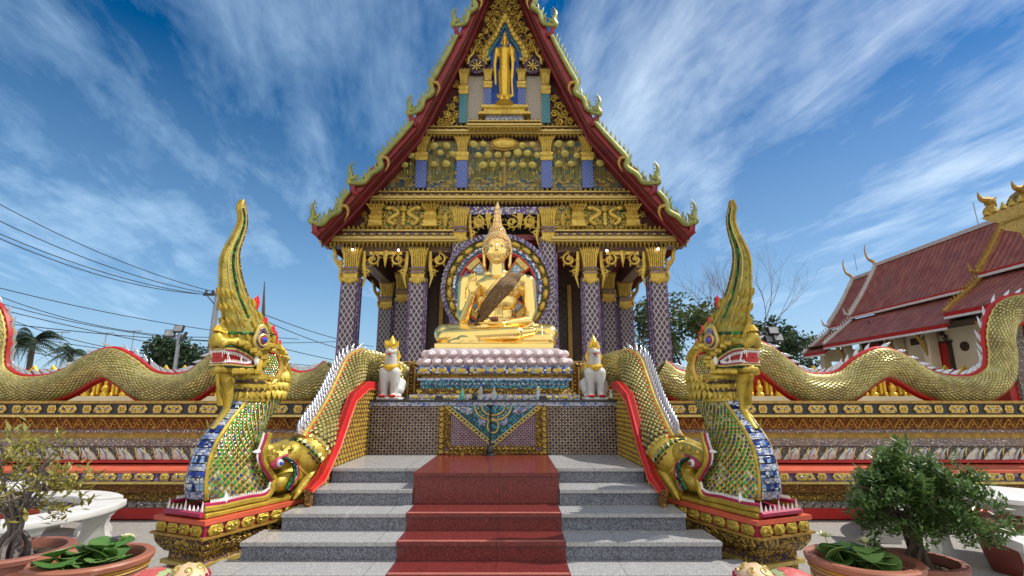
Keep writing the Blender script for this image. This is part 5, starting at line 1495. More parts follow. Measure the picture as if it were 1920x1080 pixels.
    # crest
    cp = [((425,640),(512,640)),((419,615),(508,622)),((417,587),(494,607)),((412,560),(480,582)),((412,530),(467,560)),((413,500),(457,530)),((417,480),(451,500)),((426,460),(450,473)),((438,440),(456,452)),((447,420),(463,428)),((449,404),(464,408)),((447,390),(461,391)),((452,378),(459,380)),((457,373),(458,374))]
    thick = [.11,.10,.085,.07,.052,.038,.030,.026,.023,.020,.018,.015,.010,.003]
    rg = [ringp(q2(a[0], a[1], .3), q2(b[0], b[1], .3), .3, w_, 16, .8) for (a, b), w_ in zip(cp, thick)]
    dn = []
    for j in range(len(rg)-1):
        for k in range(3):
            t = k/3; a = rg[max(j-1,0)]; b = rg[j]; c = rg[j+1]; d = rg[min(j+2, len(rg)-1)]
            dn.append([.5*((2*B)+(C-A)*t+(2*A-5*B+4*C-D)*t*t+(3*B-A-3*C+D)*t**3) for A, B, C, D in zip(a, b, c, d)])
    dn.append(rg[-1]); m = MB(); m.loft(dn); crest = obj('crest', m, G['gold_crest'], root)
    def crest_line(frac, j0, j1, rad, name, mat, off=.008):
        for sg in (-1, 1):
            P = []; rr = []
            for r_ in dn[j0:j1]:
                # ring index: 0 = back (R), 8 = front (L); near side angle uses sin sign
                k = 16*frac/2; idx = (sg*k) % 16; i0 = int(idx) % 16; i1 = (i0+1) % 16; p = r_[i0].lerp(r_[i1], idx-int(idx)); c = sum(r_, Vector())/16
                P.append(p+(p-c).normalized()*off); rr.append(rad*min(1, (c-r_[0]).length/.06))
            m = MB(); m.tube(P, rr, 6); obj(name, m, mat, crest)
    crest_line(.52, 6, len(dn)-6, .016, 'glass_strip', G['green_glass'], -.004)
    crest_line(.66, 3, len(dn)-4, .008, 'crest_cord', G['gold_pale'], .0); crest_line(.40, 3, len(dn)-6, .008, 'crest_cord', G['gold_pale'], .0)
    crest_line(.24, 2, len(dn)-8, .009, 'crest_cord', G['carved_small'], .0)
    m = MB(); P = [r_[0] for r_ in dn[1:-2]]; m.tube(P, .007, 6); obj('crest_edge', m, G['red_bright'], crest)
    m = MB()
    for j in range(3, len(dn)-3, 1):
        for h_ in (0, .5):
            p = dn[j][8].lerp(dn[j+1][8], h_); d = (dn[j][8]-dn[j][0]).normalized(); u_ = (dn[j+1][8]-dn[j][8]).normalized()
            m.tube([p-d*-.02, p-d*.006+u_*.008], [.012,.006], 5)
    obj('crest_notch', m, G['gold_naga'], crest)
    # leaf tiers at the foot of the crest
    m = MB(); mg2 = MB()
    for tier in range(4):
        r_ = dn[1+tier*3]; c = sum(r_, Vector())/16; up = (sum(dn[3+tier*3], Vector())/16-c).normalized()
        for k in range(16):
            p = r_[k]; nn = (p-c); nn = (nn-up*nn.dot(up)).normalized()
            m.tube([p-up*.035-nn*.012, p+nn*.002+up*.02, p+nn*.008+up*.065], [.016,.02,.003], 5)
    obj('crest_leaf', m, G['gold_naga'], crest)
    r_ = dn[2]; m = MB(); m.tube([p+(p-sum(r_, Vector())/16).normalized()*.01 for p in r_]+[r_[0]], .014, 6); obj('crest_band', m, G['green_glass'], crest)
    # red flames down the back of the head
    m = MB()
    for a, b in ((474,570),(478,567),(494,607),(508,622),(513,634),(520,650),(528,665)):
        s_, z_ = q2(a, b, .3); m.tube([loc3(s_-.02, .3, z_-.06), loc3(s_+.015, .3, z_+.01), loc3(s_+.03, .3, z_+.075)], [.05,.035,.004], 5)
    obj('nape_flame', m, G['red_bright'], root)
    m = MB(); m.tube(catmull([loc3(*(lambda r_: (r_[0], .3, r_[1]))(q2(a, b, .3))) for a, b in ((500,612),(516,640),(530,662),(541,700),(537,730),(522,752))], 4), .03, 6); obj('nape_ridge', m, G['gold_naga'], root)
    MIR[0] = False
def crest_dir(t):
    # outward-and-up direction of the ridge while the body climbs and turns inwards
    a = Vector((-.35,-.75,.62)).normalized(); b = Vector((-.5,-.25,.85)).normalized(); c = Vector((-.1,.1,1)).normalized()
    return (a.lerp(b, t/.5) if t < .5 else b.lerp(c, (t-.5)/.5)).normalized()
front_naga(-1, 'gilded crested serpent rising from a blue eyed beast, left of the stairs', 'stepped gilt pedestal beside the bowl with the purple bloom, left of the stairs')
front_naga(1, 'gilded crested serpent rising from a brown eyed beast, right of the stairs', 'stepped gilt pedestal beside the bowl with pale yellow blooms, right of the stairs')
# ------------------------------------------------------------ tiered throne of the seated statue
py_ = lambda y, Y=7.15: zat(y, Y)
ORB = Vector((0, 7.95, 1.517))
thr = thing('statue_throne', 'tiered glass mosaic throne with pink lotus petals under the seated statue', 'pedestal', ORB)
YC = 7.98
def tier(h0, h1, y0, y1, name, mat, dy=None):
    m = MB(); z0, z1 = (1.517 if y1 >= 749 else py_(y1)), py_(y0)
    m.sqlathe([(h0, h0*.75, z0), (h1, h1*.75, z1)], (0, YC)); return obj(name, m, mat, thr)
tier(1.17,1.17,740,750,'blue_course',G['white_blue'])
tier(1.13,1.06,728,740,'gold_course',G['carved'])
tier(1.04,1.04,713,728,'teal_course',G['teal_mosaic'])
tier(1.08,1.08,709,713,'white_course',G['white_blue'])
tier(1.02,1.02,704,709,'fillet',G['gold_dull'])
tier(1.10,1.10,699.5,704,'fillet',G['carved_small'])
tier(1.09,1.09,689,699.5,'lozenge_course',G['blue_glass'])
tier(1.06,1.04,685,689,'white_course',G['white_blue'])
tier(1.02,.98,655,685,'lotus_core',G['pink'])
tier(.92,.92,651,656,'top_slab',G['white'])
m = MB(); zf = YC-1.09*.75; lozenge_row(m, -1.07, 1.07, py_(699), py_(690), zf, .26); zf2 = YC-1.17*.75; lozenge_row(m, -1.15, 1.15, py_(748.5), py_(742), zf2, .26)
obj('lozenge_relief', m, G['gold'], thr)
m = MB()
for i in range(34): m.ball((-1.02+i*.0618, YC-1.04*.75-.005, py_(720)), (.02,.012,.026), 6, 5)
obj('bead_row', m, G['white_blue'], thr)
m = MB()
for row, (y, hw, rr) in enumerate(((662.5, .99, .062), (678, 1.04, .06))):
    z = py_(y); n_ = 13 if row == 0 else 14
    for i in range(n_):
        x = -hw+(i+.5)*2*hw/n_; m.ball((x, YC-hw*.75+.0, z), (hw/n_*.98, .075, rr), 12, 8); m.ball((x, YC-hw*.75-.03, z-.012), (hw/n_*.55, .07, rr*.6), 10, 6)
        for s in (-1, 1):
            if abs(x)*.75 < hw*.75: m.ball((s*hw, YC+x*.75, z), (.075, hw/n_*.75, rr), 10, 6)
obj('lotus_petal', m, G['pink'], thr)
# ------------------------------------------------------------ seated statue
B0 = Vector((0, 7.95, py_(651))); zb_s = B0.z
bs = thing('seated_statue', 'large polished gold seated statue with raised hand and brown lace sash', 'statue', B0)
V = lambda x, y, z: (x, B0.y+y, zb_s+z)
m = MB()
m.box(-.90, .86, B0.y-.52, B0.y+.35, zb_s, zb_s+.09)
m.ball(V(0,.02,.33), (.40,.27,.30), 20, 14)                 # hips
m.ball(V(0,.02,.60), (.285,.20,.25), 20, 14); m.ball(V(0,0,.80), (.34,.22,.24), 20, 14)
m.ball(V(0,-.01,1.0), (.42,.235,.25), 24, 14); m.capsule(V(-.40,0,1.14), V(.40,0,1.14), .135, .135, 16)
m.ball(V(-.18,-.09,1.02), (.19,.14,.14), 14, 10); m.ball(V(.18,-.09,1.02), (.19,.14,.14), 14, 10)
m.capsule(V(-.16,0,1.22), V(.16,0,1.22), .10, .10); m.capsule(V(0,0,1.2), V(0,-.01,1.42), .145, .125, 18)
for s in (-1, 1):                                       # thighs and shins
    m.capsule(V(s*.25,.0,.27), V(s*.76,-.12,.27), .19, .165, 16)
    m.ball(V(s*.80,-.14,.27), (.165,.17,.155), 14, 10)
m.capsule(V(-.78,-.22,.20), V(.30,-.46,.24), .14, .11, 16); m.capsule(V(.78,-.20,.17), V(-.50,-.40,.14), .145, .075, 16)
m.capsule(V(.30,-.46,.24), V(.56,-.40,.28), .085, .055); m.capsule(V(-.50,-.40,.13), V(-.66,-.36,.12), .07, .05)
# right arm raised
m.capsule(V(-.50,0,1.12), V(-.53,-.05,.62), .125, .10, 16); m.capsule(V(-.53,-.05,.62), V(-.50,-.15,.50), .10, .09, 14); m.capsule(V(-.50,-.15,.50), V(-.37,-.33,.84), .09, .055, 14)
# left arm down to the lap
m.capsule(V(.50,0,1.12), V(.545,-.02,.62), .125, .105, 16); m.capsule(V(.545,-.02,.62), V(.50,-.10,.48), .105, .095, 14); m.capsule(V(.50,-.10,.48), V(.12,-.36,.40), .095, .06, 14)
m.ball(V(0.0,-.40,.40), (.17,.09,.035), 14, 8)
for k in range(4): m.capsule(V(-.06,-.42+.035*k-.03,.405), V(-.25+.012*k,-.40+.03*k-.03,.40), .02, .013, 8)
m.capsule(V(.05,-.42,.42), V(-.03,-.45,.455), .022, .014, 8)
# head
HZ = 1.66
m.ball(V(0,.0,HZ+.05), (.205,.215,.235), 24, 18); m.ball(V(0,-.05,HZ-.06), (.165,.165,.20), 22, 16); m.ball(V(0,-.10,HZ-.20), (.085,.085,.06), 14, 10)
for s in (-1, 1): m.ball(V(s*.095,-.10,HZ-.07), (.08,.085,.10), 14, 10)
b = remesh(m, .0135, 4)
obj('body', b, G['gold_polish'], bs)
tree = BVHTree.FromPolygons([v[:] for v in b.v], b.f)
def surfy(x, z, default=-.2):
    h = tree.ray_cast(Vector((x, B0.y-3, zb_s+z)), Vector((0,1,0))); return h[0].y-B0.y if h[0] else default
# face details (fused onto the head with matching gold)
m = MB()
fy = lambda x, z: surfy(x, z)
N_ = [(0,.07),(0,.02),(0,-.03),(0,-.065)]
m.tube([V(0, fy(0,HZ+.07)+.012, HZ+.07), V(0, fy(0,HZ+.03)-.005, HZ+.02), V(0, fy(0,HZ)-.028, HZ-.035), V(0, fy(0,HZ-.05)-.03, HZ-.062)], [.012,.018,.026,.018], 10)
for s in (-1, 1):
    m.ball(V(s*.026, fy(s*.026,HZ-.055)-.012, HZ-.055), (.018,.018,.013), 8, 6)
    P = []                                           # brow arcs run into the nose
    for k in range(11):
        t = k/10; x = s*lerp(.012, .155, t); z = HZ+.055+.055*math.sin(math.pi*min(1, t*.95+.08))-.03*t*t; P.append(V(x, fy(x, z)-.002, z))
    m.tube(P, .009, 6)
    for dz, am in ((.012, .022), (-.022, -.016)):      # lids
        P = []
        for k in range(9):
            t = k/8; x = s*lerp(.035, .135, t); z = HZ+.018+dz*.35+am*math.sin(math.pi*t)+.008*t; P.append(V(x, fy(x, z)-.002, z))
        m.tube(P, .0055, 6)
for z0, w_, am, r_ in ((HZ-.098,.062,.008,.010),(HZ-.115,.055,-.012,.012)):
    P = []
    for k in range(13):
        t = k/12*2-1; x = t*w_; z = z0+am*(1-t*t)+.014*t*t; P.append(V(x, fy(x, z)-.003, z))
    m.tube(P, [r_*(1-.65*abs(k/12*2-1)) for k in range(13)], 6)
obj('facial_relief', m, G['gold_polish'], bs)
for s in (-1, 1):
    m = MB(); x, z = s*.082, HZ+.019; m.ball(V(x, fy(x, z)+.010, z), (.042,.016,.017), 12, 8); e = obj('eye', m, G['eye_white'], bs)
    m = MB(); m.ball(V(x, fy(x, z)-.001, z), (.015,.009,.0155), 10, 8); obj('pupil', m, G['black'], e)
    m = MB(); m.tube(catmull([V(s*.205,.03,HZ+.07), V(s*.225,.04,HZ+.02), V(s*.22,.03,HZ-.06), V(s*.21,.01,HZ-.16), V(s*.205,0,HZ-.25), V(s*.19,0,HZ-.30)], 4), [.03,.034,.036,.034,.03,.028,.026,.026,.026,.027,.028,.028,.028,.028,.028,.028,.028,.026,.022,.018,.01], 8)
    m.tube(catmull([V(s*.20,-.01,HZ+.07), V(s*.235,.0,HZ+.03), V(s*.225,-.01,HZ-.05)], 4), .012, 6); obj('ear', m, G['gold_polish'], bs)
# curls of hair
m = MB(); random.seed(2)
hc = Vector(V(0,.015,HZ+.075)); ga = math.pi*(3-math.sqrt(5)); n_ = 520
m.ball(hc, (.215,.225,.235), 24, 16)
for i in range(n_):
    yv = 1-2*(i+.5)/n_; rr = math.sqrt(1-yv*yv); a = i*ga; d_ = Vector((rr*math.cos(a), rr*math.sin(a), yv))
    p = hc+Vector((d_.x*.222, d_.y*.232, d_.z*.242)); x, y, z = p.x, p.y-B0.y, p.z-zb_s-HZ
    if y < .0 and z < .165-.25*abs(x) and abs(x) < .185-.0*z: continue
    if z < -.10 : continue
    if y < .0 and z < .02: continue
    m.ball(p, .021, 7, 5)
top = Vector(V(0,.03,HZ+.30))
m.ball(top, (.125,.125,.13), 18, 12)
for i in range(130):
    yv = 1-2*(i+.5)/130; rr = math.sqrt(1-yv*yv); a = i*ga
    if yv > -.3: m.ball(top+Vector((rr*math.cos(a)*.13, rr*math.sin(a)*.13, yv*.135)), .02, 7, 5)
# drop the front cap of the scalp so the face shows
mm2 = MB(); keep = []
obj('hair', m, G['gold_hair'], bs)
zt = zat(380, 7.98)-zb_s
m = MB(); z0 = HZ+.40
m.lathe([(.075,0),(.06,.03),(.064,.05),(.052,.12),(.054,.14),(.038,.24),(.04,.26),(.022,.36),(.012,.45),(.002,zt-z0)], V(0,.03,z0), 16)
for t_ in range(5):
    for k in range(10):
        a = 2*math.pi*k/10; r_ = (.068,.058,.048,.038,.027)[t_]; z = z0+.02+t_*.075; p = Vector(V(r_*math.cos(a), .03+r_*math.sin(a), z)); m.tube([p, p+Vector((0,0,.08))], [.017,.003], 5)
obj('flame_finial', m, G['gold_hair'], bs)
# raised right hand with five fingers
m = MB(); m.ball(V(-.365,-.36,.95), (.075,.035,.085), 14, 10); m.capsule(V(-.37,-.33,.84), V(-.365,-.35,.9), .052, .05)
fing = [(-.425,1.02,.11),(-.39,1.035,.13),(-.352,1.035,.125),(-.315,1.02,.10)]
for k, (x, z, l) in enumerate(fing):
    m.capsule(V(x,-.365,z-.02), V(x+.006,-.38,z+l*.5), .0195, .0175, 8); m.capsule(V(x+.006,-.38,z+l*.5), V(x+.012,-.40,z+l), .0175, .013, 8)
m.capsule(V(-.30,-.37,.91), V(-.262,-.40,.965), .024, .02, 8); m.capsule(V(-.262,-.40,.965), V(-.262,-.425,1.02), .02, .015, 8)
obj('raised_hand', remesh(m, .0085, 2), G['gold_polish'], bs)
m = MB(); m.ball(V(-.365,-.398,.945), (.05,.012,.055), 12, 8); m = m
# sash wrapped on the body
def strip(edgeA, edgeB, name, mat, nu, nv, off=.012, par=bs):
    A = catmull([Vector((a, 0, b)) for a, b in edgeA], 10); Bq = catmull([Vector((a, 0, b)) for a, b in edgeB], 10)
    m = MB(); rows = []
    for i in range(nu+1):
        t = i/nu*(len(A)-1); k = min(int(t), len(A)-2); a = A[k].lerp(A[k+1], t-k); b = Bq[k].lerp(Bq[k+1], t-k); row = []
        for j in range(nv+1):
            p = a.lerp(b, j/nv); edge = .012 if 0 < j < nv else -.004
            y = surfy(p.x, p.z, None); row.append((p.x, y, p.z, edge*.7+.005*math.sin(j*1.9+i*.05)))
        rows.append(row)
    out = []
    for row in rows:
        ys = [r_[1] for r_ in row]
        good = [y for y in ys if y is not None and y < .12]
        last = good[0] if good else 0
        nr = []
        for (x, y, z, e) in row:
            if y is None or y > .12: y = min(last+.03, .12)
            last = y; nr.append(Vector(V(x, y-off-e, z)))
        out.append(nr)
    m.loft(out, False, False)
    back = [[p+Vector((0,.03,0)) for p in r_] for r_ in out]; 
    for r0, r1 in ((0, 0),): pass
    return obj(name, m, mat, par, fix=False)
strip([(.19,1.29),(.03,1.09),(-.14,.88),(-.27,.67),(-.35,.42)], [(.43,1.28),(.31,1.03),(.11,.80),(-.07,.61),(-.26,.42)], 'lace_sash', G['lace'], 40, 14)
m = MB()
P = [Vector((a, 0, b)) for a, b in ((.16,1.27),(-.03,1.06),(-.22,.83),(-.33,.62))]
m.tube([V(p.x, (surfy(p.x, p.z, -.1) or -.1)-.004, p.z) for p in catmull(P, 8)], .012, 6); obj('robe_edge', m, G['gold_polish'], bs)
m = MB()
P = [Vector(V(x, (surfy(x, z, -.3) or -.3)-.006, z)) for x, z in [(.46-.0*k, .99-.04*k) for k in range(0, 8)]]
m.tube(P, .01, 6)
for xk in (-.72, .70):
    ang_ = [(xk, .43-.03*k) for k in range(10)]; m.tube([V(x, (surfy(x, z, -.3) or -.3)-.001, z) for x, z in ang_], .006, 6)
obj('robe_seam', m, G['gold_polish'], bs)
m = MB(); m.tube([V(x, (surfy(x, z) or -.2)-.003, z) for x, z in ((-.02,.70),(.10,.70),(.10,.54),(-.02,.54),(-.02,.70))], .006, 5); m.box(.0, .08, B0.y+surfy(.04,.62)-.008, B0.y+surfy(.04,.62)+.05, zb_s+.57, zb_s+.67); obj('chest_tablet', m, G['gold_pale'], bs)
m = MB(); m.lathe([(.05,0),(.07,.02),(.065,.05),(.045,.06)], V(-.02,-.43,.43), 14); obj('alms_bowl', m, G['eye_brown'], bs)
G['spoke_glass'] = mosaic('pale_blue_mirror', [(.30,.48,.68),(.55,.62,.7),(.35,.55,.75),(.15,.25,.5)], 14, .15, .2)
# ------------------------------------------------------------ wheel behind the statue
WC = pt(933, 541, 8.7); wr = .985
wh = thing('dharma_wheel', 'big upright eight spoked wheel with purple beaded rim behind the statue', 'wheel', (WC.x, 8.7, WC.z-wr))
def annulus(r0, r1, y0, y1, name, mat, n=72):
    m = MB(); rings = []
    for r_, y in ((r0, y0), (r1, y0), (r1, y1), (r0, y1)): rings.append([Vector((WC.x+r_*math.cos(2*math.pi*k/n), y, WC.z+r_*math.sin(2*math.pi*k/n))) for k in range(n)])
    rings.append(rings[0]); m.loft(rings, True, False); return obj(name, m, mat, wh)
annulus(.91, .985, 8.60, 8.80, 'rim', G['purple'])
m = MB()
for k in range(76):
    a = 2*math.pi*k/76; p = Vector((WC.x+.95*math.cos(a), 8.595, WC.z+.95*math.sin(a))); t = Vector((-math.sin(a), 0, math.cos(a))); r_ = Vector((math.cos(a), 0, math.sin(a)))
    m.tube([p-t*.02-r_*.035, p+t*.02+r_*.035], [.012,.012], 5)
obj('rim_bead', m, G['white_blue'], wh)
annulus(.78, .91, 8.64, 8.78, 'green_ring', G['carved_green'])
m = MB()
for k in range(24):
    a = 2*math.pi*(k+.5)/24; rot = Matrix.Rotation(-(a+math.pi/2), 3, 'Y'); m.ball((WC.x+.845*math.cos(a), 8.63, WC.z+.845*math.sin(a)), (.085,.03,.045), 10, 6, rot)
obj('hexagon_stud', m, G['gold'], wh)
annulus(.735, .78, 8.62, 8.78, 'bead_ring', G['purple_white']); annulus(.69, .735, 8.63, 8.78, 'green_band', G['teal_mosaic']); annulus(.665, .69, 8.62, 8.8, 'inner_edge', G['red_bright'])
for k in range(8):
    a = math.pi/4*k
    r_ = Vector((math.cos(a), 0, math.sin(a))); t = Vector((-math.sin(a), 0, math.cos(a))); c0 = Vector((WC.x, 8.70, WC.z))
    f_ = lambda x_, z_, d: c0+r_*x_+t*z_+Vector((0,-d,0))
    m = MB(); m.prism([(.1,-.05),(.68,-.16),(.68,.16),(.1,.05)], f_, -.05, .04); sp = obj('spoke', m, G['red_bright'], wh)
    m = MB(); m.prism([(.14,-.045),(.665,-.135),(.665,.135),(.14,.045)], f_, .04, .055); obj('spoke_face', m, G['gold_dull'], sp)
    m = MB(); m.prism([(.56,-.12),(.65,-.135),(.65,.135),(.56,.12)], f_, .055, .075); obj('spoke_cap', m, G['gold_pale'], sp)
    m = MB(); m.prism([(.38,-.06),(.53,-.08),(.53,.08),(.38,.06)], f_, .055, .075, .01); m.prism([(.22,-.035),(.34,-.05),(.34,.05),(.22,.035)], f_, .055, .075, .01); obj('spoke_mirror', m, G['spoke_glass'], sp)
m = MB(); m.tube([(WC.x, 8.6, WC.z), (WC.x, 8.82, WC.z)], .2, 24); obj('hub', m, G['gold'], wh)
# ------------------------------------------------------------ lions
def lion(x0, side, lab):
    L0 = Vector((x0, 7.02, 1.517)); S = .86
    g = thing('guardian_lion', lab, 'statue', L0, group='seated guardian lions')
    V = lambda x, y, z: (L0.x+x*S*side*.84, L0.y+y*S, L0.z+z*S*1.03)
    m = MB(); m.prism([(-.17,-.17),(.17,-.17),(.19,-.12),(.19,.28),(-.19,.28),(-.19,-.12)], lambda a, b, d: (L0.x+a*S, L0.y+b*S, L0.z+d), 0, .035, .008); obj('base', m, G['white'], g)
    m = MB()
    for s in (-1, 1):
        m.capsule(V(s*.09,-.07,.40), V(s*.10,-.09,.22), .085, .06); m.capsule(V(s*.10,-.09,.22), V(s*.095,-.09,.07), .06, .05); m.ball(V(s*.095,-.12,.065), (.055*S,.07*S,.03*S), 10, 8)
        m.capsule(V(s*.13,.12,.22), V(s*.155,.02,.14), .11, .07); m.ball(V(s*.165,-.02,.06), (.05*S,.08*S,.03*S), 10, 8)
    m.ball(V(0,.0,.40), (.135*S,.13*S,.16*S), 16, 12); m.ball(V(0,.10,.26), (.14*S,.16*S,.18*S), 16, 12); m.capsule(V(0,-.02,.45), V(0,-.06,.66), .095, .075)
    m.ball(V(0,-.07,.73), (.095*S,.10*S,.085*S), 14, 10); m.ball(V(0,-.15,.72), (.058*S,.055*S,.042*S), 12, 8); m.ball(V(0,-.12,.665), (.05*S,.055*S,.025*S), 10, 8)
    for s in (-1, 1): m.ball(V(s*.095,-.04,.80), (.025*S,.02*S,.04*S), 8, 6)
    obj('body', remesh(m, .009, 1), G['concrete_white'], g)
    m = MB(); m.tube([V(.115*math.cos(a), -.02+.125*math.sin(a), .515-.02*math.sin(-a)) for a in [2*math.pi*k/24 for k in range(25)]], .034*S, 8)
    for k in range(12):
        a = math.pi+math.pi*k/11; p = Vector(V(.125*math.cos(a), -.02+.14*math.sin(a), .49)); m.tube([p, p+Vector((0,-.01,-.05))], [.022,.004], 6)
    obj('collar', m, G['gold_bright'], g)
    m = MB()
    for k in range(9):
        p = Vector(V(0,-.145+.01*k*.3,.48-.02*0+k*.022)); m.tube([Vector(V(-.05,-.125,.52+k*.018)), Vector(V(0,-.145,.512+k*.018)), Vector(V(.05,-.125,.52+k*.018))], .007, 5)
    obj('chest_ridge', m, G['concrete_white'], g)
    m = MB(); m.ball(V(0,-.04,.82), (.085*S,.085*S,.06*S), 14, 10); m.tube([V(0,-.04,.83), V(0,-.03,.90), V(0,-.02,.98)], [.075,.045,.006], 10)
    for k in range(9):
        a = math.pi*2*k/9; p = Vector(V(.085*math.cos(a), -.04+.085*math.sin(a), .80)); m.tube([p, p+Vector((.02*math.cos(a), .02*math.sin(a), .045)), p+Vector((.03*math.cos(a), .03*math.sin(a), .09))], [.026,.02,.003], 6)
    for s in (-1, 1):
        m.tube([V(s*.09,-.02,.55), V(s*.125,.03,.66), V(s*.10,.02,.78)], [.02,.03,.008], 6); m.tube([V(s*.03,-.165,.755), V(s*.07,-.14,.785), V(s*.11,-.08,.80)], [.014,.018,.008], 6)
        m.tube([V(s*.16,.04,.40), V(s*.17,.10,.46), V(s*.13,.12,.54)], [.012,.02,.004], 6)
    obj('crown', m, G['gold_bright'], g)
    m = MB(); m.ball(V(0,-.175,.685), (.034*S,.03*S,.022*S), 10, 8); mo = obj('mouth', m, G['mouth_red'], g)
    m = MB()
    for s in (-1, 1): m.ball(V(s*.045,-.145,.765), .013, 8, 6)
    obj('eye', m, G['black'], g)
    m = MB()
    for s in (-1, 1):
        for k in range(4): m.ball(V(s*.095-.042+k*.028,-.185,.058), (.014,.02,.018), 7, 5)
        for k in range(3): m.ball(V(s*.15+k*s*.022,-.095+k*.02,.052), (.012,.018,.016), 7, 5)
    obj('red_toe', m, G['red_bright'], g)
    m = MB()
    for s in (-1, 1):
        for k in range(3): m.tube([V(s*(.10+.02*math.cos(a)*(k+1)), -.135-.005, .24+.03*math.sin(a)*(k+1)*.7) for a in [2*math.pi*j/14 for j in range(15)]], .004, 4)
    obj('leg_swirl', m, G['grey_metal'], g)
lion(pt(731, 700, 6.95).x, 1, 'white and gold crowned lion seated at the left end of the altar wall')
lion(pt(1116, 700, 6.95).x, -1, 'white and gold crowned lion seated at the right end of the altar wall')
# ------------------------------------------------------------ gilt railing wall behind the lions
for s, lab in ((-1, 'left'), (1, 'right')):
    a, b = sorted((s*1.05, s*2.1)); Y = 8.25
    t = thing('gilt_railing', 'low carved gilt railing wall behind the %s lion beside the throne' % lab, 'railing', ((a+b)/2, Y, 1.46))
    zt_ = zat(688, Y); m = MB(); m.box(a, b, Y, Y+.2, 1.46, zt_); obj('infill', m, G['carved_red'], t)
    m = MB(); m.tube([(a, Y+.1, zt_+.05), ((a+b)/2, Y+.1, zt_+.035), (b, Y+.1, zt_+.06)], .06, 8); obj('rail', m, G['carved'], t)
    m = MB()
    for k in range(10):
        x = a+(k+.5)*(b-a)/10; m.box(x-.012, x+.012, Y-.03, Y, 1.46, zt_); 
        for j in range(8): m.ball((x+.045, Y-.01, 1.5+j*.062), .018, 6, 4)
    obj('baluster', m, G['gold_dull'], t)
# ------------------------------------------------------------ offerings on the shelf
sh = 1.518
def place(px, Y=6.80): return pt(px, 746, Y).x
glass_m, gn = newmat('clear_plastic'); gn.set(col=(.75,.85,.9), rough=.08, trans=.85); G['plastic'] = glass_m
cup_m = plain('blue_white_porcelain', (.6,.62,.68), .2, 0, .1, 8, dirt=((.05,.08,.4), 60, .5)); G['porcelain'] = cup_m
g2, gn2 = newmat('green_plastic'); gn2.set(col=(.15,.55,.45), rough=.1, trans=.6); G['plastic_green'] = g2
def bottle(px, h, r_, mat, capm, lab, name='bottle', cat='bottle', straw=False, Y=6.80):
    x = place(px, Y); t = thing(name, lab, cat, (x, Y, sh), group='offerings on the altar shelf')
    m = MB(); m.lathe([(r_*.9,0),(r_,.01),(r_,h*.55),(r_*.85,h*.68),(r_*.4,h*.84),(r_*.38,h*.92)], (x, Y, sh), 14); obj('body', m, G[mat], t)
    m = MB(); m.lathe([(r_*.45,h*.90),(r_*.45,h),(r_*.4,h*1.01)], (x, Y, sh), 12); obj('cap', m, G[capm], t)
    if straw: m = MB(); m.tube([(x, Y, sh+h*.9), (x+.012, Y, sh+h*1.55)], .004, 5); obj('straw', m, G['plastic_green'], t)
bottle(866, .15, .03, 'plastic_green', 'plastic_green', 'small green bottle with a straw, leftmost on the altar shelf', straw=True)
bottle(890, .115, .033, 'black', 'black', 'dark squat bottle between small cups on the altar shelf')
bottle(901, .20, .026, 'plastic', 'iris_blue', 'clear water bottle with blue cap, tallest on the altar shelf')
bottle(926, .16, .03, 'plastic', 'plastic', 'clear water bottle right of the middle of the altar shelf')
bottle(1009, .17, .028, 'plastic', 'white', 'clear bottle with white top, rightmost on the altar shelf')
def cup(px, r_, h, lab, mat='porcelain', Y=6.8):
    x = place(px, Y); m = MB(); m.lathe([(r_*.6,0),(r_*.65,.006),(r_,h),(r_*.9,h),(r_*.55,.012),(.001,.012)], (x, Y, sh), 18); o = obj('cup', m, G[mat], loc=(x, Y, sh)); tag(o, lab, 'cup', 'offerings on the altar shelf')
for k, (px, r_, h) in enumerate(((877,.035,.07),(914,.042,.075),(938,.04,.055),(952,.04,.06),(966,.035,.05),(984,.035,.05),(996,.03,.045))):
    cup(px, r_, h, ['blue patterned cup right of the green bottle','blue patterned cup right of the tall water bottle','pale cup right of the middle water bottle','second pale cup right of the middle water bottle','third pale cup right of the middle water bottle','fourth pale cup right of the middle water bottle','small cup just left of the white topped bottle'][k], 'porcelain')
for px, lab in ((823, 'small dark lamp box on the left part of the altar shelf edge'), (1018, 'small dark lamp box on the right part of the altar shelf edge')):
    x = place(px, 6.72); m = MB(); m.prism([(x-.055,sh),(x+.055,sh),(x+.04,sh+.05),(x-.04,sh+.05)], lambda a, b, d: (a, 6.70+d, b), -.02, .08, .004); o = obj('lamp_box', m, G['black'], loc=(x, 6.72, sh)); tag(o, lab, 'lamp', 'lamp boxes on the altar shelf')
for px, lab in ((690, 'tiny white figurine beside the left lion'), (1146, 'tiny white figurine beside the right lion')):
    x = place(px, 6.95); m = MB(); m.capsule((x, 6.95, sh+.04), (x, 6.95, sh+.08), .03, .02); m.ball((x, 6.945, sh+.115), .022, 10, 8); m.capsule((x-.012, 6.93, sh+.02), (x-.012, 6.93, sh+.05), .012, .012); m.capsule((x+.012, 6.93, sh+.02), (x+.012, 6.93, sh+.05), .012, .012)
    o = obj('figurine', remesh(m, .006, 1), G['white'], loc=(x, 6.95, sh)); tag(o, lab, 'figurine', 'figurines by the lions')
st_ = thing('incense_stand', 'slim black stand in front of the middle of the altar panel', 'stand', (-.03, 6.58, .842))
m = MB(); m.lathe([(.07,0),(.07,.012),(.03,.03),(.012,.05),(.012,.56),(.02,.58),(.05,.6),(.05,.612)], (-.03, 6.58, .842), 16); obj('post', m, G['black'], st_)
m = MB(); m.lathe([(.001,0),(.045,.01),(.055,.05),(.04,.085),(.03,.09)], (-.03, 6.58, .86), 14); obj('foot_bowl', m, G['black'], st_)
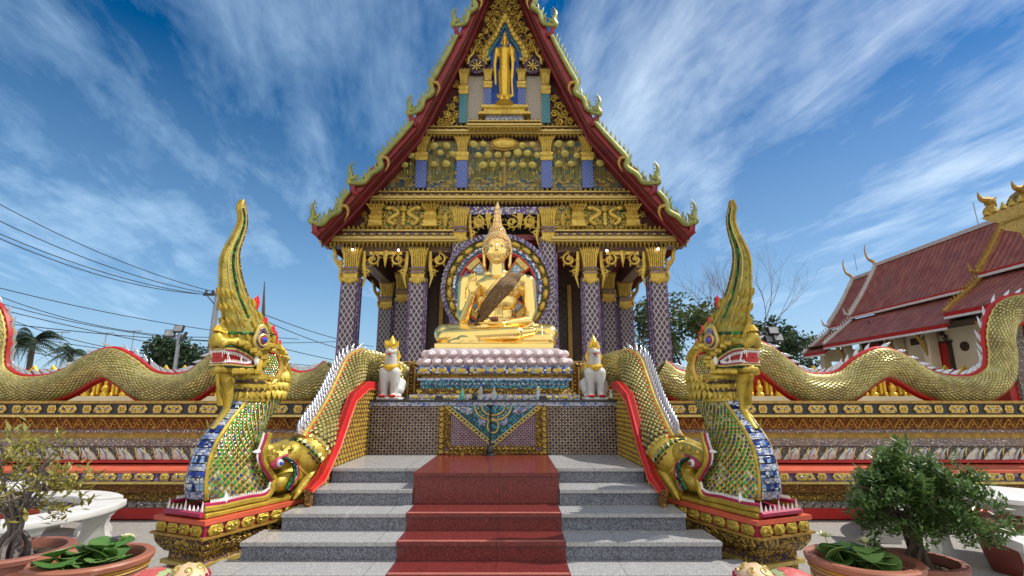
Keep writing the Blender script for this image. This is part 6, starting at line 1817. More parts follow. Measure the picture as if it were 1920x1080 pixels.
# ------------------------------------------------------------ arcade of small gilt niches behind the serpent bodies
def arcade(side, lab):
    MIR[0] = side < 0; Y = 9.6; z0 = 1.465; x0, x1 = 2.9, 11.0
    t = thing('niche_arcade', lab, 'balustrade', (6, Y, z0))
    m = MB(); m.box(x0, x1, Y-.12, Y+.25, z0, z0+.12); obj('plinth', m, G['cream'], t)
    m = MB(); m.box(x0, x1, Y+.08, Y+.12, z0+.12, z0+.62); obj('back_panel', m, G['red'], t)
    n_ = int((x1-x0)/.34); a_ = MB(); b_ = MB()
    for i in range(n_):
        c = x0+(i+.5)*(x1-x0)/n_
        P = [(c-.14, Y, z0+.14), (c-.14, Y, z0+.38), (c-.09, Y, z0+.52), (c, Y, z0+.66), (c+.09, Y, z0+.52), (c+.14, Y, z0+.38), (c+.14, Y, z0+.14)]
        a_.tube(P, .035, 5); b_.lathe([(.075,.12),(.08,.16),(.05,.2),(.065,.24),(.065,.28),(.03,.33),(.035,.37),(.012,.42)], (c, Y-.01, z0), 10)
        b_.ball((c-.17, Y-.08, z0+.14), (.03,.03,.05), 6, 4)
    obj('arch', a_, G['gold_bright'], t); obj('miniature_chedi', b_, G['gold_bright'], t); MIR[0] = False
arcade(1, 'row of little gold arches with red backs, behind the right serpent body')
arcade(-1, 'row of little gold arches with red backs, behind the left serpent body')
# ------------------------------------------------------------ hall with red tiled roof (right)
HX, HM, HE, HW = 14.3, 13.0, 11.86, 12.7
hall = thing('monastery_hall', 'cream walled hall with long red tiled roof and white ridges', 'hall', (14.5, 16, 0))
zr = lambda slope, x: EYE+slope*(x-CX)
ZR, ZM1, ZM2, ZE = zr(.36, HX), zr(.243, HM), zr(.236, HM), zr(.173, HE)
def roofplane(ya, yb, dz, ridge=True, name='roof'):
    m = MB(); xb = 2*HX
    m.loft([[Vector((HX, y, ZR+dz)), Vector((HM+.6, y, lerp(ZM1, ZR, .42)+dz)), Vector((HM, y, ZM1+dz)), Vector((HM+.05, y, ZM1-.1+dz)), Vector((HX, y, ZR-.15+dz)), Vector((xb-HM-.05, y, ZM1-.1+dz)), Vector((xb-HM, y, ZM1+dz)), Vector((xb-HM-.6, y, lerp(ZM1, ZR, .42)+dz))] for y in (ya, yb)])
    r_ = obj(name, m, G['tiles'], hall, smooth=0)
    m = MB(); m.loft([[Vector((HM+.15, y, ZM2-.04+dz)), Vector((HE, y, ZE+dz)), Vector((HE+.03, y, ZE-.08+dz)), Vector((HM+.2, y, ZM2-.15+dz))] for y in (ya, yb)])
    m.loft([[Vector((xb-HM-.15, y, ZM2-.04+dz)), Vector((xb-HE, y, ZE+dz)), Vector((xb-HE-.03, y, ZE-.08+dz)), Vector((xb-HM-.2, y, ZM2-.15+dz))] for y in (ya, yb)])
    objs('skirt_roof', m, G['tiles'], hall, (HX,), smooth=0)
    m = MB(); m.box(HM-.03, HM+.03, ya, yb, ZM1-.13+dz, ZM1-.06+dz); m.box(HE-.03, HE+.02, ya, yb, ZE-.18+dz, ZE-.12+dz); m2 = MB(); m2.box(HM-.01, HM+.05, ya, yb, ZM1-.06+dz, ZM1+.0+dz); m2.box(HE-.02, HE+.03, ya, yb, ZE-.12+dz, ZE-.02+dz)
    a, b = split_z(m); obj('eave_strip', a, G['white'], hall); obj('eave_strip', b, G['white'], hall)
    a, b = split_z(m2); obj('fascia', a, G['red'], hall); obj('fascia', b, G['red'], hall)
    if ridge: m = MB(); m.box(HX-.06, HX+.06, ya, yb, ZR-.03+dz, ZR+.09+dz); obj('ridge', m, G['concrete_white'], hall)
def split_z(mb):
    a, b = MB(), MB(); a.v = mb.v[:8]; a.f = mb.f[:6]; a.mi = mb.mi[:6]; b.v = mb.v[8:]; b.f = [[i-8 for i in f] for f in mb.f[6:]]; b.mi = mb.mi[6:]; return a, b
roofplane(13.45, 18.9, 0); roofplane(18.9, 20.3, -.22); roofplane(6.5, 13.45, .28)
def bargeb(y, dz, mat, full=True):
    P = [(HX, y, ZR+dz+.03), (HM+.6, y, lerp(ZM1, ZR, .42)+dz+.03), (HM-.02, y, ZM1+dz+.02)]
    for xs_ in (1, -1):
        Q = [(HX+(p[0]-HX)*xs_, p[1], p[2]) for p in P]
        m = MB(); C = catmull(Q, 8); m.tube(C, .07, 6); o = obj('verge', m, G[mat], hall)
        m = MB()
        for k in range(1, len(C)):
            for h_ in (0, .5):
                p = C[k-1].lerp(C[k], h_); m.tube([p, p+Vector((-.05*xs_, 0, .15))], [.045,.01], 5)
        p = C[-1]; m.tube([p, p+Vector((-.16*xs_,0,.06)), p+Vector((-.22*xs_,0,.28))], [.06,.05,.01], 6); obj('verge_fin', m, G[mat], o)
        m = MB(); m.tube([(HX+(HM+.1-HX)*xs_, y, ZM2+dz), (HX+(HE-HX)*xs_, y, ZE+dz+.03)], .06, 6); o = obj('verge', m, G[mat], hall)
        m = MB()
        for k in range(12):
            t = k/12; p = Vector((HX+(lerp(HM, HE, t)-HX)*xs_, y, lerp(ZM2, ZE, t)+dz+.03)); m.tube([p, p+Vector((-.04*xs_, 0, .12))], [.035,.008], 5)
        obj('verge_fin', m, G[mat], o)
bargeb(18.9, 0, 'concrete_white'); bargeb(20.3, -.22, 'concrete_white'); bargeb(13.45, .28, 'gold_dull')
for y, dz in ((18.9, 0), (20.3, -.22)):
    m = MB(); P = [(HX,y,ZR+dz),(HX,y+.12,ZR+dz+.18),(HX,y+.4,ZR+dz+.4),(HX,y+.5,ZR+dz+.75),(HX,y+.42,ZR+dz+1.0)]
    m.tube(catmull(P, 5), [.085-.078*k/20 for k in range(21)], 7); obj('ridge_horn', m, G['gold_dull'], hall)
m = MB(); m.box(HW, 2*HX-HW, 8, 18.2, 0, ZE+.5); m.box(HM+.35, 2*HX-HM-.35, 8, 18.1, ZE+.9, ZM1+.1); obj('wall', m, G['cream'], hall)
m = MB(); m.box(HW-.45, HW, 8, 20.0, .0, EYE+.1); obj('plinth', m, G['cream'], hall)
def hpx(px): return None
for (px, kind) in ((1762, 'door'), (1640, 'door'), (1812, 'disc'), (1722, 'plaque')):
    # along the wall plane x = HW the pixel gives the y position
    p = ptx(px, 660, HW); y = p.y
    if kind == 'door':
        zt_ = ptx(px, 645, HW).z; w_ = .42
        m = MB(); m.box(HW-.06, HW+.02, y-w_, y+w_, EYE-.4, zt_); d_ = obj('door', m, G['red'], hall)
        m = MB(); 
        for s in (-1, 1): m.box(HW-.09, HW-.0, y+s*w_-.04, y+s*w_+.04, EYE-.4, zt_+.04)
        m.box(HW-.09, HW, y-w_-.08, y+w_+.08, zt_+.001, zt_+.06); obj('door_frame', m, G['brown'], d_)
        m = MB(); f = lambda a, b, d: (HW-.03-d, y+a, b)
        for k in range(4):
            for s in (-1, 1): scroll(m, f, s*(.32-.09*k), zt_+.16+.13*k, .08, 1.2, s, 0, .018)
        m.tube([(HW-.05, y, zt_+.5), (HW-.05, y, zt_+.85)], [.06,.01], 6); obj('door_crest', m, G['brown'], hall)
    elif kind == 'disc': m = MB(); z = ptx(px, 649, HW).z; m.tube([(HW-.04, y, z), (HW, y, z)], .13, 20); obj('wall_roundel', m, G['brown'], hall)
    else: m = MB(); z = ptx(px, 640, HW).z; m.box(HW-.04, HW, y-.2, y+.2, z-.1, z+.1); obj('wall_plaque', m, G['brown'], hall)
for px in (1585, 1680, 1742, 1868):
    y = ptx(px, 660, HE+.55).y; x = HE+.62; m = MB(); m.box(x-.13, x+.13, y-.13, y+.13, 0, ZE+.15); pst = obj('post', m, G['cream'], hall)
    m = MB(); m.tube([(x-.1, y, ZE-.75), (x-.22, y, ZE-.35), (x-.45, y, ZE-.05)], [.04,.07,.02], 6)
    for k in range(3): m.tube([(x-.15-.08*k, y, ZE-.5+.15*k), (x-.02-.1*k, y, ZE-.25+.12*k)], [.05,.01], 5)
    obj('eave_bracket', m, G['gold_dull'], pst)
m = MB(); m.box(HE+.1, HW, 8, 20.2, ZE-.02, ZE+.03); obj('soffit', m, G['brown'], hall)
for y in (19.9,):
    x = HE+.62; m = MB(); m.box(x-.13, x+.13, y-.13, y+.13, 0, ZE+.0); obj('post', m, G['cream'], hall)
    m = MB(); m.box(x-.1, 2*HX-x+.1, y-.1, y+.1, ZE-.55, ZE-.08); obj('beam', m, G['cream'], hall)
for px, Y in ((1665, 20), (1862, 14.5)): 
    p = Vector((HX, Y, ZR+.05)); m = MB(); m.tube([p, p+Vector((-.02,0,.75))], .012, 5); obj('lightning_rod', m, G['grey_metal'], hall)
# ------------------------------------------------------------ gilded gate at the right edge
GY = 8.35
gate = thing('gilded_gate', 'gilded gate tower with small serpents at the right edge', 'gate', (9.6, GY, 1.465))
gx0 = pt(1893, 680, GY).x
def gz(y): return zat(y, GY)
m = MB(); m.box(gx0, gx0+.22, GY-.1, GY+.3, 1.465, gz(602)); obj('door_jamb', m, G['carved_silver'], gate)
m = MB(); m.box(gx0-.02, gx0+2.2, GY-.14, GY-.1+.4, gz(602), gz(590)+.05); obj('lintel', m, G['gold_dull'], gate)
m = MB(); m.box(gx0-.14, gx0, GY-.05, GY+.3, 1.465, gz(640)); obj('red_jamb', m, G['red'], gate)
m = MB(); m.box(gx0+.22, gx0+2.0, GY+.05, GY+.12, 1.465, gz(602)); obj('leaf_door', m, G['carved'], gate)
tx = pt(1893, 440, GY).x
m = MB(); gz = lambda y: zat(y, 8.9); m.sqlathe([(.30,.30,1.465),(.30,.30,gz(520)),(.34,.34,gz(480)),(.42,.42,gz(455)),(.42,.42,gz(447)),(.56,.56,gz(438)),(.6,.6,gz(430)),(.56,.56,gz(426)),(.68,.68,gz(418)),(.75,.75,gz(410)),(.7,.7,gz(404))], (9.7, 8.15)); obj('tower_cornice', m, G['gold_worked'], gate)
m = MB(); m.sqlathe([(.70,.70,gz(404)),(.56,.56,gz(396)),(.5,.5,gz(380)),(.3,.3,gz(360)),(.2,.2,gz(330)),(.03,.03,gz(270))], (9.75, 8.1)); obj('tower_roof', m, G['carved'], gate)
for (b0, s_) in ((Vector((8.98,8.82,gz(410))), .85), (Vector((9.10,8.30,gz(408))), .8), (Vector((9.0,7.7,gz(408))), .8)):
    pass; m = MB()
    b0 = b0+Vector((.06,0,0)); P = [b0+Vector((.35*s_,0,-.05)), b0+Vector((.12*s_,0,.0)), b0+Vector((-.02*s_,0,.12*s_)), b0+Vector((.08*s_,0,.26*s_)), b0+Vector((.02*s_,0,.38*s_)), b0+Vector((-.12*s_,0,.42*s_)), b0+Vector((-.17*s_,0,.58*s_))]
    m.tube(catmull(P, 4), [.1*s_,.11*s_,.11*s_,.11*s_,.11*s_,.105*s_,.1*s_,.1*s_,.095*s_,.09*s_,.09*s_,.09*s_,.09*s_,.09*s_,.10*s_,.10*s_,.09*s_,.08*s_,.07*s_,.06*s_,.05*s_,.04*s_,.03*s_,.015*s_,.004], 8)
    for k in range(5): q = P[2].lerp(P[4], k/4); m.tube([q+Vector((.06,0,0)), q+Vector((.2*s_,0,.08))], [.05,.008], 5)
    obj('corner_serpent', m, G['gold_dull'], gate)
m = MB()
for k in range(9):
    p = Vector((8.97, 8.8-k*.16, gz(407))); m.tube([p, p+Vector((0,0,.13))], [.06,.008], 5)
obj('cresting', m, G['gold'], gate)
# ------------------------------------------------------------ trees
def leaf_quads(mb, c, r, n, size, rnd, flat=.7, droop=0):
    for _ in range(n):
        while True:
            v = Vector((rnd.uniform(-1,1), rnd.uniform(-1,1), rnd.uniform(-1,1)))
            if v.length < 1: break
        p = Vector(c)+Vector((v.x*r, v.y*r, v.z*r*flat)); a = rnd.uniform(0, 6.3); el = rnd.uniform(-.9, .9)
        d = Vector((math.cos(a)*math.cos(el), math.sin(a)*math.cos(el), math.sin(el)-droop)).normalized(); s_ = size*rnd.uniform(.6, 1.3)
        b = d.cross(Vector((rnd.uniform(-1,1), rnd.uniform(-1,1), rnd.uniform(-1,1)))).normalized()*s_*.28; nn = b.cross(d).normalized()*s_*.06
        mb.add([p, p+d*s_*.45+b+nn, p+d*s_, p+d*s_*.45-b+nn], [(0,1,2,3)])
def branch(mb, p, d, L, r, lvl, rnd, tips, spread=.55, up=.25, kids=3):
    pts = [p]; q = p; dd = d
    for k in range(4):
        dd = (dd+Vector((rnd.uniform(-1,1), rnd.uniform(-1,1), rnd.uniform(-.4,.8)))*.16).normalized(); q = q+dd*L/4; pts.append(q)
    r1 = r*.62; mb.tube(pts, [lerp(r, r1, k/4) for k in range(5)], 5 if lvl < 2 else 4)
    if lvl <= 0: tips.append((q, dd)); return
    for k in range(kids):
        nd = (dd+Vector((rnd.uniform(-1,1), rnd.uniform(-1,1), rnd.uniform(-.6,1)))*spread*1.5+Vector((0,0,up))).normalized()
        branch(mb, pts[rnd.choice((2,3,4))] if k else q, nd, L*rnd.uniform(.6,.8), r1*rnd.uniform(.6,.85), lvl-1, rnd, tips, spread, up, kids)
def tree(name, base, H, R_, lab, seed, leaf='leaf', n=26, size=.22, clump=.5, lvl=3, trunk=.12, bark='bark', lean=0, group='trees beyond the terrace', kids=3, flat=.75, hfrac=.35):
    rnd = random.Random(seed); t = thing(name, lab, 'tree', base, group=group)
    m = MB(); tips = []; b = Vector(base)
    pts = [b, b+Vector((lean*.3, 0, H*hfrac*.5)), b+Vector((lean*.6, 0, H*hfrac))]; m.tube(pts, [trunk, trunk*.8, trunk*.7], 8)
    for k in range(4 if lvl > 1 else 3):
        a = 2*math.pi*k/4+rnd.uniform(-.5,.5); branch(m, pts[-1], Vector((math.cos(a)*.8*R_/(H*.5), math.sin(a)*.8*R_/(H*.5), .9)).normalized(), H*.30, trunk*.5, lvl-1, rnd, tips, kids=kids)
    obj('trunk', m, G[bark], t)
    if n:
        m = MB()
        for p, d_ in tips: leaf_quads(m, p, clump*rnd.uniform(.6,1.2), n, size, rnd, flat)
        obj('crown', m, G[leaf], t, smooth=0, fix=False)
    return t
g0 = lambda px, Y: (pt(px, 740, Y).x, Y, 0)
tree('leafy_tree', g0(1290, 26), 6.3, 3.0, 'bushy green tree just right of the temple columns', 11, 'leaf', 30, .26, .62, 4, .2, kids=3)
tree('leafy_tree', g0(1245, 30), 5.4, 1.6, 'dark small tree seen through the right porch columns', 12, 'leaf_dark', 24, .22, .5, 3, .14)
tree('leafy_tree', g0(1190, 24), 5.6, 1.6, 'sparse tree twig cluster between the right porch columns', 15, 'leaf_dark', 12, .2, .4, 3, .1)
tree('leafy_tree', g0(1440, 27), 5.2, 2.2, 'dark tree under the bare tree beside the right serpent head', 13, 'leaf_dark', 26, .26, .55, 4, .18)
tree('leafy_tree', g0(1495, 32), 4.4, 1.5, 'small dark tree left of the red roofed hall', 14, 'leaf_dark', 26, .24, .5, 3, .14)
tree('bare_tree', g0(1400, 25), 8.2, 2.4, 'tall leafless tree behind the right serpent crest', 21, n=0, lvl=6, trunk=.15, bark='bark_grey', kids=3, hfrac=.30)
tree('bare_tree', g0(1520, 33), 4.6, 2.0, 'low leafless tree against the left end of the red roofed hall', 23, n=0, lvl=4, trunk=.07, bark='bark_grey', kids=3, hfrac=.25)
tree('leafy_tree', g0(335, 30), 4.6, 2.2, 'dark round tree by the floodlight pole on the left', 31, 'leaf_dark', 34, .26, .6, 4, .18)
tree('leafy_tree', g0(300, 33), 4.2, 1.4, 'small dark tree left of the floodlight pole', 35, 'leaf_dark', 26, .26, .5, 3, .14)
def palm(base, H, R_, lab, seed, mat='palm'):
    rnd = random.Random(seed); t = thing('palm_tree', lab, 'palm', base, group='palms on the left'); b = Vector(base)
    m = MB(); m.tube([b, b+Vector((.1,0,H*.5)), b+Vector((0,0,H))], [.16,.12,.12], 8); obj('trunk', m, G['bark'], t)
    m = MB(); top = b+Vector((0,0,H))
    for k in range(26):
        a = rnd.uniform(0, 6.3); e = rnd.uniform(-.3, 1.25); d = Vector((math.cos(a)*math.cos(e), math.sin(a)*math.cos(e), math.sin(e))); P = []
        for j in range(9):
            tt = j/8; P.append(top+d*R_*tt+Vector((0,0,-R_*.75*tt*tt)))
        m.tube(P, [.03-.003*j for j in range(9)], 4)
        for j in range(1, 9):
            for h_ in (0, .33, .66):
                if j == 8 and h_: continue
                p = P[j-1].lerp(P[j], h_); tg = (P[j]-P[j-1]).normalized(); sd = tg.cross(Vector((0,0,1))).normalized()
                for s in (-1, 1):
                    q = p+(sd*s*.8+tg*.5+Vector((0,0,-.45))).normalized()*R_*.30*math.sin(math.pi*min(1, .2+j/9)); m.add([p, p+tg*.05, q], [(0,1,2)])
    obj('crown', m, G[mat], t, smooth=0, fix=False)
palm(g0(42, 26), 4.5, 2.1, 'dark coconut palm behind the far left serpent fins', 41)
palm(g0(118, 34), 4.7, 1.7, 'smaller palm right of the far left palm', 42, 'leaf_dark')
palm(g0(5, 24), 4.0, 1.8, 'dark palm cut by the left edge of the view', 43)
# ------------------------------------------------------------ poles, wires, lamps
def pole():
    Y = 30.0; p = pt(408, 552, Y); t = thing('utility_pole', 'concrete power pole with crossarm behind the left serpent crest', 'pole', (p.x, Y, 0))
    m = MB(); m.tube([(p.x, Y, 0), (p.x, Y, p.z+.1)], [.22,.15], 8); obj('post', m, G['grey_metal'], t)
    m = MB(); m.box(p.x-.85, p.x+.85, Y-.06, Y+.06, p.z-.08, p.z+.06); m.tube([(p.x, Y-.1, p.z-.7), (p.x-.6, Y-.1, p.z-.05)], .03, 5); obj('crossarm', m, G['brown'], t)
    for k in (-.7,-.3,.3,.7): m = MB(); m.lathe([(.04,0),(.09,.05),(.05,.12),(.08,.16),(.03,.24)], (p.x+k, Y, p.z+.05), 10); obj('insulator', m, G['black'], t)
    return p
pp_ = pole()
def wire(p0, p1, sag, lab, r_=.018, grp='overhead wires on the left'):
    P = []
    for k in range(25):
        t = k/24; P.append(p0.lerp(p1, t)+Vector((0,0,-sag*4*t*(1-t))))
    m = MB(); m.tube(P, r_, 4); o = obj('wire', m, G['black'], loc=P[12]); tag(o, lab, 'wire', grp)
W = [((-60,350,22),(404,548,30),.5,'topmost thin wire crossing the left sky'),((-60,385,20),(396,551,30),.5,'second wire from the top in the left sky'),((-60,412,20),(390,553,30),.5,'third wire from the top in the left sky'),((-60,420,20),(412,553,30),.7,'fourth wire from the top, close under the third'),
     ((-40,530,28),(560,636,40),.5,'upper wire of the dense bundle above the left serpent body'),((-40,540,28),(420,632,32),.8,'wire of the dense bundle, second from its top'),((-40,556,28),(420,640,32),.5,'wire of the dense bundle, third from its top'),((-40,570,30),(640,690,45),.6,'wire of the dense bundle, fourth from its top'),
     ((-40,575,30),(420,668,34),.9,'wire of the dense bundle, fifth from its top'),((-40,600,30),(640,640,48),.6,'nearly level wire crossing the dense bundle'),((-40,612,30),(420,672,36),.4,'wire of the dense bundle, third from its bottom'),((-40,628,30),(420,684,36),.4,'wire of the dense bundle, second from its bottom'),((-40,640,30),(660,742,45),.5,'lowest wire of the dense bundle'),
     ((408,553,30),(700,650,48),.4,'upper wire running right from the power pole'),((408,558,30),(700,668,48),.5,'lower wire running right from the power pole'),((480,640,36),(720,690,48),.2,'short low wire left of the temple columns')]
for a, b, sg, lab in W: wire(pt(*a), pt(*b), sg, lab, .008+.0004*b[2])
# mast with a tapered tip
p = pt(496, 528, 40); q = pt(492, 640, 40); m = MB(); m.tube([(q.x,40,0), (q.x,40,q.z), (lerp(q.x,p.x,.4),40,lerp(q.z,p.z,.4)), (p.x,40,p.z)], [.3,.3,.16,.03], 8); o = obj('spire_mast', m, G['bark'], loc=(q.x,40,0)); tag(o, 'thin brown tapering spire behind the left serpent head', 'spire')
def flood(px, py, Y, lab, heads, mat='grey_metal'):
    p = pt(px, py, Y); t = thing('floodlight_pole', lab, 'floodlight', (p.x, Y, 0), group='floodlight poles')
    m = MB(); m.tube([(p.x, Y, 0), (p.x, Y, p.z)], [.09,.07], 8); m.tube([(p.x-.35, Y, p.z-.15), (p.x+.3, Y, p.z-.05)], .03, 6); obj('post', m, G[mat], t)
    for dx, dz, rz in heads:
        mm_ = MB(); mm_.box(-.2, .2, -.05, .06, -.16, .16); mm_ = mm_.moved(Matrix.Translation((p.x+dx, Y-.1, p.z+dz)) @ Matrix.Rotation(rz, 4, 'Z') @ Matrix.Rotation(-.35, 4, 'X')); h = obj('lamp_head', mm_, G['black'], t)
        g_ = MB(); g_.box(-.17, .17, -.06, -.052, -.13, .13); g_ = g_.moved(Matrix.Translation((p.x+dx, Y-.1, p.z+dz)) @ Matrix.Rotation(rz, 4, 'Z') @ Matrix.Rotation(-.35, 4, 'X')); obj('lens', g_, G['grey_metal'], h)
flood(337, 625, 22, 'grey floodlight pole with three lamps above the left serpent body', ((.0,.18,0),(-.35,-.02,.3),(.28,-.12,-.9)))
flood(1448, 628, 20, 'black twin floodlights beside the right serpent snout', ((.0,.15,0),(-.2,-.18,.3),(.15,-.12,.1)), 'black')
def aerial(px, py, Y, lab):
    p = pt(px, py, Y); t = thing('rooftop_aerial', lab, 'antenna', (p.x, Y, 0), group='thin aerials'); m = MB(); m.tube([(p.x, Y, 0), (p.x, Y, p.z)], .025, 5); obj('mast', m, G['grey_metal'], t)
    m = MB(); m.tube([(p.x-.5, Y, p.z-.05), (p.x+.5, Y, p.z)], .02, 4)
    for k in range(5): m.tube([(p.x-.4+k*.2, Y-.2, p.z-.03), (p.x-.4+k*.2, Y+.2, p.z-.03)], .015, 4)
    obj('dipole_bar', m, G['grey_metal'], t)
aerial(117, 622, 34, 'thin aerial above the smaller palm'); aerial(200, 624, 34, 'thin aerial between the palms and the floodlight'); aerial(252, 620, 36, 'small aerial among the wires left of the floodlight')
# ------------------------------------------------------------ benches, tables
def bench(x, y, rz, lab, rad=.95, span=70, w_=.36, h=.42):
    t = thing('stone_bench', lab, 'bench', (x, y, 0), rz, 'white curved benches')
    m = MB(); n_ = 14; a0 = -R(span/2)
    outer_ = [((rad+w_/2)*math.cos(a0+R(span)*k/n_)-rad, (rad+w_/2)*math.sin(a0+R(span)*k/n_)) for k in range(n_+1)]; inner_ = [((rad-w_/2)*math.cos(a0+R(span)*k/n_)-rad, (rad-w_/2)*math.sin(a0+R(span)*k/n_)) for k in range(n_+1)]
    m.prism(outer_+inner_[::-1], lambda a, b, d: (a, b, d), h-.075, h, .01); obj('seat', m, G['white'], t, local=True)
    for s in (-1, 1):
        a = s*R(span*.30); c = Vector((rad*math.cos(a)-rad, rad*math.sin(a), 0)); rot = Matrix.Rotation(a, 4, 'Z'); m = MB()
        m.loft([[Vector((sx*hx_, sy*hy_, z)) for sx, sy in ((-1,-1),(1,-1),(1,1),(-1,1))] for hx_, hy_, z in ((.165,.06,0),(.165,.06,.05),(.12,.045,.12),(.10,.04,.2),(.115,.045,.28),(.16,.06,h-.08),(.16,.06,h-.07))])
        m = m.moved(Matrix.Translation(c) @ rot); obj('leg', m, G['concrete_white'], t, local=True)
    return t
def rtable(x, y, lab, h=.66, r_=.45):
    t = thing('stone_table', lab, 'table', (x, y, 0), 0, 'white round tables'); m = MB(); m.lathe([(.001,h-.07),(r_-.03,h-.07),(r_,h-.05),(r_,h-.01),(r_-.015,h),(.001,h)], (0,0,0), 36); obj('tabletop', m, G['white'], t, local=True)
    m = MB(); m.lathe([(.26,0),(.26,.05),(.15,.13),(.11,.25),(.13,.4),(.2,h-.08),(.2,h-.072)], (0,0,0), 8); obj('pedestal', m, G['concrete_white'], t, local=True); return t
bench(-4.95, 6.5, R(78), 'white curved bench nearest the wall on the left, fully visible end')
bench(-4.2, 5.5, R(-8), 'white curved bench in front of the first left one, by the dry tree pot')
bench(-6.3, 6.1, R(150), 'white curved bench at the far left near the wall', span=60)
bench(-5.1, 4.9, R(-70), 'white curved bench behind the dry tree pot at the left edge', span=60)
rtable(-5.2, 5.6, 'white round table with dark bags on it at the left')
bench(4.62, 6.45, R(150), 'white curved bench nearest the wall on the right', span=60)
bench(4.28, 5.65, R(190), 'white curved bench left of the leafy pot on the right')
bench(4.75, 4.45, R(-75), 'white curved bench at the lower right edge', span=60)
bench(6.0, 5.3, R(10), 'white curved bench at the far right, behind the leaves', span=60)
rtable(5.15, 5.35, 'white round table behind the leafy potted shrub', .62)
def bag(x, y, z, s_, lab, rz, mat='black'):
    t = MB(); t.ball((0,0,s_*.32), (s_*.6, s_*.4, s_*.32), 14, 10); t.ball((s_*.2,.02,s_*.5), (s_*.35, s_*.3, s_*.2), 12, 8); t = remesh(t, .02, 2).moved(Matrix.Rotation(rz, 4, 'Z')); 
    root = thing('cloth_bag', lab, 'bag', (x, y, z), 0, 'bags on the left table'); obj('sack', t, G[mat], root, local=True)
    m = MB(); m.tube([(-s_*.3,0,s_*.5), (-s_*.1,0,s_*.95), (s_*.3,0,s_*.8), (s_*.4,0,s_*.5)], .014, 6); obj('strap', m, G['black'], root, local=True)
pat = mosaic('black_white_cloth', [(.02,.02,.03),(.55,.56,.6),(.03,.03,.04),(.3,.3,.34)], 14, .6, 0); G['patterned'] = pat
bag(-5.35, 5.5, .66, .26, 'black and white patterned bag on the left table', .4, 'patterned'); bag(-5.1, 5.8, .66, .17, 'small black bag at the back of the left table', 1.2)
# ------------------------------------------------------------ pots
G['dark_clay'] = plain('dark_red_clay', (.16,.03,.02), .5)
def pot(name, x, y, z, r_, mat, lab, bands=True):
    t = thing(name, lab, 'pot', (x, y, 0))
    m = MB(); m.lathe([(r_*.55,0),(r_*.62,.02),(r_*.82,z*.45),(r_*.93,z*.8),(r_*.95,z-.05),(r_*1.0,z-.04),(r_*1.02,z-.012),(r_*.99,z),(r_*.85,z),(r_*.82,z-.02),(r_*.8,z-.1),(.01,z-.1)], (0,0,0), 48); obj('body', m, G[mat], t, local=True)
    if bands:
        for zz_, mt in ((z-.055,'gold_bright'),(z-.075,'gold_pale')):
            m = MB(); m.tube([((r_*.955-.01*(z-zz_))*math.cos(a), (r_*.955-.01*(z-zz_))*math.sin(a), zz_) for a in [2*math.pi*k/48 for k in range(49)]], .005, 5); obj('painted_ring', m, G[mt], t, local=True)
        m = MB()
        for k in range(18):
            a = 2*math.pi*k/18; P = []
            for j in range(5): q = j/4; rr = r_*lerp(.93, .84, q); P.append((rr*math.cos(a+.16*math.sin(q*3)), rr*math.sin(a+.16*math.sin(q*3)), z*lerp(.78, .5, q)))
            m.tube(P, [.004,.01,.012,.008,.003], 5)
        obj('painted_leaf', m, G['gold_pale'], t, local=True)
    return t
pot('clay_pot', 4.75, 5.0, .46, .24, 'dark_clay', 'dark red clay pot half hidden behind the leafy shrub', False)
def lotus_pot(x, y, lab, seed, flowers, tilt=1):
    rnd = random.Random(seed); t = pot('lotus_pot', x, y, .50, .335, 'terracotta', lab)
    m = MB(); m.lathe([(.001,.43),(.272,.43),(.272,.425),(.001,.425)], (0,0,0), 40); obj('water', m, G['water'], t, local=True)
    for k in range(20):
        a = rnd.uniform(0, 6.3); rr = rnd.uniform(.02,.20); c = Vector((rr*math.cos(a)-.04, rr*math.sin(a)-.03, .455+rnd.uniform(.0,.10))); s_ = rnd.uniform(.085,.125); rot = Matrix.Rotation(rnd.uniform(0,6.3), 4, 'Z') @ Matrix.Rotation(rnd.uniform(-.75,.75)*tilt, 4, 'X'); m = MB(); n_ = 16; vs = [Vector((0,0,-.005))]
        for j in range(n_+1):
            b = R(18)+(2*math.pi-R(36))*j/n_; vs.append(Vector((s_*math.cos(b), s_*math.sin(b)*.85, .02*math.cos(b*2)+.012)))
        vs2 = [v+Vector((0,0,-.004)) for v in vs]
        m.add(vs+vs2, [(0, j+1, j+2) for j in range(n_)]+[(n_+2, n_+2+j+2, n_+2+j+1) for j in range(n_)]+[(j+1, n_+2+j+1, n_+2+j+2, j+2) for j in range(n_)])
        m = m.moved(Matrix.Translation(c) @ rot); m.tube([c, Vector((c.x*.6, c.y*.6, .42))], .005, 5); obj('leaf_pad', m, G['pad'], t, local=True)
    for fx, fy_, fz, mat in flowers:
        m = MB()
        for ring_ in range(3):
            for k in range(9):
                a = 2*math.pi*k/9+ring_*.3; l_ = .065-.012*ring_; el = .25+.4*ring_; d = Vector((math.cos(a)*math.cos(el), math.sin(a)*math.cos(el), math.sin(el))); c = Vector((fx, fy_, fz)); sd = d.cross(Vector((0,0,1))).normalized()*.012
                m.add([c, c+d*l_*.5+sd, c+d*l_, c+d*l_*.5-sd, c+d*l_*.5+Vector((0,0,-.004))], [(0,1,2,3),(0,4,1),(1,4,2),(2,4,3),(3,4,0)])
        m.tube([(fx, fy_, fz), (fx*.8, fy_*.8, .42)], .004, 5); obj('lotus_flower', m, G[mat], t, local=True)
    return t
G['petal_purple'] = plain('purple_petal', (.28,.14,.38), .5); G['petal_pale'] = plain('pale_yellow_petal', (.75,.75,.45), .5)
lotus_pot(-2.54, 3.68, 'orange clay bowl with lily pads and a purple bloom', 5, ((.03,.13,.56,'petal_purple'),(.09,.16,.565,'petal_pale')))
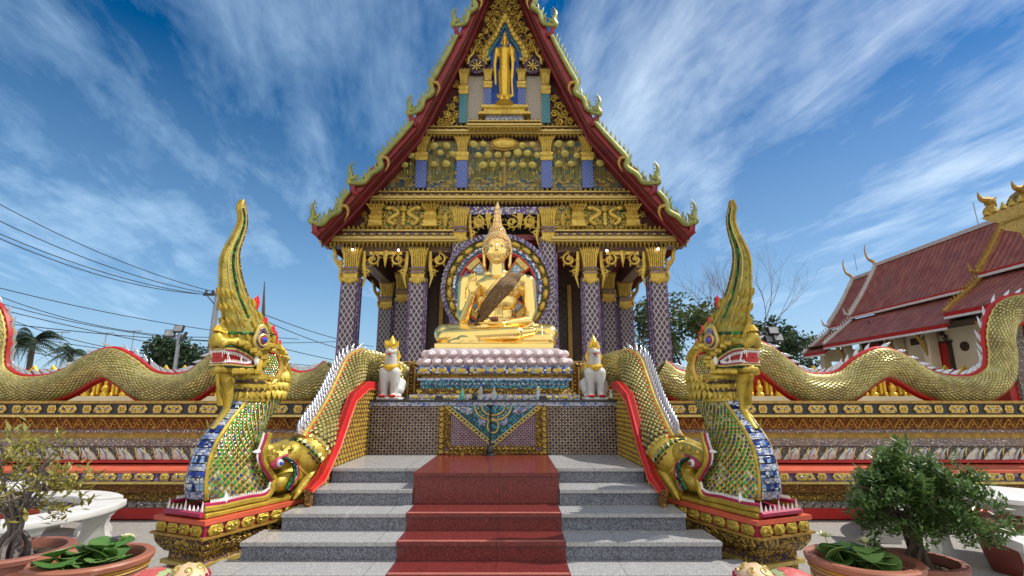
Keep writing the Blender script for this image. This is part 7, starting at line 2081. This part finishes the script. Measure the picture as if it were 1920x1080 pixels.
lotus_pot(2.56, 3.66, 'orange clay bowl with upright lily pads and two pale yellow blooms', 8, ((-.17,.10,.60,'petal_pale'),(.05,.02,.58,'petal_pale')))
def potted_shrub(x, y, z, r_, lab, seed, leafm, n, size, cr, ch, cz, mat='terracotta_dull', twig='bark_grey', clumps=70, ox=0, tk=1):
    rnd = random.Random(seed); t = pot('potted_shrub', x, y, z, r_, mat, lab, False)
    m = MB(); m.lathe([(.001,z-.06),(r_*.83,z-.06),(r_*.83,z-.07),(.001,z-.07)], (0,0,0), 30); obj('soil', m, G['soil'], t, local=True)
    m = MB(); tips = []; tm = MB()
    for k in range(13):
        a = rnd.uniform(0, 6.3); rr = rnd.uniform(.02,.12); p0 = Vector((rr*math.cos(a), rr*math.sin(a), z-.07)); 
        p1 = Vector((rr*.5*math.cos(a+1), rr*.5*math.sin(a+1), z+cz*.45)); p2 = Vector((cr*.5*math.cos(a), cr*.5*math.sin(a), z+cz+ch*rnd.uniform(-.3,.5)))
        m.tube(catmull([p0, (p0+p1)/2+Vector((rnd.uniform(-.03,.03), rnd.uniform(-.03,.03), 0)), p1, p2], 4), [.022-.0012*j for j in range(13)], 5); tips.append(p2)
        for j in range(4): q = p1.lerp(p2, .3+.2*j); e = q+Vector((rnd.uniform(-1,1)*cr*.5, rnd.uniform(-1,1)*cr*.5, rnd.uniform(-.2,.8)*ch*.6)); m.tube([q, e], [.009,.003], 4); tips.append(e)
    m.tube([(0,0,z-.07),(.02,0,z+cz*.5),(0,.02,z+cz)], [.05*tk,.035*tk,.02*tk], 8)
    obj('stems', m, G[twig], t, local=True); m = MB()
    for k in range(clumps):
        a = rnd.uniform(0, 6.3); el = math.asin(rnd.uniform(-.55,1)); q = rnd.uniform(.35,1.0)**.6; lump = 1+.22*math.sin(a*3+seed)+.12*math.sin(a*7+el*5)
        c = Vector((ox+cr*q*lump*math.cos(a)*math.cos(el), cr*q*lump*math.sin(a)*math.cos(el), z+cz+ch*q*lump*math.sin(el)))
        up = rnd.uniform(.05,.35); kk = int(n*rnd.uniform(.5,1.4))
        for j in range(kk):         # rosette of leaves at a twig end
            b = rnd.uniform(0, 6.3); e2 = rnd.uniform(-.3,1.1); d = Vector((math.cos(b)*math.cos(e2), math.sin(b)*math.cos(e2), math.sin(e2))); s_ = size*rnd.uniform(.6,1.25); p = c+Vector((rnd.uniform(-1,1), rnd.uniform(-1,1), rnd.uniform(-1,1)))*.045
            sd = d.cross(Vector((rnd.uniform(-.3,.3), rnd.uniform(-.3,.3), 1))).normalized()*s_*.17; nn = sd.cross(d).normalized()*s_*.05
            m.add([p, p+d*s_*.4+sd+nn, p+d*s_, p+d*s_*.4-sd+nn], [(0,1,2,3)])
    obj('leaves', m, G[leafm], t, local=True, smooth=0, fix=False); return t
potted_shrub(3.02, 3.80, .45, .28, 'bushy glossy green shrub in a round clay pot, right', 4, 'leaf_gloss', 32, .062, .42, .36, .33, clumps=330, ox=.06, twig='bark')
potted_shrub(-3.24, 3.84, .50, .35, 'sparse olive shrub with grey stems in a brown clay pot, left', 6, 'leaf_dry', 14, .075, .32, .46, .38, clumps=90, tk=.3)
m = MB(); m.ball((0,0,.035), (.06,.045,.04), 14, 10); m.tube([(.03,0,.05), (.08,-.01,.02), (.1,-.01,.0)], [.03,.02,.004], 8); m.tube([(-.06,0,.03),(-.08,0,.05)], [.02,.006], 6); o = obj('snail_shell', m, G['pink'], local=True, loc=(2.92,3.68,.385)); tag(o, 'pale striped snail shell lying in the right shrub pot', 'shell')
# ------------------------------------------------------------ painted animal statues in the front
def elephant(side, lab):
    MIR[0] = side > 0
    E0 = Vector((-1.70, 3.32, 0)); t = thing('elephant_statue', lab, 'statue', E0, group='painted elephant statues')
    V = lambda x, y, z: (E0.x+x, E0.y+y, z)
    m = MB(); m.ball(V(.02,-.02,.42), (.135,.135,.145), 18, 14); m.ball(V(-.20,.02,.33), (.22,.17,.19), 18, 14); m.capsule(V(.10,-.10,.38), V(.14,-.16,.16), .07, .045); m.capsule(V(.14,-.16,.16), V(.20,-.2,.10), .045, .03)
    for a, b in ((-.05,-.1),(-.05,.1),(-.32,-.1),(-.32,.1)): m.capsule(V(a,b,.25), V(a,b,.06), .075, .07)
    b = remesh(m, .014, 3); obj('body', b, G['elephant_skin'], t)
    tr = BVHTree.FromPolygons([v[:] for v in b.v], b.f)
    m = MB()
    for k in range(16):
        a = R(-100)+R(200)*k/15; m.ball(V(-.10+.02*math.cos(a), .02+.17*math.sin(a)*.98, .37+.115*math.cos(a)), .016, 8, 6)
    obj('pearl_string', m, G['teeth'], t)
    def patch(k_, pred):
        q = MB(); q.ball(V(-.20,.02,.33), (.22*k_,.17*k_,.19*k_), 36, 24); q.f = [f for f in q.f if len(f) == 4 and pred(sum((q.v[i] for i in f), Vector())/4-Vector(V(-.20,.02,.33)))]; q.mi = [0]*len(q.f); u_ = sorted({i for f in q.f for i in f}); mp = {i: k for k, i in enumerate(u_)}; q.v = [q.v[i] for i in u_]; q.f = [[mp[i] for i in f] for f in q.f]; return q
    obj('saddle_cloth', patch(1.035, lambda c: c.z > .02 and -.13 < c.x < .05), G['saddle_red'], t, label='red leaf patterned saddle cloth', fix=False)
    obj('green_cloth', patch(1.022, lambda c: c.z > -.02 and .05 <= c.x < .13), G['saddle_green'], t, fix=False)
    for s in (-1, 1):
        m = MB(); m.ball(V(-.03, s*.125-.02, .40), (.07,.02,.085), 12, 8); obj('ear', m, G['pink'], t)
        m = MB(); m.ball(V(.085, -.055+s*.07, .43), (.022,.022,.018), 10, 8); obj('eye', m, G['black'], t)
    m = MB(); P_ = [V(.02+.118*math.cos(a), -.02+.118*math.sin(a), .49) for a in [2*math.pi*k/28 for k in range(29)]]; m.tube(P_, .007, 6)
    for k in range(14): m.ball(V(.02+.112*math.cos(k*.45), -.02+.112*math.sin(k*.45), .505), .01, 6, 5)
    obj('headband', m, G['magenta'], t)
    m = MB()
    for k in range(6): scroll(m, lambda a, b, d: V(.02+a, -.02+b, .42+math.sqrt(max(.0004, 1-(a/.135)**2-(b/.135)**2))*.147), .07*math.cos(k*1.05), .07*math.sin(k*1.05), .026, 1.2, 1, k, .005, False, 12)
    obj('forehead_scroll', m, G['gold_pale'], t)
    MIR[0] = False
G['elephant_skin'] = plain('painted_elephant', (.58,.40,.26), .5, 0, .1, 12, .15, 60, dirt=((.62,.52,.22), 22, .52))
G['saddle_red'] = plain('red_leaf_cloth', (.48,.09,.08), .5, 0, .1, 12, .1, 60, dirt=((.66,.30,.24), 30, .55))
G['saddle_green'] = plain('green_cloth_paint', (.30,.38,.18), .6)
elephant(-1, 'small painted elephant statue with pearls at the bottom, left of the stairs'); elephant(1, 'small painted elephant statue with pearls at the bottom, right of the stairs')
